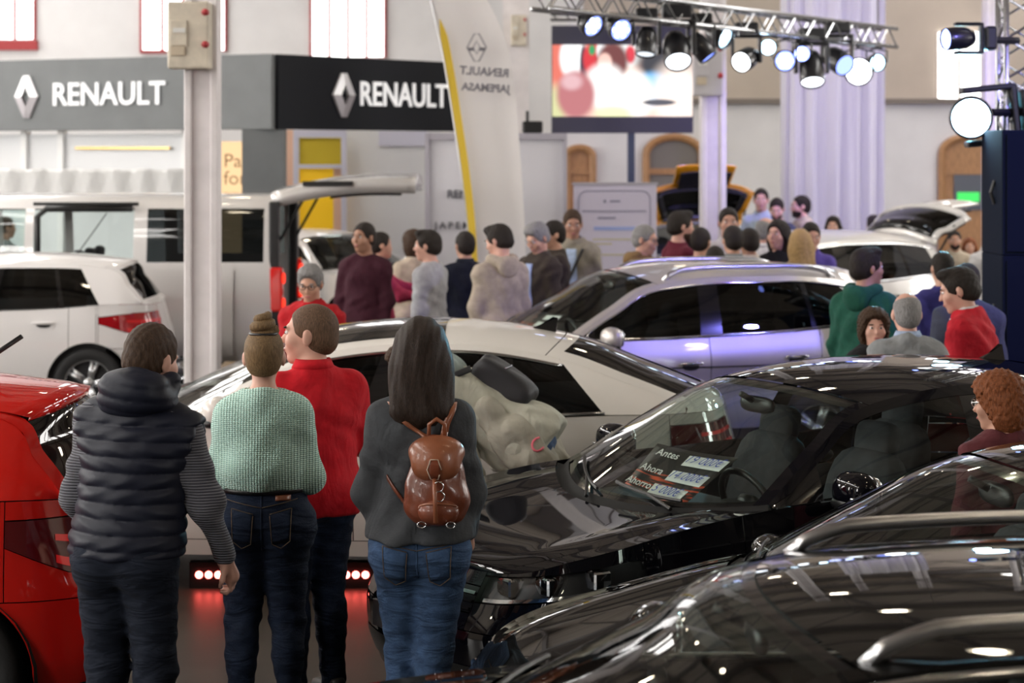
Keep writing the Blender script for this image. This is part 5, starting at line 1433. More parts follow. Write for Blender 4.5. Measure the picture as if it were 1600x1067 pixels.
# dark loudspeaker stack at the tower foot
YS = 13.6
x0 = P2W(1566, 0, YS)[0]
for k, (z0, z1, lb) in enumerate(((.02, .82, 'lowest dark loudspeaker of the stack under the truss tower'), (.82, 1.66, 'middle dark loudspeaker of the stack under the truss tower'), (1.66, 2.51, 'topmost dark loudspeaker of the stack under the truss tower'))):
    r = empty('loudspeaker', (x0 + .4, YS, z0), 0, lb, 'loudspeaker', 'loudspeaker stack')
    b = MB(); b.box(0, .3, (z1 - z0) / 2, .8, .6, z1 - z0); b.build('cabinet', pbr('navy_black_cabinet', (.006, .009, .020), .85, spec=.1), r, bevel=.01)
    b = MB(); b.box(0, -.005, (z1 - z0) / 2, .74, .02, z1 - z0 - .06); b.build('grille', pbr('speaker_grille', (.006, .009, .020), .85, spec=.1), r)
    b = MB(); b.tube([(-.405, .2, (z1 - z0) * .5 - .08), (-.43, .2, (z1 - z0) * .5), (-.405, .2, (z1 - z0) * .5 + .08)], .012, 6); b.build('handle', M_TRIM, r)

# ================================================================ people
class Field:
    """signed distance field on a grid, polygonised with surface nets"""
    def __init__(s, lo, hi, h):
        s.h = h; s.ax = [np.arange(lo[k] - 3 * h, hi[k] + 3 * h, h, dtype=np.float32) for k in range(3)]
        s.f = np.full([len(a) for a in s.ax], 9.0, np.float32)
    def sl(s, lo, hi):
        r = []
        for k in range(3):
            a = s.ax[k]; i = max(0, int((lo[k] - a[0]) / s.h) - 1); j = min(len(a), int((hi[k] - a[0]) / s.h) + 3)
            if j <= i: return None, None
            r.append(slice(i, j))
        X = s.ax[0][r[0]][:, None, None]; Y = s.ax[1][r[1]][None, :, None]; Z = s.ax[2][r[2]][None, None, :]
        return tuple(r), (X, Y, Z)
    def put(s, r, d, k):
        a = s.f[r]
        if k > 0:
            q = np.maximum(k - np.abs(a - d), 0) / k; s.f[r] = np.minimum(a, d) - q * q * k * .25
        else: s.f[r] = np.minimum(a, d)
    def cut(s, r, d, k=0.0):
        """keep where d < 0"""
        a = s.f[r]
        if k > 0:
            q = np.maximum(k - np.abs(a - d), 0) / k; s.f[r] = np.maximum(a, d) + q * q * k * .25
        else: s.f[r] = np.maximum(a, d)
    def cone(s, a, b, ra, rb, k=.02, flat=1.0):
        a = np.array(a, float); b = np.array(b, float); m = max(ra, rb) + k + 3 * s.h
        r, g = s.sl(np.minimum(a, b) - m, np.maximum(a, b) + m)
        if r is None: return
        X, Y, Z = g; ba = b - a; L2 = float(ba @ ba) + 1e-9
        t = np.clip(((X - a[0]) * ba[0] + (Y - a[1]) * ba[1] + (Z - a[2]) * ba[2]) / L2, 0, 1)
        dx = X - a[0] - t * ba[0]; dy = (Y - a[1] - t * ba[1]) / flat; dz = Z - a[2] - t * ba[2]
        s.put(r, np.sqrt(dx * dx + dy * dy + dz * dz) - (ra + (rb - ra) * t), k)
    def _ell(s, c, rad, R):
        c = np.array(c, float); m = max(rad) + 3 * s.h + .03
        r, g = s.sl(c - m, c + m)
        if r is None: return None, None
        X, Y, Z = g[0] - c[0], g[1] - c[1], g[2] - c[2]
        if R is not None:
            R = np.array(R); X, Y, Z = (R[0, 0] * X + R[1, 0] * Y + R[2, 0] * Z), (R[0, 1] * X + R[1, 1] * Y + R[2, 1] * Z), (R[0, 2] * X + R[1, 2] * Y + R[2, 2] * Z)
        k0 = np.sqrt((X / rad[0]) ** 2 + (Y / rad[1]) ** 2 + (Z / rad[2]) ** 2)
        k1 = np.sqrt((X / rad[0] ** 2) ** 2 + (Y / rad[1] ** 2) ** 2 + (Z / rad[2] ** 2) ** 2) + 1e-6
        return r, k0 * (k0 - 1) / k1
    def ell(s, c, rad, k=.02, R=None):
        r, d = s._ell(c, rad, R)
        if r is not None: s.put(r, d, k)
    def sub(s, c, rad, k=.01, R=None):
        r, d = s._ell(c, rad, R)
        if r is not None: s.cut(r, -d, k)
    def all(s): return s.ax[0][:, None, None], s.ax[1][None, :, None], s.ax[2][None, None, :]
    def half(s, n, d, k=0.0):
        """keep n.p < d"""
        X, Y, Z = s.all(); s.cut(np.s_[:, :, :], (X * n[0] + Y * n[1] + Z * n[2] - d).astype(np.float32), k)
    def add(s, fn):
        near = np.abs(s.f) < .12
        I = np.nonzero(near); s.f[I] += fn(s.ax[0][I[0]], s.ax[1][I[1]], s.ax[2][I[2]]).astype(np.float32)
    def mesh(s, name):
        f = s.f; g = f < 0
        n = np.array(f.shape)
        c = np.zeros(n - 1, np.uint8)
        for dx in (0, 1):
            for dy in (0, 1):
                for dz in (0, 1): c += g[dx:n[0] - 1 + dx, dy:n[1] - 1 + dy, dz:n[2] - 1 + dz]
        I = np.nonzero((c > 0) & (c < 8)); N = len(I[0])
        idx = np.full(n - 1, -1, np.int32); idx[I] = np.arange(N)
        acc = np.zeros((N, 3)); cnt = np.zeros(N)
        cor = [(a, b, d) for a in (0, 1) for b in (0, 1) for d in (0, 1)]
        val = {q: f[I[0] + q[0], I[1] + q[1], I[2] + q[2]].astype(float) for q in cor}
        for q in cor:
            for ax in range(3):
                if q[ax] == 0:
                    p = list(q); p[ax] = 1; a, b = val[q], val[tuple(p)]
                    m = (a < 0) != (b < 0); t = np.where(m, a / np.where(a == b, 1, a - b), 0)
                    for k in range(3): acc[:, k] += np.where(m, q[k] + (t if k == ax else 0), 0)
                    cnt += m
        V = acc / cnt[:, None]
        V = np.stack([s.ax[k][0] + (I[k] + V[:, k]) * s.h for k in range(3)], 1)
        Q = []
        for ax in range(3):
            u, w = (ax + 1) % 3, (ax + 2) % 3
            sl0 = [slice(1, -1)] * 3; sl0[ax] = slice(0, n[ax] - 1); sl1 = list(sl0); sl1[ax] = slice(1, n[ax])
            A = g[tuple(sl0)]; B = g[tuple(sl1)]
            E = np.nonzero(A != B)
            if not len(E[0]): continue
            base = [E[0] + (0 if ax == 0 else 1), E[1] + (0 if ax == 1 else 1), E[2] + (0 if ax == 2 else 1)]
            def cell(du, dw):
                q = [x.copy() for x in base]; q[u] = q[u] - du; q[w] = q[w] - dw; return idx[q[0], q[1], q[2]]
            quad = np.stack([cell(1, 1), cell(0, 1), cell(0, 0), cell(1, 0)], 1)
            flip = ~A[E]
            quad[flip] = quad[flip][:, ::-1]
            Q.append(quad)
        Q = np.concatenate(Q); Q = Q[(Q >= 0).all(1)]
        # light smoothing
        for _ in range(2):
            su = np.zeros_like(V); ct = np.zeros(N)
            for a, b in ((0, 1), (1, 2), (2, 3), (3, 0)):
                np.add.at(su, Q[:, a], V[Q[:, b]]); np.add.at(ct, Q[:, a], 1)
                np.add.at(su, Q[:, b], V[Q[:, a]]); np.add.at(ct, Q[:, b], 1)
            V = V * .5 + .5 * su / np.maximum(ct, 1)[:, None]
        me = bpy.data.meshes.new(name)
        me.vertices.add(N); me.vertices.foreach_set('co', V.astype(np.float32).ravel())
        me.loops.add(4 * len(Q)); me.loops.foreach_set('vertex_index', Q.astype(np.int32).ravel())
        me.polygons.add(len(Q)); me.polygons.foreach_set('loop_start', np.arange(0, 4 * len(Q), 4, dtype=np.int32))
        me.polygons.foreach_set('use_smooth', np.ones(len(Q), bool))
        me.update(calc_edges=True)
        return me

SKIN = pbr('skin', (.56, .31, .22), .5, spec=.35, noise=.08, nscale=14)
SKIN2 = pbr('skin_pale', (.62, .35, .27), .5, spec=.35, noise=.08, nscale=14)
SKIN3 = pbr('skin_tan', (.40, .21, .14), .5, spec=.35, noise=.08, nscale=14)
M_EYE = pbr('eye_white', (.75, .72, .70), .25)
M_IRIS = pbr('dark_iris', (.015, .01, .008), .15)
M_LIP = pbr('lips', (.42, .14, .13), .45)
def hairm(name, col): return pbr('hair_' + name, col, .5, noise=.45, nscale=30, bump=.6, bscale=60, bstretch=(9, 9, 1.2), spec=.18)
H_BROWN = hairm('brown', (.055, .03, .017)); H_DARK = hairm('dark', (.020, .014, .011)); H_GREY = hairm('grey', (.26, .25, .25)); H_BLOND = hairm('blonde', (.42, .27, .12)); H_DBLOND = hairm('dark_blonde', (.20, .125, .06)); H_RED = hairm('auburn', (.22, .07, .025)); H_GINGER = hairm('short_brown', (.13, .075, .045))
def folds(m, strength, scale, stretch):
    """broad soft creases on top of the weave"""
    N = m.node_tree.nodes; L = m.node_tree.links; b = N['Principled BSDF']
    old = b.inputs['Normal'].links[0].from_socket if b.inputs['Normal'].links else None
    tc = N.new('ShaderNodeTexCoord'); mp = N.new('ShaderNodeMapping'); mp.inputs['Scale'].default_value = stretch; mp.inputs['Rotation'].default_value = (.3, .4, .2); L.new(tc.outputs['Object'], mp.inputs[0])
    n = N.new('ShaderNodeTexNoise'); n.inputs['Scale'].default_value = scale; n.inputs['Detail'].default_value = 3; n.inputs['Distortion'].default_value = .6; L.new(mp.outputs[0], n.inputs['Vector'])
    bp = N.new('ShaderNodeBump'); bp.inputs['Strength'].default_value = strength; bp.inputs['Distance'].default_value = .05; L.new(n.outputs['Fac'], bp.inputs['Height'])
    if old is not None: L.new(old, bp.inputs['Normal'])
    L.new(bp.outputs[0], b.inputs['Normal'])
    return m
def cloth(name, col, bump=.25, bs=70, noise=.12):
    if 'cloth_' + name in MATS: return MATS['cloth_' + name]
    m = pbr('cloth_' + name, col, .85, noise=noise, nscale=25, bump=bump, bscale=bs, sheen=.02, spec=.2)
    return folds(m, .55, 7.0, (1, 1, .6) if 'denim' not in name and 'chino' not in name else (.8, .8, 2.6))
M_JEANS = cloth('blue_denim', (.045, .085, .17), .3, 160, .25); M_JEANSD = cloth('dark_denim', (.012, .02, .042), .3, 160, .25); M_NAVYTR = cloth('navy_chino', (.012, .016, .028), .2, 40)
M_SHOE = pbr('shoe_black', (.02, .02, .02), .5)
RNG = random.Random(11)

def rotx(a): return np.array([[1, 0, 0], [0, math.cos(a), -math.sin(a)], [0, math.sin(a), math.cos(a)]])
def roty(a): return np.array([[math.cos(a), 0, math.sin(a)], [0, 1, 0], [-math.sin(a), 0, math.cos(a)]])
def rotz(a): return np.array([[math.cos(a), -math.sin(a), 0], [math.sin(a), math.cos(a), 0], [0, 0, 1]])
def unit(v): v = np.array(v, float); return v / np.linalg.norm(v)

def person(loc, rz, H, label, top, top_mat, legs_mat=M_JEANSD, hair='short', hair_mat=H_DARK, skin=SKIN, fem=False, bulk=1.0, lean=0.0, sway=0.0,
           head=(0, 0, 0), armL=((-.18, .05, -1), (.05, .25, -1)), armR=((.18, .05, -1), (-.05, .25, -1)), h=.014, group=None, extra=None, face=True, hands=False,
           hem=None, sleeve=1.0, stance=(.09, .09), foot=(0, 0), tuck=False, collar=None, glasses=False, beard=None, blouse=0.0, hipw=1.0, legw=1.0, hs=1.06, nlow=0.0, nwide=1.0, neck_fwd=0.0, tuckz=1.035):
    """one figure: body, hair and clothes; local +y is where it faces"""
    k = H / 1.75; w = (.90 if fem else 1.0) * k
    root = empty('person', (loc[0], loc[1], 0), rz, label, 'person', group)
    hip = np.array([0, 0, .915 * k])
    LR = rotx(-lean) @ roty(sway)
    U = lambda p: hip + LR @ (np.array(p, float) * k - hip)
    U2 = U
    sw = .162 * (.80 if fem else 1) * (.6 + .4 * bulk)
    sh = [U((-sw, 0, 1.372)), U((sw, 0, 1.372))]
    nb = U((0, -.015, 1.47)); hc = U((0, .025 + neck_fwd, 1.75 - .125 * hs))
    el = []; wr = []
    for q, arm in enumerate((armL, armR)):
        a, b = unit(arm[0]), unit(arm[1]); e = sh[q] + a * .285 * k; el.append(e); wr.append(e + b * .245 * k)
    kn = [np.array([-stance[0] - .012, .02 + foot[0] * .5, .485 * k]), np.array([stance[1] + .012, .02 + foot[1] * .5, .485 * k])]
    an = [np.array([-stance[0] - .02, foot[0] - .02, .085 * k]), np.array([stance[1] + .02, foot[1] - .02, .085 * k])]
    hj = [np.array([-.088 * w, 0, .90 * k]), np.array([.088 * w, 0, .90 * k])]
    pts = np.array([*sh, nb, hc + np.array([0, 0, .16 * k]), *el, *wr, *kn, *an, hc + LR @ np.array([0, .15, 0])])
    lo = pts.min(0) - .20; hi = pts.max(0) + .20; lo[2] = 0
    HR = LR @ rotz(head[0]) @ rotx(head[1]) @ roty(head[2])
    hk = k * hs
    HP = lambda p: hc + HR @ (np.array(p, float) * hk)
    sc = lambda r: tuple(v * hk for v in r)
    bd = bulk
    def torso(f, o, kk=.05):
        sx = (.92 if fem else 1.0)
        f.ell(U((0, .0, .945)), ((.165 if not fem else .175) * k * (.5 + .5 * bd) + o, .118 * k * bd + o, .12 * k + o), kk, LR)
        f.ell(U((0, .012, 1.09)), (.140 * sx * k * bd + o, .105 * k * bd + o, .15 * k + o), kk, LR)
        f.ell(U((0, .0, 1.27)), (.165 * sx * k * (.4 + .6 * bd) + o, .115 * k * (.4 + .6 * bd) + o, .17 * k + o), kk, LR)
        f.cone(sh[0] + LR @ np.array([.03, -.005, -.035]), sh[1] + LR @ np.array([-.03, -.005, -.035]), .062 * k + o, .062 * k + o, kk)
        if fem:
            for q in (-1, 1): f.ell(U((q * .075, .10, 1.27)), (.062 * k + o, .06 * k + o, .065 * k + o), .03, LR)
        for q in (0, 1): f.cone(nb + LR @ np.array([0, 0, -.035]), sh[q] + LR @ np.array([0, 0, -.005]), .056 * k + o, .046 * k + o, .05)
    def arms(f, o, upto=2.0, kk=.03):
        for q in (0, 1):
            f.cone(sh[q], sh[q] + (el[q] - sh[q]) * min(1, upto), .050 * k * (.6 + .4 * bd) + o, .043 * k * (.6 + .4 * bd) + o, kk)
            if upto > 1: f.cone(el[q], el[q] + (wr[q] - el[q]) * min(1, upto - 1), .042 * k * (.6 + .4 * bd) + o, .029 * k + o * .8, kk)
    def legs(f, o, kk=.03):
        f.ell(np.array([0, -.01, .93 * k]), (.165 * w * (.5 + .5 * bd) * (1.06 if fem else 1) * hipw + o, .115 * k * bd + o, .12 * k + o), .05)
        for q in (0, 1):
            sgn = -1 if q == 0 else 1
            f.ell(hj[q] + np.array([sgn * .012 * (hipw - 1) * 10, -.045 * k, -.02 * k]), (.085 * k * hipw + o, .085 * k + o, .10 * k + o), .05)
            f.cone(hj[q] + np.array([0, 0, -.03 * k]), kn[q], .088 * k * (.6 + .4 * bd) * hipw + o, .056 * k * legw + o, kk)
            f.cone(kn[q], an[q], .055 * k * legw + o, .038 * k * legw + o * (1.2 if not fem else .6), kk)
            f.ell(kn[q] * .68 + an[q] * .32 + np.array([0, -.022 * k, 0]), (.052 * k + o, .055 * k + o, .12 * k + o), .03)
    # ---------------- body
    f = Field(lo, hi, h)
    torso(f, 0); arms(f, 0); legs(f, 0)
    f.cone(nb - LR @ np.array([0, 0, .03]), HP((0, -.012, -.06)), .060 * k * (.7 + .3 * bd) * (.86 if fem else 1), .056 * k * (.86 if fem else 1), .03)
    for q in (0, 1):
        f.cone(an[q] + np.array([0, -.03, -.04]), an[q] + np.array([0, .14, -.052]), .036, .028, .03)
    jw = .95 if fem else 1.0 + .12 * (bd - 1)
    f.ell(HP((0, -.014, .030)), sc((.076, .097, .088)), 0, HR)
    f.ell(HP((0, .020, -.035)), sc((.061 * jw, .076, .080)), .02 * k, HR)
    f.ell(HP((0, .068, -.098)), sc((.026 * jw, .022, .018)), .03 * k, HR)
    if face or h < .01:
        f.ell(HP((0, .083, .026)), sc((.048, .016, .012)), .02 * k, HR)
        for q in (-1, 1):
            f.ell(HP((q * .040, .062, -.022)), sc((.028, .028, .03)), .02 * k, HR)
            f.sub(HP((q * .031, .106, .008)), sc((.019, .017, .013)), .012 * k, HR)
        f.cone(HP((0, .092, .012)), HP((0, .112, -.026)), .007 * k, .013 * k, .012 * k)
        f.ell(HP((0, .090, -.060)), sc((.024, .013, .012)), .012 * k, HR)
    for q in (-1, 1): f.ell(HP((q * .078, -.006, -.008)), sc((.011, .020, .033)), .008, HR @ rotz(-q * .35))
    for q in (0, 1):
        d = unit(wr[q] - el[q]); n = unit(np.cross(d, np.array([0, 1, .3]))); n = n * (1 if q else -1)
        t = np.cross(n, d) ; pc = wr[q] + d * .05 * k
        f.cone(wr[q], pc + d * .03 * k, .026 * k, .034 * k, .02)
        if hands:
            for j in range(4):
                s0 = pc + d * .035 * k + t * (j - 1.5) * .021 * k; ln = (.036, .042, .040, .032)[j] * k
                m1 = s0 + d * ln; m2 = m1 + unit(d * .5 - n * .75) * ln * .8; m3 = m2 + unit(-d * .35 - n * .8) * ln * .6
                f.cone(s0, m1, .0095 * k, .009 * k, .006); f.cone(m1, m2, .009 * k, .0085 * k, .004); f.cone(m2, m3, .0085 * k, .007 * k, .004)
            th = wr[q] + d * .025 * k + t * -.03 * k; tm = th + unit(d - t * .9 - n * .3) * .042 * k
            f.cone(th, tm, .013 * k, .011 * k, .012); f.cone(tm, tm + unit(d - n * .6) * .034 * k, .011 * k, .008 * k, .006)
        else:
            f.cone(pc + d * .03 * k, pc + d * .085 * k - n * .02, .030 * k, .018 * k, .02, 1.0)
            f.cone(wr[q] + d * .02 * k, wr[q] + d * .06 * k - t * .045 * k, .013 * k, .010 * k, .012)
    body = link_mesh('body', f.mesh('body'), skin, root)
    # ---------------- face pieces
    if face:
        for q in (-1, 1):
            b = MB(); Rm = Matrix(HR.tolist()); b.ball(HP((q * .031, .083, .009)), sc((.0125, .0105, .0085)), 12, 8, 2.0, Rm); e = b.build('eye', M_EYE, root, True)
            b = MB(); b.ball(HP((q * .0305, .0925, .009)), sc((.0062, .0035, .0062)), 10, 6, 2.0, Rm); b.build('iris', M_IRIS, e, True)
            b = MB(); b.ball(HP((q * .034, .092, .030)), sc((.019, .007, .0042)), 10, 6, 2.0, Rm); b.build('eyebrow', H_DARK if hair_mat not in (H_GREY,) else H_GREY, root, True)
        b = MB(); b.ball(HP((0, .097, -.060)), sc((.021, .008, .0075)), 12, 8, 2.0, Matrix(HR.tolist())); b.build('lips', M_LIP, root, True)
    # ---------------- hair
    if hair != 'none':
        hl = hc - .16 * k; hh = hc + .16 * k
        if hair in ('long', 'shoulder'): hl = hl - LR @ np.array([0, .04, .22]) * k - .08
        g = Field(np.minimum(hl, hh), np.maximum(hl, hh), h * .75)
        t0 = {'short': .008, 'buzz': .004, 'bald': .004, 'bun': .007, 'long': .016, 'shoulder': .016, 'curly': .020, 'quiff': .012, 'wavy': .014}[hair]
        g.ell(HP((0, -.014, .030)), sc((.076 + t0 * (.7 if hair not in ('curly', 'long', 'shoulder') else 1), .097 + t0, .088 + t0 * 1.3)), 0, HR)
        if hair in ('short', 'quiff', 'buzz', 'wavy', 'bald'): g.ell(HP((0, -.04, -.02)), sc((.067 + t0 * .6, .070 + t0 * .8, .066)), .02, HR)
        if hair == 'quiff': g.ell(HP((0, .055, .105)), sc((.055, .045, .03)), .03, HR)
        if hair == 'wavy': g.ell(HP((0, .03, .095)), sc((.07, .06, .035)), .03, HR)
        if hair == 'curly': g.ell(HP((0, -.03, -.03)), sc((.105, .095, .12)), .03, HR); g.ell(HP((0, .0, .06)), sc((.10, .11, .08)), .03, HR)
        if hair in ('long', 'shoulder'):
            ln = .165 if hair == 'long' else .17
            g.ell(HP((0, -.03, -.03)), sc((.098, .088, .14)), .03, HR)
            g.cone(HP((-.045, -.045, -.05)), HP((-.06, -.085, -.05 - ln * .75)), .062 * hk, .052 * hk, .05); g.cone(HP((.045, -.045, -.05)), HP((.06, -.085, -.05 - ln * .75)), .062 * hk, .052 * hk, .05)
            g.cone(HP((0, -.05, -.05)), HP((0, -.092, -.05 - ln * .85)), .070 * hk, .056 * hk, .05)
        if hair == 'bun':
            g.ell(HP((0, -.04, -.02)), sc((.070, .068, .07)), .02, HR)
        if hair not in ('long', 'shoulder', 'curly'):
            # clear the nape below the hairline
            d = HR @ np.array([0, .35, -1.0]); d = d / np.linalg.norm(d); p0 = HP((0, -.06, -.075 if hair != 'bun' else -.07))
            g.half(d, float(d @ p0), .01)
        fr = {'quiff': .082, 'bald': .03, 'buzz': .075}.get(hair, .078)
        g.sub(HP((0, fr + .072, .0)), sc((.135, .104, .100)), .012, HR)
        g.sub(HP((0, .055, -.075)), sc((.10, .075, .085)), .012, HR)
        if hair in ('short', 'quiff', 'buzz', 'bald', 'wavy', 'bun'):
            for q in (-1, 1): g.sub(HP((q * .088, .0, -.015)), sc((.02, .026, .036)), .008, HR)
        if hair == 'bald': g.sub(HP((0, .025, .115)), sc((.078, .098, .085)), .012, HR)
        if hair in ('curly', 'wavy'): g.add(lambda x, y, z: .010 * np.sin(x * 190) * np.sin(y * 170) * np.sin(z * 160))
        elif hair in ('short', 'quiff'): g.add(lambda x, y, z: .003 * np.sin(x * 210 + 40 * y) * np.sin(z * 90 + y * 120))
        elif hair in ('long', 'shoulder'): g.add(lambda x, y, z: .0022 * np.sin(x * 110 + 5 * np.sin(z * 9)) + .0012 * np.sin(x * 260 + 3 * np.sin(z * 14)))
        ho = link_mesh('hair', g.mesh('hair'), hair_mat, root)
        if hair == 'bun':
            b = MB(); c0 = HP((0, -.03, .13)); turns = 34
            coil = []
            for i in range(turns):
                a = i / turns * 2 * math.pi * 2.1; rr = (.044 - .026 * i / turns) * k
                coil.append((c0[0] + rr * math.cos(a), c0[1] + rr * math.sin(a), c0[2] - .022 * k + .070 * k * i / turns))
            b.tube(coil, [(.026 - .008 * i / turns) * k for i in range(turns)], 8); b.ball(tuple(c0), sc((.045, .045, .042)), 12, 8); b.build('bun', hair_mat, ho, True)
            b = MB(); b.tube([(c0[0] + .058 * k * math.cos(a), c0[1] + .058 * k * math.sin(a), c0[2] - .034 * k) for a in np.linspace(0, 2 * math.pi, 19)[:-1]], .006, 6, closed=True); b.build('hair_tie', M_TRIM, ho, True)
    if beard is not None:
        g = Field(hc - .15 * k, hc + .15 * k, h * .75)
        g.ell(HP((0, .022, -.055)), sc((.066, .078, .066)), 0, HR); g.ell(HP((0, .068, -.1)), sc((.032, .028, .022)), .02, HR)
        d = HR @ np.array([0, -.25, 1.0]); d /= np.linalg.norm(d); g.half(d, float(d @ HP((0, .06, -.040))), .01)
        d = HR @ np.array([0, -1.0, 0]); g.half(d, float(d @ HP((0, .0, 0))), .01)
        g.sub(HP((0, .105, -.060)), sc((.022, .02, .011)), .006, HR)
        link_mesh('beard', g.mesh('beard'), beard, root)
    if glasses:
        b = MB(); Rm = HR
        for q in (-1, 1):
            b.tube([HP((q * .032 + .022 * math.cos(a), .102, .008 + .016 * math.sin(a))) for a in np.linspace(0, 2 * math.pi, 15)[:-1]], .0022, 5, closed=True)
            b.tube([HP((q * .054, .101, .012)), HP((q * .080, .06, .014)), HP((q * .084, -.005, .008))], .0022, 5)
        b.tube([HP((-.011, .103, .012)), HP((.011, .103, .012))], .0022, 5)
        b.build('glasses', glasses if glasses is not True else M_TRIM, root)
    # ---------------- trousers and shoes
    f = Field(lo, np.array([hi[0], hi[1], 1.16 * k]), h)
    o = .014
    legs(f, o)
    if tuck:
        f.ell(np.array([0, .006, (tuckz - .05) * k]), (.152 * k * bd + o, .112 * k * bd + o, .12 * k + o), .05)
        f.half((0, 0, 1), tuckz * k, .004)
    else: f.half((0, 0, 1), 1.0 * k, .004)
    f.half((0, 0, -1), -.055, .004)
    ph = RNG.uniform(0, 6)
    f.add(lambda x, y, z: .0035 * np.sin(z * 42 + 5 * np.sin(x * 14 + ph) + 3 * y * 10) * (np.exp(-((z - .47 * k) / .14) ** 2) + .7 * np.exp(-((z - .16) / .1) ** 2) + .5 * np.exp(-((z - .78 * k) / .06) ** 2)) + .002 * np.sin(z * 95 + x * 40 + ph))
    tr = link_mesh('trousers', f.mesh('trousers'), legs_mat, root)
    for q in (0, 1):
        b = MB(); c0 = an[q]
        P = []
        b.ball((c0[0], c0[1] + .055, .035), (.047, .145, .036), 16, 8, 2.6); b.ball((c0[0], c0[1] - .02, .07), (.04, .06, .045), 12, 8, 2.4); b.build('shoe', M_SHOE, root, True)
    # ---------------- top garment(s)
    hz = hem if hem is not None else .86
    objs = dict(root=root, body=body, trousers=tr, U=U, HP=HP, LR=LR, HR=HR, k=k, sh=sh, el=el, wr=wr, nb=nb, hc=hc, lo=lo, hi=hi, torso=torso, arms=arms)
    f = Field(lo, hi, h)
    o = {'tee': .012, 'sweater': .020, 'jacket': .030, 'coat': .038, 'hoodie': .026, 'shirt': .014, 'polo': .014, 'knit': .024}[top]
    torso(f, o)
    if top in ('jacket', 'coat', 'hoodie', 'polo', 'sweater', 'knit'):
        f.cone(U((0, 0, 1.12)), U((0, -.0, hz + .02)), .128 * k * bd + o, (.150 if not fem else (.156 if not tuck else .132)) * k * (.4 + .6 * bd) * (hipw if not tuck else 1) + o, .05, .74)
    if not tuck: f.ell(U((0, -.01, .93)), (.165 * w * (.5 + .5 * bd) * (1.06 if fem else 1) * hipw + o + .012, .118 * k * bd + o + .014, .13 * k + o), .04, LR)
    if lean < .3 and not tuck:
        for q in (0, 1): f.ell(hj[q] + np.array([0, -.045 * k, -.01 * k]), (.085 * k * hipw + o + .012, .088 * k + o + .012, .105 * k + o), .04)
    if lean > .3: f.ell(np.array([0, -.03, .94 * k]), (.225, .205, .18), .06)
    if blouse: f.ell(U((0, -.03, hz + .095)), (.150 * k + blouse, .115 * k + blouse, .11), .06, LR)
    d = LR @ np.array([0, 0, -1.0]); f.half(d, float(d @ U((0, 0, hz))), .012)
    # neck opening
    f.sub(nb + LR @ np.array([0, .012, .055 + nlow]) * k, (.080 * k * nwide * (.8 + .2 * bd), .078 * k * (.8 + .2 * bd), .062 * k), .012, LR)
    arms(f, o * .65, {'polo': .92, 'tee': .8}.get(top, 1.93) * sleeve, .05)
    ph2 = RNG.uniform(0, 6)
    wv = {'knit': .002, 'polo': .0035}.get(top, .005)
    f.add(lambda x, y, z: wv * np.sin(z * 30 + 6 * np.sin(x * 9 + ph2) + y * 14) + wv * .7 * np.sin(x * 34 + z * 25 + 4 * np.sin(z * 13 + ph2)))
    g = link_mesh({'tee': 'shirt'}.get(top, top), f.mesh(top), top_mat, root)
    objs['top'] = g
    if top in ('jacket', 'shirt', 'polo', 'coat') or collar is not None:
        b = MB(); n = 26; V = []; rr = .069 * k * (.75 + .25 * bd)
        for i in range(n):
            a = 2 * math.pi * i / n; cx, cy = math.cos(a), math.sin(a)
            drop = .035 * max(0, cy) ** 2
            for (r_, z_) in ((rr * 1.12, .0), (rr * 1.0, .042), (rr * 1.04, .046), (rr * 1.28, .008)):
                V.append(nb + LR @ np.array([cx * r_, cy * r_ * .92 + .008, z_ * k - .005 - drop]))
        Fc = [(i * 4 + j, ((i + 1) % n) * 4 + j, ((i + 1) % n) * 4 + (j + 1) % 4, i * 4 + (j + 1) % 4) for i in range(n) for j in range(4)]
        b.add(V, Fc); b.build('collar', collar or top_mat, g, True)
    if top in ('hoodie', 'coat', 'hoodie') and top == 'hoodie':
        f = Field(nb - .22, nb + .16, h)
        for i in range(13):
            a0 = math.pi * (.93 + 1.14 * i / 13); a1 = math.pi * (.93 + 1.14 * (i + 1) / 13)
            z = lambda a: -.035 - .03 * max(0, -math.sin(a))
            p = lambda a: nb + LR @ np.array([.095 * math.cos(a), .085 * math.sin(a) * 1.15 - .005, z(a) + .045]) * k
            f.cone(p(a0), p(a1), .038 * k, .038 * k, .02)
        f.ell(nb + LR @ np.array([0, -.115, -.05]) * k, sc((.09, .038, .085)), .03, LR)
        link_mesh('hood', f.mesh('hood'), top_mat, g)
    if extra: extra(objs)
    return objs

def bvh_of(o):
    from mathutils.bvhtree import BVHTree
    me = o.data; return BVHTree.FromPolygons([v.co[:] for v in me.vertices], [p.vertices[:] for p in me.polygons])
def drape(name, bvh, pts_uv, frm, mat, parent, off=.004, thick=.004):
    """a patch laid on a surface: grid of (x, z) cast along y from frm"""
    n, m = pts_uv.shape[:2]; P = np.zeros((n, m, 3)); sg = 1 if frm < 0 else -1
    for i in range(n):
        for j in range(m):
            x, z = pts_uv[i, j]; hit = bvh.ray_cast(Vector((x, frm, z)), Vector((0, sg, 0)))
            y = hit[0].y if hit[0] is not None else 0.0
            P[i, j] = (x, y - sg * off, z)
    return grid_mesh(name, P, mat, parent, thick=thick)
def drape_line(name, bvh, line, frm, mat, parent, r=.004, off=.002, n=5):
    sg = 1 if frm < 0 else -1; pts = []
    for x, z in line:
        hit = bvh.ray_cast(Vector((x, frm, z)), Vector((0, sg, 0)))
        if hit[0] is not None: pts.append((x, hit[0].y - sg * off, z))
    if len(pts) < 2: return None
    b = MB(); b.tube(pts, r, n); return b.build(name, mat, parent, True)
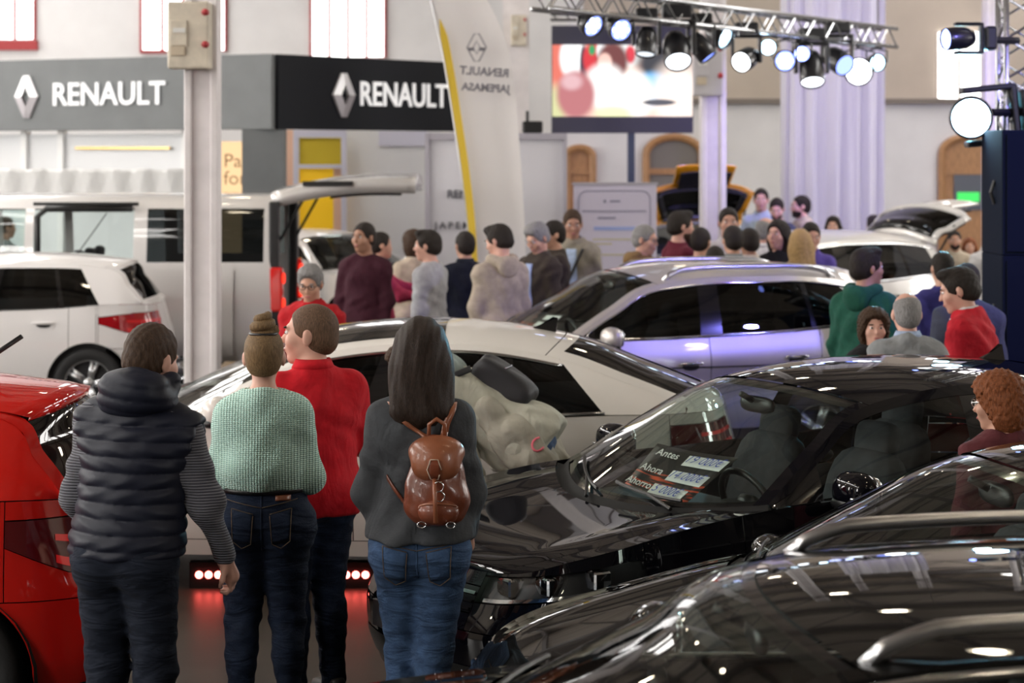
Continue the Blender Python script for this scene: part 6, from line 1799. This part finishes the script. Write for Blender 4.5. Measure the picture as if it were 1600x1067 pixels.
def quad_grid(c, n=6, m=6):
    """bilinear grid between four (x, z) corners"""
    c = np.array(c, float); u = np.linspace(0, 1, n)[:, None, None]; v = np.linspace(0, 1, m)[None, :, None]
    return (1 - u) * (1 - v) * c[0] + u * (1 - v) * c[1] + u * v * c[2] + (1 - u) * v * c[3]
def at_px(px, Y): return ((px - 800) * Y / F_PX, Y)
def top_h(py, Y): return CAM_H - (py - HORIZON) * Y / F_PX

# ---------------------------------------------------------------- patterned cloths
def knit_mat(name, col, dark, sx, sz, strength=.8, horiz=False):
    if name in MATS: return MATS[name]
    m = pbr(name, col, .9, sheen=.2); N = m.node_tree.nodes; L = m.node_tree.links; b = N['Principled BSDF']
    tc = N.new('ShaderNodeTexCoord'); mp = N.new('ShaderNodeMapping'); mp.inputs['Scale'].default_value = (sx, sx * .35, sz); L.new(tc.outputs['Object'], mp.inputs[0])
    sep = N.new('ShaderNodeSeparateXYZ'); L.new(mp.outputs[0], sep.inputs[0])
    def sn(inp, add=None):
        q = inp
        if add is not None:
            a = N.new('ShaderNodeMath'); a.operation = 'ADD'; L.new(inp, a.inputs[0]); L.new(add, a.inputs[1]); q = a.outputs[0]
        n = N.new('ShaderNodeMath'); n.operation = 'SINE'; L.new(q, n.inputs[0]); return n.outputs[0]
    if horiz: v = sn(sep.outputs[2])
    else:
        # rows of dimples offset like a honeycomb
        a = N.new('ShaderNodeMath'); a.operation = 'ADD'; L.new(sep.outputs[0], a.inputs[0]); L.new(sep.outputs[2], a.inputs[1])
        c = N.new('ShaderNodeMath'); c.operation = 'SUBTRACT'; L.new(sep.outputs[0], c.inputs[0]); L.new(sep.outputs[2], c.inputs[1])
        mu = N.new('ShaderNodeMath'); mu.operation = 'MULTIPLY'; L.new(sn(a.outputs[0]), mu.inputs[0]); L.new(sn(c.outputs[0]), mu.inputs[1]); v = mu.outputs[0]
    r = N.new('ShaderNodeMapRange'); r.inputs['From Min'].default_value = -1; r.inputs['From Max'].default_value = 1; L.new(v, r.inputs['Value'])
    cr = N.new('ShaderNodeValToRGB'); cr.color_ramp.elements[0].position = .12; cr.color_ramp.elements[1].position = .5
    cr.color_ramp.elements[0].color = (*dark, 1); cr.color_ramp.elements[1].color = (*col, 1); L.new(r.outputs[0], cr.inputs[0]); L.new(cr.outputs[0], b.inputs['Base Color'])
    bp = N.new('ShaderNodeBump'); bp.inputs['Strength'].default_value = strength; bp.inputs['Distance'].default_value = .008; L.new(r.outputs[0], bp.inputs['Height']); L.new(bp.outputs[0], b.inputs['Normal'])
    return m
T_MINT = knit_mat('mint_honeycomb_knit', (.58, .82, .73), (.22, .46, .41), 270, 400)
T_STRIPE = knit_mat('grey_ribbed_knit', (.16, .16, .19), (.03, .03, .045), 10, 620, .8, True)
T_RED = cloth('red_pique', (.56, .012, .022), .15, 220); T_CHAR = cloth('charcoal_sweat', (.052, .056, .062), .2, 120); T_VEST = pbr('navy_nylon', (.010, .012, .024), .5, bump=.15, bscale=30, spec=.3)
M_LEATHER = pbr('brown_leather', (.17, .042, .018), .34, noise=.35, nscale=9, bump=.25, bscale=40, coat=.25)
M_LEATHL = pbr('tan_leather', (.26, .085, .038), .36, noise=.25, nscale=9, bump=.2, bscale=40, coat=.2)
M_STITCH = pbr('pale_stitching', (.11, .075, .045), .7)
def crowd(px, py, Y, deg, label, **kw):
    return person(at_px(px, Y), math.radians(deg), top_h(py, Y), label, **kw)

def jeans_back(o, hw=.155, zt=.985, zp=(.945, .80), col=M_STITCH, yoke=True):
    k = o['k']; t = o['trousers']; bv = bvh_of(t); R = o['root']
    mat = t.data.materials[0]
    for s in (-1, 1):
        c = [(s * .035 * k, zp[0] * k - .01), (s * .128 * k, (zp[0] + .012) * k), (s * .122 * k, (zp[1] + .02) * k), (s * .045 * k, (zp[1] + .005) * k)]
        pk = drape('back_pocket', bv, quad_grid(c, 8, 8), -1.0, mat, t, .002, .004)
        ln = [c[0], c[1], c[2], ((c[2][0] + c[3][0]) / 2, zp[1] * k - .012), c[3], c[0]]
        pts = [(a[0] * (1 - q) + b_[0] * q, a[1] * (1 - q) + b_[1] * q) for a, b_ in zip(ln[:-1], ln[1:]) for q in np.linspace(0, .95, 6)]
        drape_line('pocket_stitching', bv, pts, -1.0, col, t, .0016, .005, 4)
        if yoke: drape_line('yoke_seam', bv, [(s * x * k, (zt - .05 - .03 * (1 - x / .15)) * k) for x in np.linspace(0, .15, 9)], -1.0, col, t, .0018, .002, 4)
    drape_line('centre_seam', bv, [(0, z * k) for z in np.linspace(zt, .80, 14)], -1.0, mat, t, .003, .001, 4)

# ================================================================ the four onlookers in front
def vest_extra(o):
    k, U, LR, nb = o['k'], o['U'], o['LR'], o['nb']
    f = Field(o['lo'], o['hi'], .006)
    o['torso'](f, .036)
    f.cone(U((0, 0, 1.12)), U((0, 0, .86)), .150 * k + .05, .160 * k + .05, .05, .72)
    for q in (0, 1): f.cone(o['sh'][q], o['sh'][q] + (o['el'][q] - o['sh'][q]) * .12, .085 * k, .08 * k, .03)
    f.half((0, 0, -1), -.905 * k, .02)
    f.sub(nb + np.array([0, .03, .07]) * k, (.085, .085, .06), .02)
    for q, s in ((0, -1), (1, 1)):
        c = o['sh'][q] + (o['el'][q] - o['sh'][q]) * .45 + np.array([s * .035, 0, 0]); f.sub(c + np.array([s * .03, 0, 0]), (.06, .14, .17), .015)
    f.add(lambda x, y, z: .013 * (1 - np.sqrt(np.abs(np.sin((z + .03 * x) * math.pi / .055)))) + .002 * np.sin(x * 50 + 5 * np.sin(z * 30)))
    v = link_mesh('puffer_vest', f.mesh('puffer_vest'), T_VEST, o['root'])
    f = Field(nb - .26, nb + .26, .007)
    f.ell(nb + np.array([.0, -.070, .055]) * k, (.135, .095, .075), .02); f.ell(nb + np.array([0, -.03, .005]) * k, (.150, .13, .075), .03)
    f.cone(nb + np.array([-.10, .03, .06]), nb + np.array([-.05, .09, .03]), .045, .03, .03); f.cone(nb + np.array([.10, .03, .06]), nb + np.array([.05, .09, .03]), .045, .03, .03)
    f.sub(nb + np.array([0, .045, .15]) * k, (.082, .10, .13), .02)
    f.add(lambda x, y, z: .008 * (1 - np.sqrt(np.abs(np.sin((z + .15 * x - .1 * y) * math.pi / .048)))) + .002 * np.sin(x * 45 + z * 50))
    link_mesh('vest_hood', f.mesh('vest_hood'), T_VEST, v)
crowd(198, 505, 7.3, -12, 'man in a navy quilted vest with hood, seen from behind', top='sweater', top_mat=T_STRIPE, legs_mat=M_NAVYTR, hair='short', hair_mat=H_BROWN, skin=SKIN2, bulk=1.14, lean=.10, sway=.07, head=(-.35, -.12, .05), h=.007, hands=True,
      armL=((-.28, .0, -1), (.15, .55, -.85)), armR=((.30, .06, -1), (.10, .40, -.75)), extra=vest_extra, hem=1.10, stance=(.07, .09), neck_fwd=.02, face=False, legw=1.12)
def teal_extra(o):
    jeans_back(o, zt=1.07, zp=(.975, .83))
    k = o['k']; b = MB()
    bv = bvh_of(o['trousers'])
    n = 40; pts = []
    for i in range(n):
        a = 2 * math.pi * i / n; hit = bv.ray_cast(Vector((0, 0, 1.055 * k)), Vector((math.cos(a), math.sin(a), 0)))
        if hit[0] is not None: pts.append((hit[0].x * 1.02, hit[0].y * 1.02, 1.055 * k))
    b.tube(pts, .014, 6, closed=True); b.build('belt', M_TRIM, o['trousers'], True)
    drape('leather_patch', bv, quad_grid([(.055, 1.04 * k), (.115, 1.04 * k), (.115, 1.018 * k), (.055, 1.018 * k)], 4, 4), -1.0, M_LEATHL, o['trousers'], .004, .003)
crowd(412, 510, 8.2, 3, 'woman in a mint knit sweater with her hair in a bun', top='knit', top_mat=T_MINT, legs_mat=M_JEANSD, hair='bun', hair_mat=H_DBLOND, skin=SKIN2, fem=True, h=.007, tuck=True, tuckz=1.085, hem=1.055, blouse=.028, hipw=1.24, legw=1.05,
      armL=((-.24, .05, -1), (.55, .75, .12)), armR=((.24, .05, -1), (-.55, .75, .15)), extra=teal_extra, nwide=1.35, stance=(.075, .085), head=(.0, .03, 0), bulk=1.06, face=False)
def polo_extra(o):
    k = o['k']; nb = o['nb']
    b = MB(); b.tube([nb + np.array([.076 * math.cos(a), .070 * math.sin(a) + .006, .012 - .03 * max(0, math.sin(a)) ** 2]) for a in np.linspace(0, 2 * math.pi, 28)[:-1]], .0035, 5, closed=True); b.build('collar_stripe', M_TRIM, o['top'], True)
crowd(488, 474, 8.65, 28, 'heavy-set man in a red polo shirt with cropped hair, face in profile', top='polo', top_mat=T_RED, legs_mat=M_JEANSD, hair='buzz', hair_mat=H_GINGER, skin=SKIN2, bulk=1.33, h=.0075, head=(.95, .02, 0), collar=T_RED, hem=.83, hands=True,
      armL=((-.30, .25, -1), (.25, .95, .15)), armR=((.30, .10, -1), (-.35, .9, .0)), extra=polo_extra, stance=(.07, .07), hs=1.12, face=True)

def pack_woman_extra(o):
    jeans_back(o, zt=.99, zp=(.915, .785))
crowd(657, 500, 7.5, -3, 'woman with long dark hair in a charcoal sweatshirt, seen from behind', top='sweater', top_mat=T_CHAR, legs_mat=M_JEANS, hair='long', hair_mat=hairm('near_black_brown', (.026, .015, .010)), skin=SKIN, fem=True, h=.007, hem=.93, bulk=1.0,
      armL=((-.26, .10, -1), (.30, .60, -.75)), armR=((.20, .10, -1), (-.1, .7, -.75)), extra=pack_woman_extra, hipw=1.05, stance=(.055, .035), foot=(.10, -.02), head=(.12, .0, 0), hands=True, glasses=pbr('purple_frames', (.25, .05, .12), .3), face=False, hs=1.10)
# leather backpack on her back
def leather_pack():
    Y = 7.5; H = top_h(500, Y); k = H / 1.75
    r = empty('leather_backpack', (*at_px(657, Y), 0), math.radians(-3), 'small brown leather drawstring backpack on the dark-haired woman', 'backpack')
    cx, yb = .075, -.165
    h = .006
    def fld(lo, hi): return Field(np.array(lo), np.array(hi), h)
    z0, z1 = 1.00, 1.31
    f = fld((cx - .17, yb - .17, z0 - .06), (cx + .17, yb + .13, z1 + .08))
    f.ell((cx, yb, z0 + .075), (.118, .075, .085), 0); f.ell((cx, yb, z0 + .15), (.110, .070, .13), .05); f.ell((cx, yb + .005, z1 - .04), (.075, .055, .06), .04)
    f.half((0, 0, -1), -(z0 - .002), .015)
    f.add(lambda x, y, z: .004 * np.sin((x - cx) * 130) * np.exp(-((z - z1 + .05) / .07) ** 2) + .0025 * np.sin(z * 60 + x * 40))
    bag = link_mesh('bag', f.mesh('bag'), M_LEATHER, r)
    bv = bvh_of(bag)
    # flap
    f = fld((cx - .14, yb - .17, z1 - .16), (cx + .14, yb + .10, z1 + .08))
    f.ell((cx, yb + .0, z1 - .045), (.104, .080, .062), 0); f.ell((cx, yb - .035, z1 - .09), (.088, .055, .065), .03)
    f.half((0, 1, 0), yb + .045, .01); f.half((0, 0, -1), -(z1 - .148), .01)
    fl = link_mesh('flap', f.mesh('flap'), M_LEATHL, r)
    b2 = bvh_of(fl)
    hexa = [(cx + .026 * math.cos(a), z1 - .095 + .042 * math.sin(a)) for a in np.linspace(0, 2 * math.pi, 7)[:-1]]
    drape('buckle_tab', b2, quad_grid([(cx - .022, z1 - .062), (cx + .022, z1 - .062), (cx + .022, z1 - .130), (cx - .022, z1 - .130)], 5, 5), -1.0, M_LEATHER, fl, .004, .005)
    pts = [(a[0] * (1 - q) + c[0] * q, a[1] * (1 - q) + c[1] * q) for a, c in zip(hexa, hexa[1:] + hexa[:1]) for q in (0, .5)]
    drape_line('tab_stitching', b2, pts, -1.0, pbr('cream_thread', (.55, .45, .35), .6), fl, .0018, .008, 4)
    # front pocket with its own small flap
    f = fld((cx - .12, yb - .19, z0 - .02), (cx + .14, yb + .02, z0 + .16))
    f.ell((cx + .012, yb - .062, z0 + .058), (.075, .045, .052), 0)
    pk = link_mesh('front_pocket', f.mesh('front_pocket'), M_LEATHER, r)
    b3 = bvh_of(pk)
    drape_line('pocket_edge', b3, [(cx + .012 + .068 * math.cos(a), z0 + .075 + .018 * math.sin(a)) for a in np.linspace(math.pi * 1.05, -.05 * math.pi, 14)], -1.0, M_LEATHL, pk, .005, .001, 5)
    # strap, cords and rings
    b = MB(); b.tube([(cx, yb - .085, z1 - .13), (cx + .004, yb - .115, z0 + .13), (cx + .008, yb - .125, z0 + .03)], .008, 6); b.build('closing_strap', M_LEATHL, r, True)
    for zz, xx in ((z0 + .155, .016), (z0 + .12, .02)):
        b = MB(); b.tube([(cx + xx + .018 * math.cos(a), yb - .098, zz + .018 * math.sin(a)) for a in np.linspace(0, 2 * math.pi, 13)[:-1]], .0025, 5, closed=True); b.build('ring', M_CHROME, r, True)
    for xx in (-.045, .06):
        b = MB(); b.tube([(cx + xx + .016 * math.cos(a), yb - .100, z0 + .018 + .011 * math.sin(a)) for a in np.linspace(0, 2 * math.pi, 13)[:-1]], .0025, 5, closed=True); b.build('buckle', M_CHROME, r, True)
    b = MB(); b.tube([(cx - .03, yb + .02, z1 + .0), (cx - .028, yb + .01, z1 + .055), (cx, yb + .0, z1 + .075), (cx + .028, yb + .01, z1 + .055), (cx + .03, yb + .02, z1 + .0)], .008, 6); b.build('carry_loop', M_LEATHL, r, True)
    # shoulder straps follow the back
    pb = [o for o in bpy.data.objects if o.name.startswith('sweater') and o.parent and (o.parent.location - r.location).length < .02][0]
    bs = bvh_of(pb)
    for pts in ([(cx - .02, z1 - .005), (-.03, z1 + .045), (-.085, z1 + .10), (-.105, z1 + .122)], [(cx + .02, z1 - .005), (.106, z1 + .05), (.126, z1 + .10), (.128, z1 + .122)]):
        c = CR2(pts); P = np.zeros((24, 3, 3))
        for i in range(24):
            p = c(np.array([i / 23]))[0]
            for j in range(3):
                x = p[0] + (j - 1) * .013; hit = bs.ray_cast(Vector((x, -1, p[1])), Vector((0, 1, 0)))
                y = hit[0].y if hit[0] is not None else -.05
                P[i, j] = (x, y - .007 + (0 if i > 4 else -.02 * (4 - i) / 4), p[1])
        grid_mesh('shoulder_strap', P, M_LEATHL, r, thick=.006)
    P = np.zeros((14, 3, 3))
    for i in range(14):
        q = i / 13; x = cx - .09 - .10 * q; z = z0 + .03 + .13 * q
        for j in range(3):
            hit = bs.ray_cast(Vector((x, -1, z + (j - 1) * .009)), Vector((0, 1, 0))); y = hit[0].y if hit[0] is not None else -.1
            P[i, j] = (x, y - .006, z + (j - 1) * .009)
    grid_mesh('lower_strap', P, M_LEATHER, r, thick=.005)
leather_pack()

# ================================================================ the bending visitor in the pale coat
def bend_extra(o):
    U, LR, k = o['U'], o['LR'], o['k']
    # coat skirt hanging from the bent back
    f = Field(o['lo'] - .1, o['hi'] + .1, .010)
    for q, x in enumerate((-.16, -.05, .07, .17)):
        f.cone(U((x, -.07, 1.16)), U((x * 1.15, -.06, .93)) + np.array([0, .02, -.10]), .075, .085, .06)
        f.cone(U((x * 1.1, -.08, .96)), np.array([x * 1.25, -.20 + .05 * (q % 2), .74]), .085, .075, .05)
    f.cone(U((-.2, .02, 1.30)), U((-.24, .10, 1.02)) + np.array([0, .05, -.12]), .07, .06, .06); f.cone(U((.2, .02, 1.30)), U((.24, .10, 1.02)) + np.array([0, .05, -.12]), .07, .06, .06)
    f.half((0, 0, -1), -.72, .02)
    f.add(lambda x, y, z: .016 * np.abs(np.sin(x * 17 + 2.5 * np.sin(z * 9) + y * 13)) + .006 * np.sin(z * 30 + x * 26 + y * 15))
    c = link_mesh('coat_skirt', f.mesh('coat_skirt'), T_COATS, o['root'])
    f = Field(o['nb'] - .28, o['nb'] + .28, .010)
    f.ell(o['nb'] + LR @ np.array([0, -.085, -.015]), (.13, .055, .11), 0, LR); f.cone(o['nb'] + LR @ np.array([-.11, .0, .02]), o['nb'] + LR @ np.array([.11, 0, .02]), .05, .05, .05)
    f.add(lambda x, y, z: .006 * np.sin(x * 50 + z * 40))
    link_mesh('coat_hood', f.mesh('coat_hood'), T_COATG, c)
    bv = bvh_of(c); mk = pbr('pink_mark', (.80, .16, .22), .6)
    oo = [(-.02 + .028 * math.cos(a), .93 + .03 * math.sin(a)) for a in np.linspace(0, 2 * math.pi, 13)]; vv = [(.035, .96), (.05, .905), (.075, .965)]
    for ln in (oo, vv):      # pink print on the near flank of the coat
        pts = []
        for y_, z_ in ln:
            hit = bv.ray_cast(Vector((-1.5, -y_ - .14, z_)), Vector((1, 0, 0)))
            if hit[0] is not None: pts.append((hit[0].x - .003, hit[0].y, hit[0].z))
        if len(pts) > 2: b = MB(); b.tube(pts, .006, 5); b.build('pink_print', mk, c, True)
T_COATS = cloth('stone_grey_nylon', (.40, .385, .32), .9, 10, .05); T_COAT = cloth('pale_stone_nylon', (.50, .50, .42), .9, 10, .05); T_COATG = cloth('grey_green_nylon', (.30, .36, .34), .3, 18, .15)
bend = person((.06, 10.1), math.radians(78), 1.72, 'visitor bending over in a crumpled pale coat, looking into the white fastback', top='coat', top_mat=T_COAT, legs_mat=M_JEANS, hair='wavy', hair_mat=H_BROWN, lean=.98, h=.010, hem=.80,
    armL=((-.1, .6, -.9), (.1, .7, -.6)), armR=((.1, .55, -.9), (-.1, .7, -.6)), extra=bend_extra, head=(0, .5, 0), bulk=1.15, face=False)
def sling_pack():
    U, LR = bend['U'], bend['LR']
    r = empty('sling_pack', (.06, 10.1, 0), math.radians(78), 'small black pack worn across the bent back of the pale coat', 'backpack')
    f = Field(U((0, -.25, 1.15)) - .34, U((0, -.25, 1.15)) + .34, .009)
    f.ell(U((.02, -.19, 1.19)), (.165, .115, .21), 0, LR); f.ell(U((.02, -.215, 1.08)), (.145, .10, .13), .05, LR)
    for n_, d_ in (((1, 0, 0), .13), ((-1, 0, 0), .10), ((0, 0, 1), 0.), ((0, 0, -1), 0.), ((0, -1, 0), 0.)):
        v_ = LR @ np.array(n_, float); q_ = {(0, 0, 1): U((0, 0, 1.345)), (0, 0, -1): U((0, 0, 1.0)), (0, -1, 0): U((0, -.275, 1.2))}.get(n_)
        f.half(v_, float(v_ @ q_) if q_ is not None else d_ + float(v_ @ U((.015, 0, 1.2))), .05)
    f.add(lambda x, y, z: .004 * np.sin(x * 40 + z * 30))
    m = pbr('black_nylon', (.016, .016, .020), .6, bump=.2, bscale=60)
    b_ = link_mesh('pack_body', f.mesh('pack_body'), m, r)
    b = MB(); b.tube([U((-.11, -.18, 1.34)), U((-.165, -.06, 1.42)), U((-.17, .08, 1.36)), U((-.15, .14, 1.2))], .018, 6); b.build('strap', m, r, True)
    b = MB(); b.tube([U((.12, -.17, 1.06)), U((.21, -.06, 1.04)), U((.21, .08, 1.06))], .016, 6); b.build('waist_strap', m, r, True)
    b = MB(); b.tube([U((-.06, -.275, 1.20)), U((.02, -.285, 1.19)), U((.10, -.272, 1.20))], .004, 5); b.build('zip', pbr('zip_grey', (.35, .35, .38), .3, .8), r)
sling_pack()

# ================================================================ visitors further back
C = {n: cloth(n, c) for n, c in dict(maroon=(.05, .012, .022), pink=(.50, .05, .12), beige=(.48, .40, .31), grey=(.36, .36, .38), navy=(.012, .014, .024), sand=(.40, .335, .27), brown=(.05, .038, .03), stone=(.30, .27, .215), blueshirt=(.42, .52, .72), tan=(.22, .135, .06), burgundy=(.12, .015, .03), white=(.62, .60, .60), black=(.012, .012, .014), purple=(.10, .07, .28), rose=(.50, .30, .29), green=(.012, .075, .05), violet=(.05, .045, .20), slate=(.05, .055, .085), red=(.48, .015, .028), greywool=(.25, .26, .27), wine=(.10, .025, .03), redj=(.42, .012, .018), cream=(.55, .48, .40), cyan=(.42, .50, .58)).items()}
def shirt_front(mat, strap=None):
    """open jacket showing a shirt below"""
    def ex(o):
        k = o['k']; bv = bvh_of(o['top']); U = o['U']
        c = [(-.045 * k, 1.40 * k), (.045 * k, 1.40 * k), (.065 * k, .92 * k), (-.065 * k, .92 * k)]
        drape('shirt_front', bv, quad_grid(c, 5, 16), 1.0, mat, o['top'], .004, .004)
        if strap: drape_line('bag_strap', bv, [(-.10 * k + .20 * k * q, (1.40 - .46 * q) * k) for q in np.linspace(0, 1, 16)], 1.0, M_TRIM, o['root'], .014, .004)
    return ex
AWAY = dict(face=False)
crowd(487, 414, 13.4, 165, 'grey-haired man in glasses and a red jacket behind the white fastback', top='jacket', top_mat=C['redj'], hair='wavy', hair_mat=H_GREY, skin=SKIN, head=(.1, -.30, 0), glasses=True, h=.011, collar=C['redj'])
crowd(570, 347, 17.3, 160, 'young man in a dark maroon jumper facing the viewer', top='sweater', top_mat=C['maroon'], hair='short', hair_mat=H_DARK, skin=SKIN3, head=(-.25, 0, 0), bulk=1.08, h=.011)
crowd(592, 362, 18.1, -80, 'person in a pink top reaching out an arm behind the maroon jumper', top='sweater', top_mat=C['pink'], hair='short', hair_mat=H_DARK, armL=((-.1, .75, -.55), (.1, 1, -.02)), armR=((.1, .55, -.7), (0, 1, 0)), **AWAY)
crowd(647, 361, 18.8, 20, 'woman with curly brown hair in a beige cardigan, back turned', top='sweater', top_mat=C['beige'], hair='curly', hair_mat=H_BROWN, fem=True, hipw=1.1, bulk=1.12, **AWAY)
crowd(672, 360, 16.7, 68, 'young man in a pale grey sweatshirt, face turned in profile', top='sweater', top_mat=C['grey'], hair='quiff', hair_mat=H_DARK, skin=SKIN2, head=(.15, -.05, 0), h=.011)
crowd(727, 361, 17.3, 15, 'man in a navy turtleneck seen from behind between two visitors', top='sweater', top_mat=C['navy'], hair='short', hair_mat=H_DARK, collar=C['navy'], head=(.2, 0, 0), **AWAY)
crowd(782, 351, 16.3, 30, 'tall youth in a sand coloured hoodie, head turned down', top='hoodie', top_mat=C['sand'], hair='quiff', hair_mat=H_DARK, skin=SKIN2, head=(.55, -.30, 0), bulk=1.05, h=.011)
crowd(843, 348, 17.5, 130, 'grey-haired man in a dark jacket over a blue shirt, looking down', top='jacket', top_mat=C['brown'], hair='wavy', hair_mat=H_GREY, head=(.1, -.5, 0), extra=shirt_front(C['blueshirt']), h=.011)
crowd(868, 344, 18.15, 100, 'dark-haired man half hidden behind the grey-haired man', top='sweater', top_mat=C['brown'], hair='short', hair_mat=H_DARK, head=(.2, 0, 0))
crowd(895, 327, 18.9, 172, 'man in a stone field jacket with a shoulder strap, facing the viewer', top='jacket', top_mat=C['stone'], hair='short', hair_mat=H_BROWN, skin=SKIN3, head=(.2, -.2, 0), extra=shirt_front(C['blueshirt'], True), bulk=1.1, collar=C['slate'], h=.011)
crowd(1004, 351, 17.6, -120, 'grey man in glasses and a tan padded jacket behind the silver car', top='hoodie', top_mat=C['tan'], hair='short', hair_mat=H_GREY, head=(.1, -.15, 0), glasses=True, h=.011)
crowd(1060, 330, 18.1, -70, 'bearded man in a burgundy jumper behind the silver car', top='sweater', top_mat=C['burgundy'], hair='quiff', hair_mat=H_DARK, skin=SKIN2, beard=H_BROWN, head=(-.1, -.05, 0), bulk=1.05)
crowd(1094, 355, 17.5, -30, 'dark-haired man close behind the burgundy jumper', top='sweater', top_mat=C['greywool'], hair='short', hair_mat=H_DARK, **AWAY)
crowd(1118, 384, 16.75, 10, 'dark head just above the silver car roof', top='sweater', top_mat=C['black'], hair='short', hair_mat=H_DARK, fem=True, **AWAY)
crowd(1138, 324, 18.35, 180, 'man with dark hair facing the viewer beside the iron pillar', top='shirt', top_mat=C['white'], hair='short', hair_mat=H_DARK, skin=SKIN)
crowd(1146, 352, 17.15, 15, 'man with cropped dark hair and grey collar, back turned', top='shirt', top_mat=C['greywool'], hair='short', hair_mat=H_DARK, **AWAY)
crowd(1172, 356, 17.65, 20, 'dark-haired man in a cream shirt, back turned', top='shirt', top_mat=C['cream'], hair='short', hair_mat=H_DARK, skin=SKIN3, **AWAY)
crowd(1195, 339, 18.8, -60, 'bald man in a white shirt under violet light', top='shirt', top_mat=C['white'], hair='bald', hair_mat=H_GREY, skin=SKIN2)
crowd(1190, 294, 25.0, 160, 'man in a pale blue shirt by the raised orange tailgate', top='shirt', top_mat=C['cyan'], hair='short', hair_mat=H_DARK, skin=SKIN2, head=(.2, 0, 0))
crowd(1215, 309, 24.4, 150, 'bearded man in a dark jumper looking down before the curtain', top='sweater', top_mat=C['slate'], hair='short', hair_mat=H_DARK, skin=SKIN2, beard=H_DARK, head=(.3, -.35, 0), bulk=1.1)
crowd(1254, 305, 24.6, 100, 'bearded man in a beige jacket in profile before the curtain', top='jacket', top_mat=C['beige'], hair='short', hair_mat=H_DARK, skin=SKIN2, beard=H_DARK)
crowd(1217, 344, 17.95, 150, 'dark-haired woman in black glancing aside in the crowd', top='sweater', top_mat=C['black'], hair='shoulder', hair_mat=H_DARK, skin=SKIN2, fem=True, head=(-.1, .05, 0))
crowd(1251, 359, 17.2, 10, 'blonde woman with shoulder-length hair, back turned', top='sweater', top_mat=C['beige'], hair='shoulder', hair_mat=H_BLOND, fem=True, **AWAY)
crowd(1267, 347, 18.4, 175, 'man in a violet shirt behind the blonde woman', top='shirt', top_mat=C['purple'], hair='short', hair_mat=H_DARK, head=(.2, -.2, 0))
crowd(1302, 338, 23.0, 165, 'woman with long dark hair in a rose top before the curtain', top='sweater', top_mat=C['rose'], hair='long', hair_mat=H_DARK, skin=SKIN2, fem=True, hs=1.0)
crowd(1366, 337, 23.4, 0, 'person with dark hair behind the pale silver car roof', top='sweater', top_mat=C['navy'], hair='wavy', hair_mat=H_DARK, **AWAY)
crowd(1352, 388, 13.3, -38, 'young man in a green hooded jacket with dark faded hair', top='hoodie', top_mat=C['green'], hair='quiff', hair_mat=H_DARK, skin=SKIN3, head=(-.55, .0, 0), bulk=1.12, h=.010)
crowd(1474, 393, 14.6, 12, 'man in a violet jumper with his back turned beside the tailgate', top='sweater', top_mat=C['violet'], hair='short', hair_mat=H_DARK, bulk=1.1, **AWAY)
crowd(1512, 411, 12.9, 5, 'man in a slate suit jacket behind the red cardigan', top='jacket', top_mat=C['slate'], hair='short', hair_mat=H_DARK, bulk=1.05, **AWAY)
def card_extra(o):
    k = o['k']; bv = bvh_of(o['top'])
    drape('shirt_front', bv, quad_grid([(-.05 * k, 1.43 * k), (.05 * k, 1.43 * k), (.022 * k, 1.05 * k), (-.022 * k, 1.05 * k)], 5, 14), 1.0, C['white'], o['top'], .004, .004)
crowd(1533, 416, 11.75, 62, 'dark-haired man in a red cardigan and white shirt, leaning in to talk', top='jacket', top_mat=C['red'], hair='quiff', hair_mat=H_DARK, skin=SKIN2, head=(.25, -.12, 0), lean=.16, extra=card_extra, h=.009, collar=C['white'], bulk=1.05, hs=1.10, hem=.78)
crowd(1418, 456, 11.35, 2, 'balding grey man in a grey wool jumper, seen from behind', top='sweater', top_mat=C['greywool'], hair='bald', hair_mat=H_GREY, skin=SKIN2, collar=C['blueshirt'], h=.009, bulk=1.12, hs=1.12, **AWAY)
crowd(1363, 484, 12.0, 200, 'woman with dark curly hair peering past the balding man', top='sweater', top_mat=C['black'], hair='curly', hair_mat=H_BROWN, skin=SKIN2, fem=True, head=(-.35, .05, 0), h=.009, hs=1.1)
crowd(1566, 586, 8.15, 28, 'woman with short auburn hair in a wine red top between two cars', top='sweater', top_mat=C['wine'], hair='curly', hair_mat=H_RED, skin=SKIN, h=.009, head=(.5, -.1, 0), glasses=M_SATIN, hs=1.12, bulk=1.1)
crowd(1550, 350, 20.2, 10, 'person in a pale hooded sweatshirt beyond the raised tailgate', top='hoodie', top_mat=C['white'], hair='short', hair_mat=H_BROWN, **AWAY)
crowd(1492, 360, 22.8, 170, 'bearded man seen beneath the raised tailgate', top='shirt', top_mat=C['beige'], hair='short', hair_mat=H_DARK, beard=H_DARK)
crowd(1515, 372, 23.4, 170, 'person with reddish long hair beyond the raised tailgate', top='sweater', top_mat=C['wine'], hair='shoulder', hair_mat=H_RED, fem=True)
crowd(6, 338, 22.4, -60, 'person seen through the front window of the van', top='sweater', top_mat=C['greywool'], hair='short', hair_mat=H_BROWN)
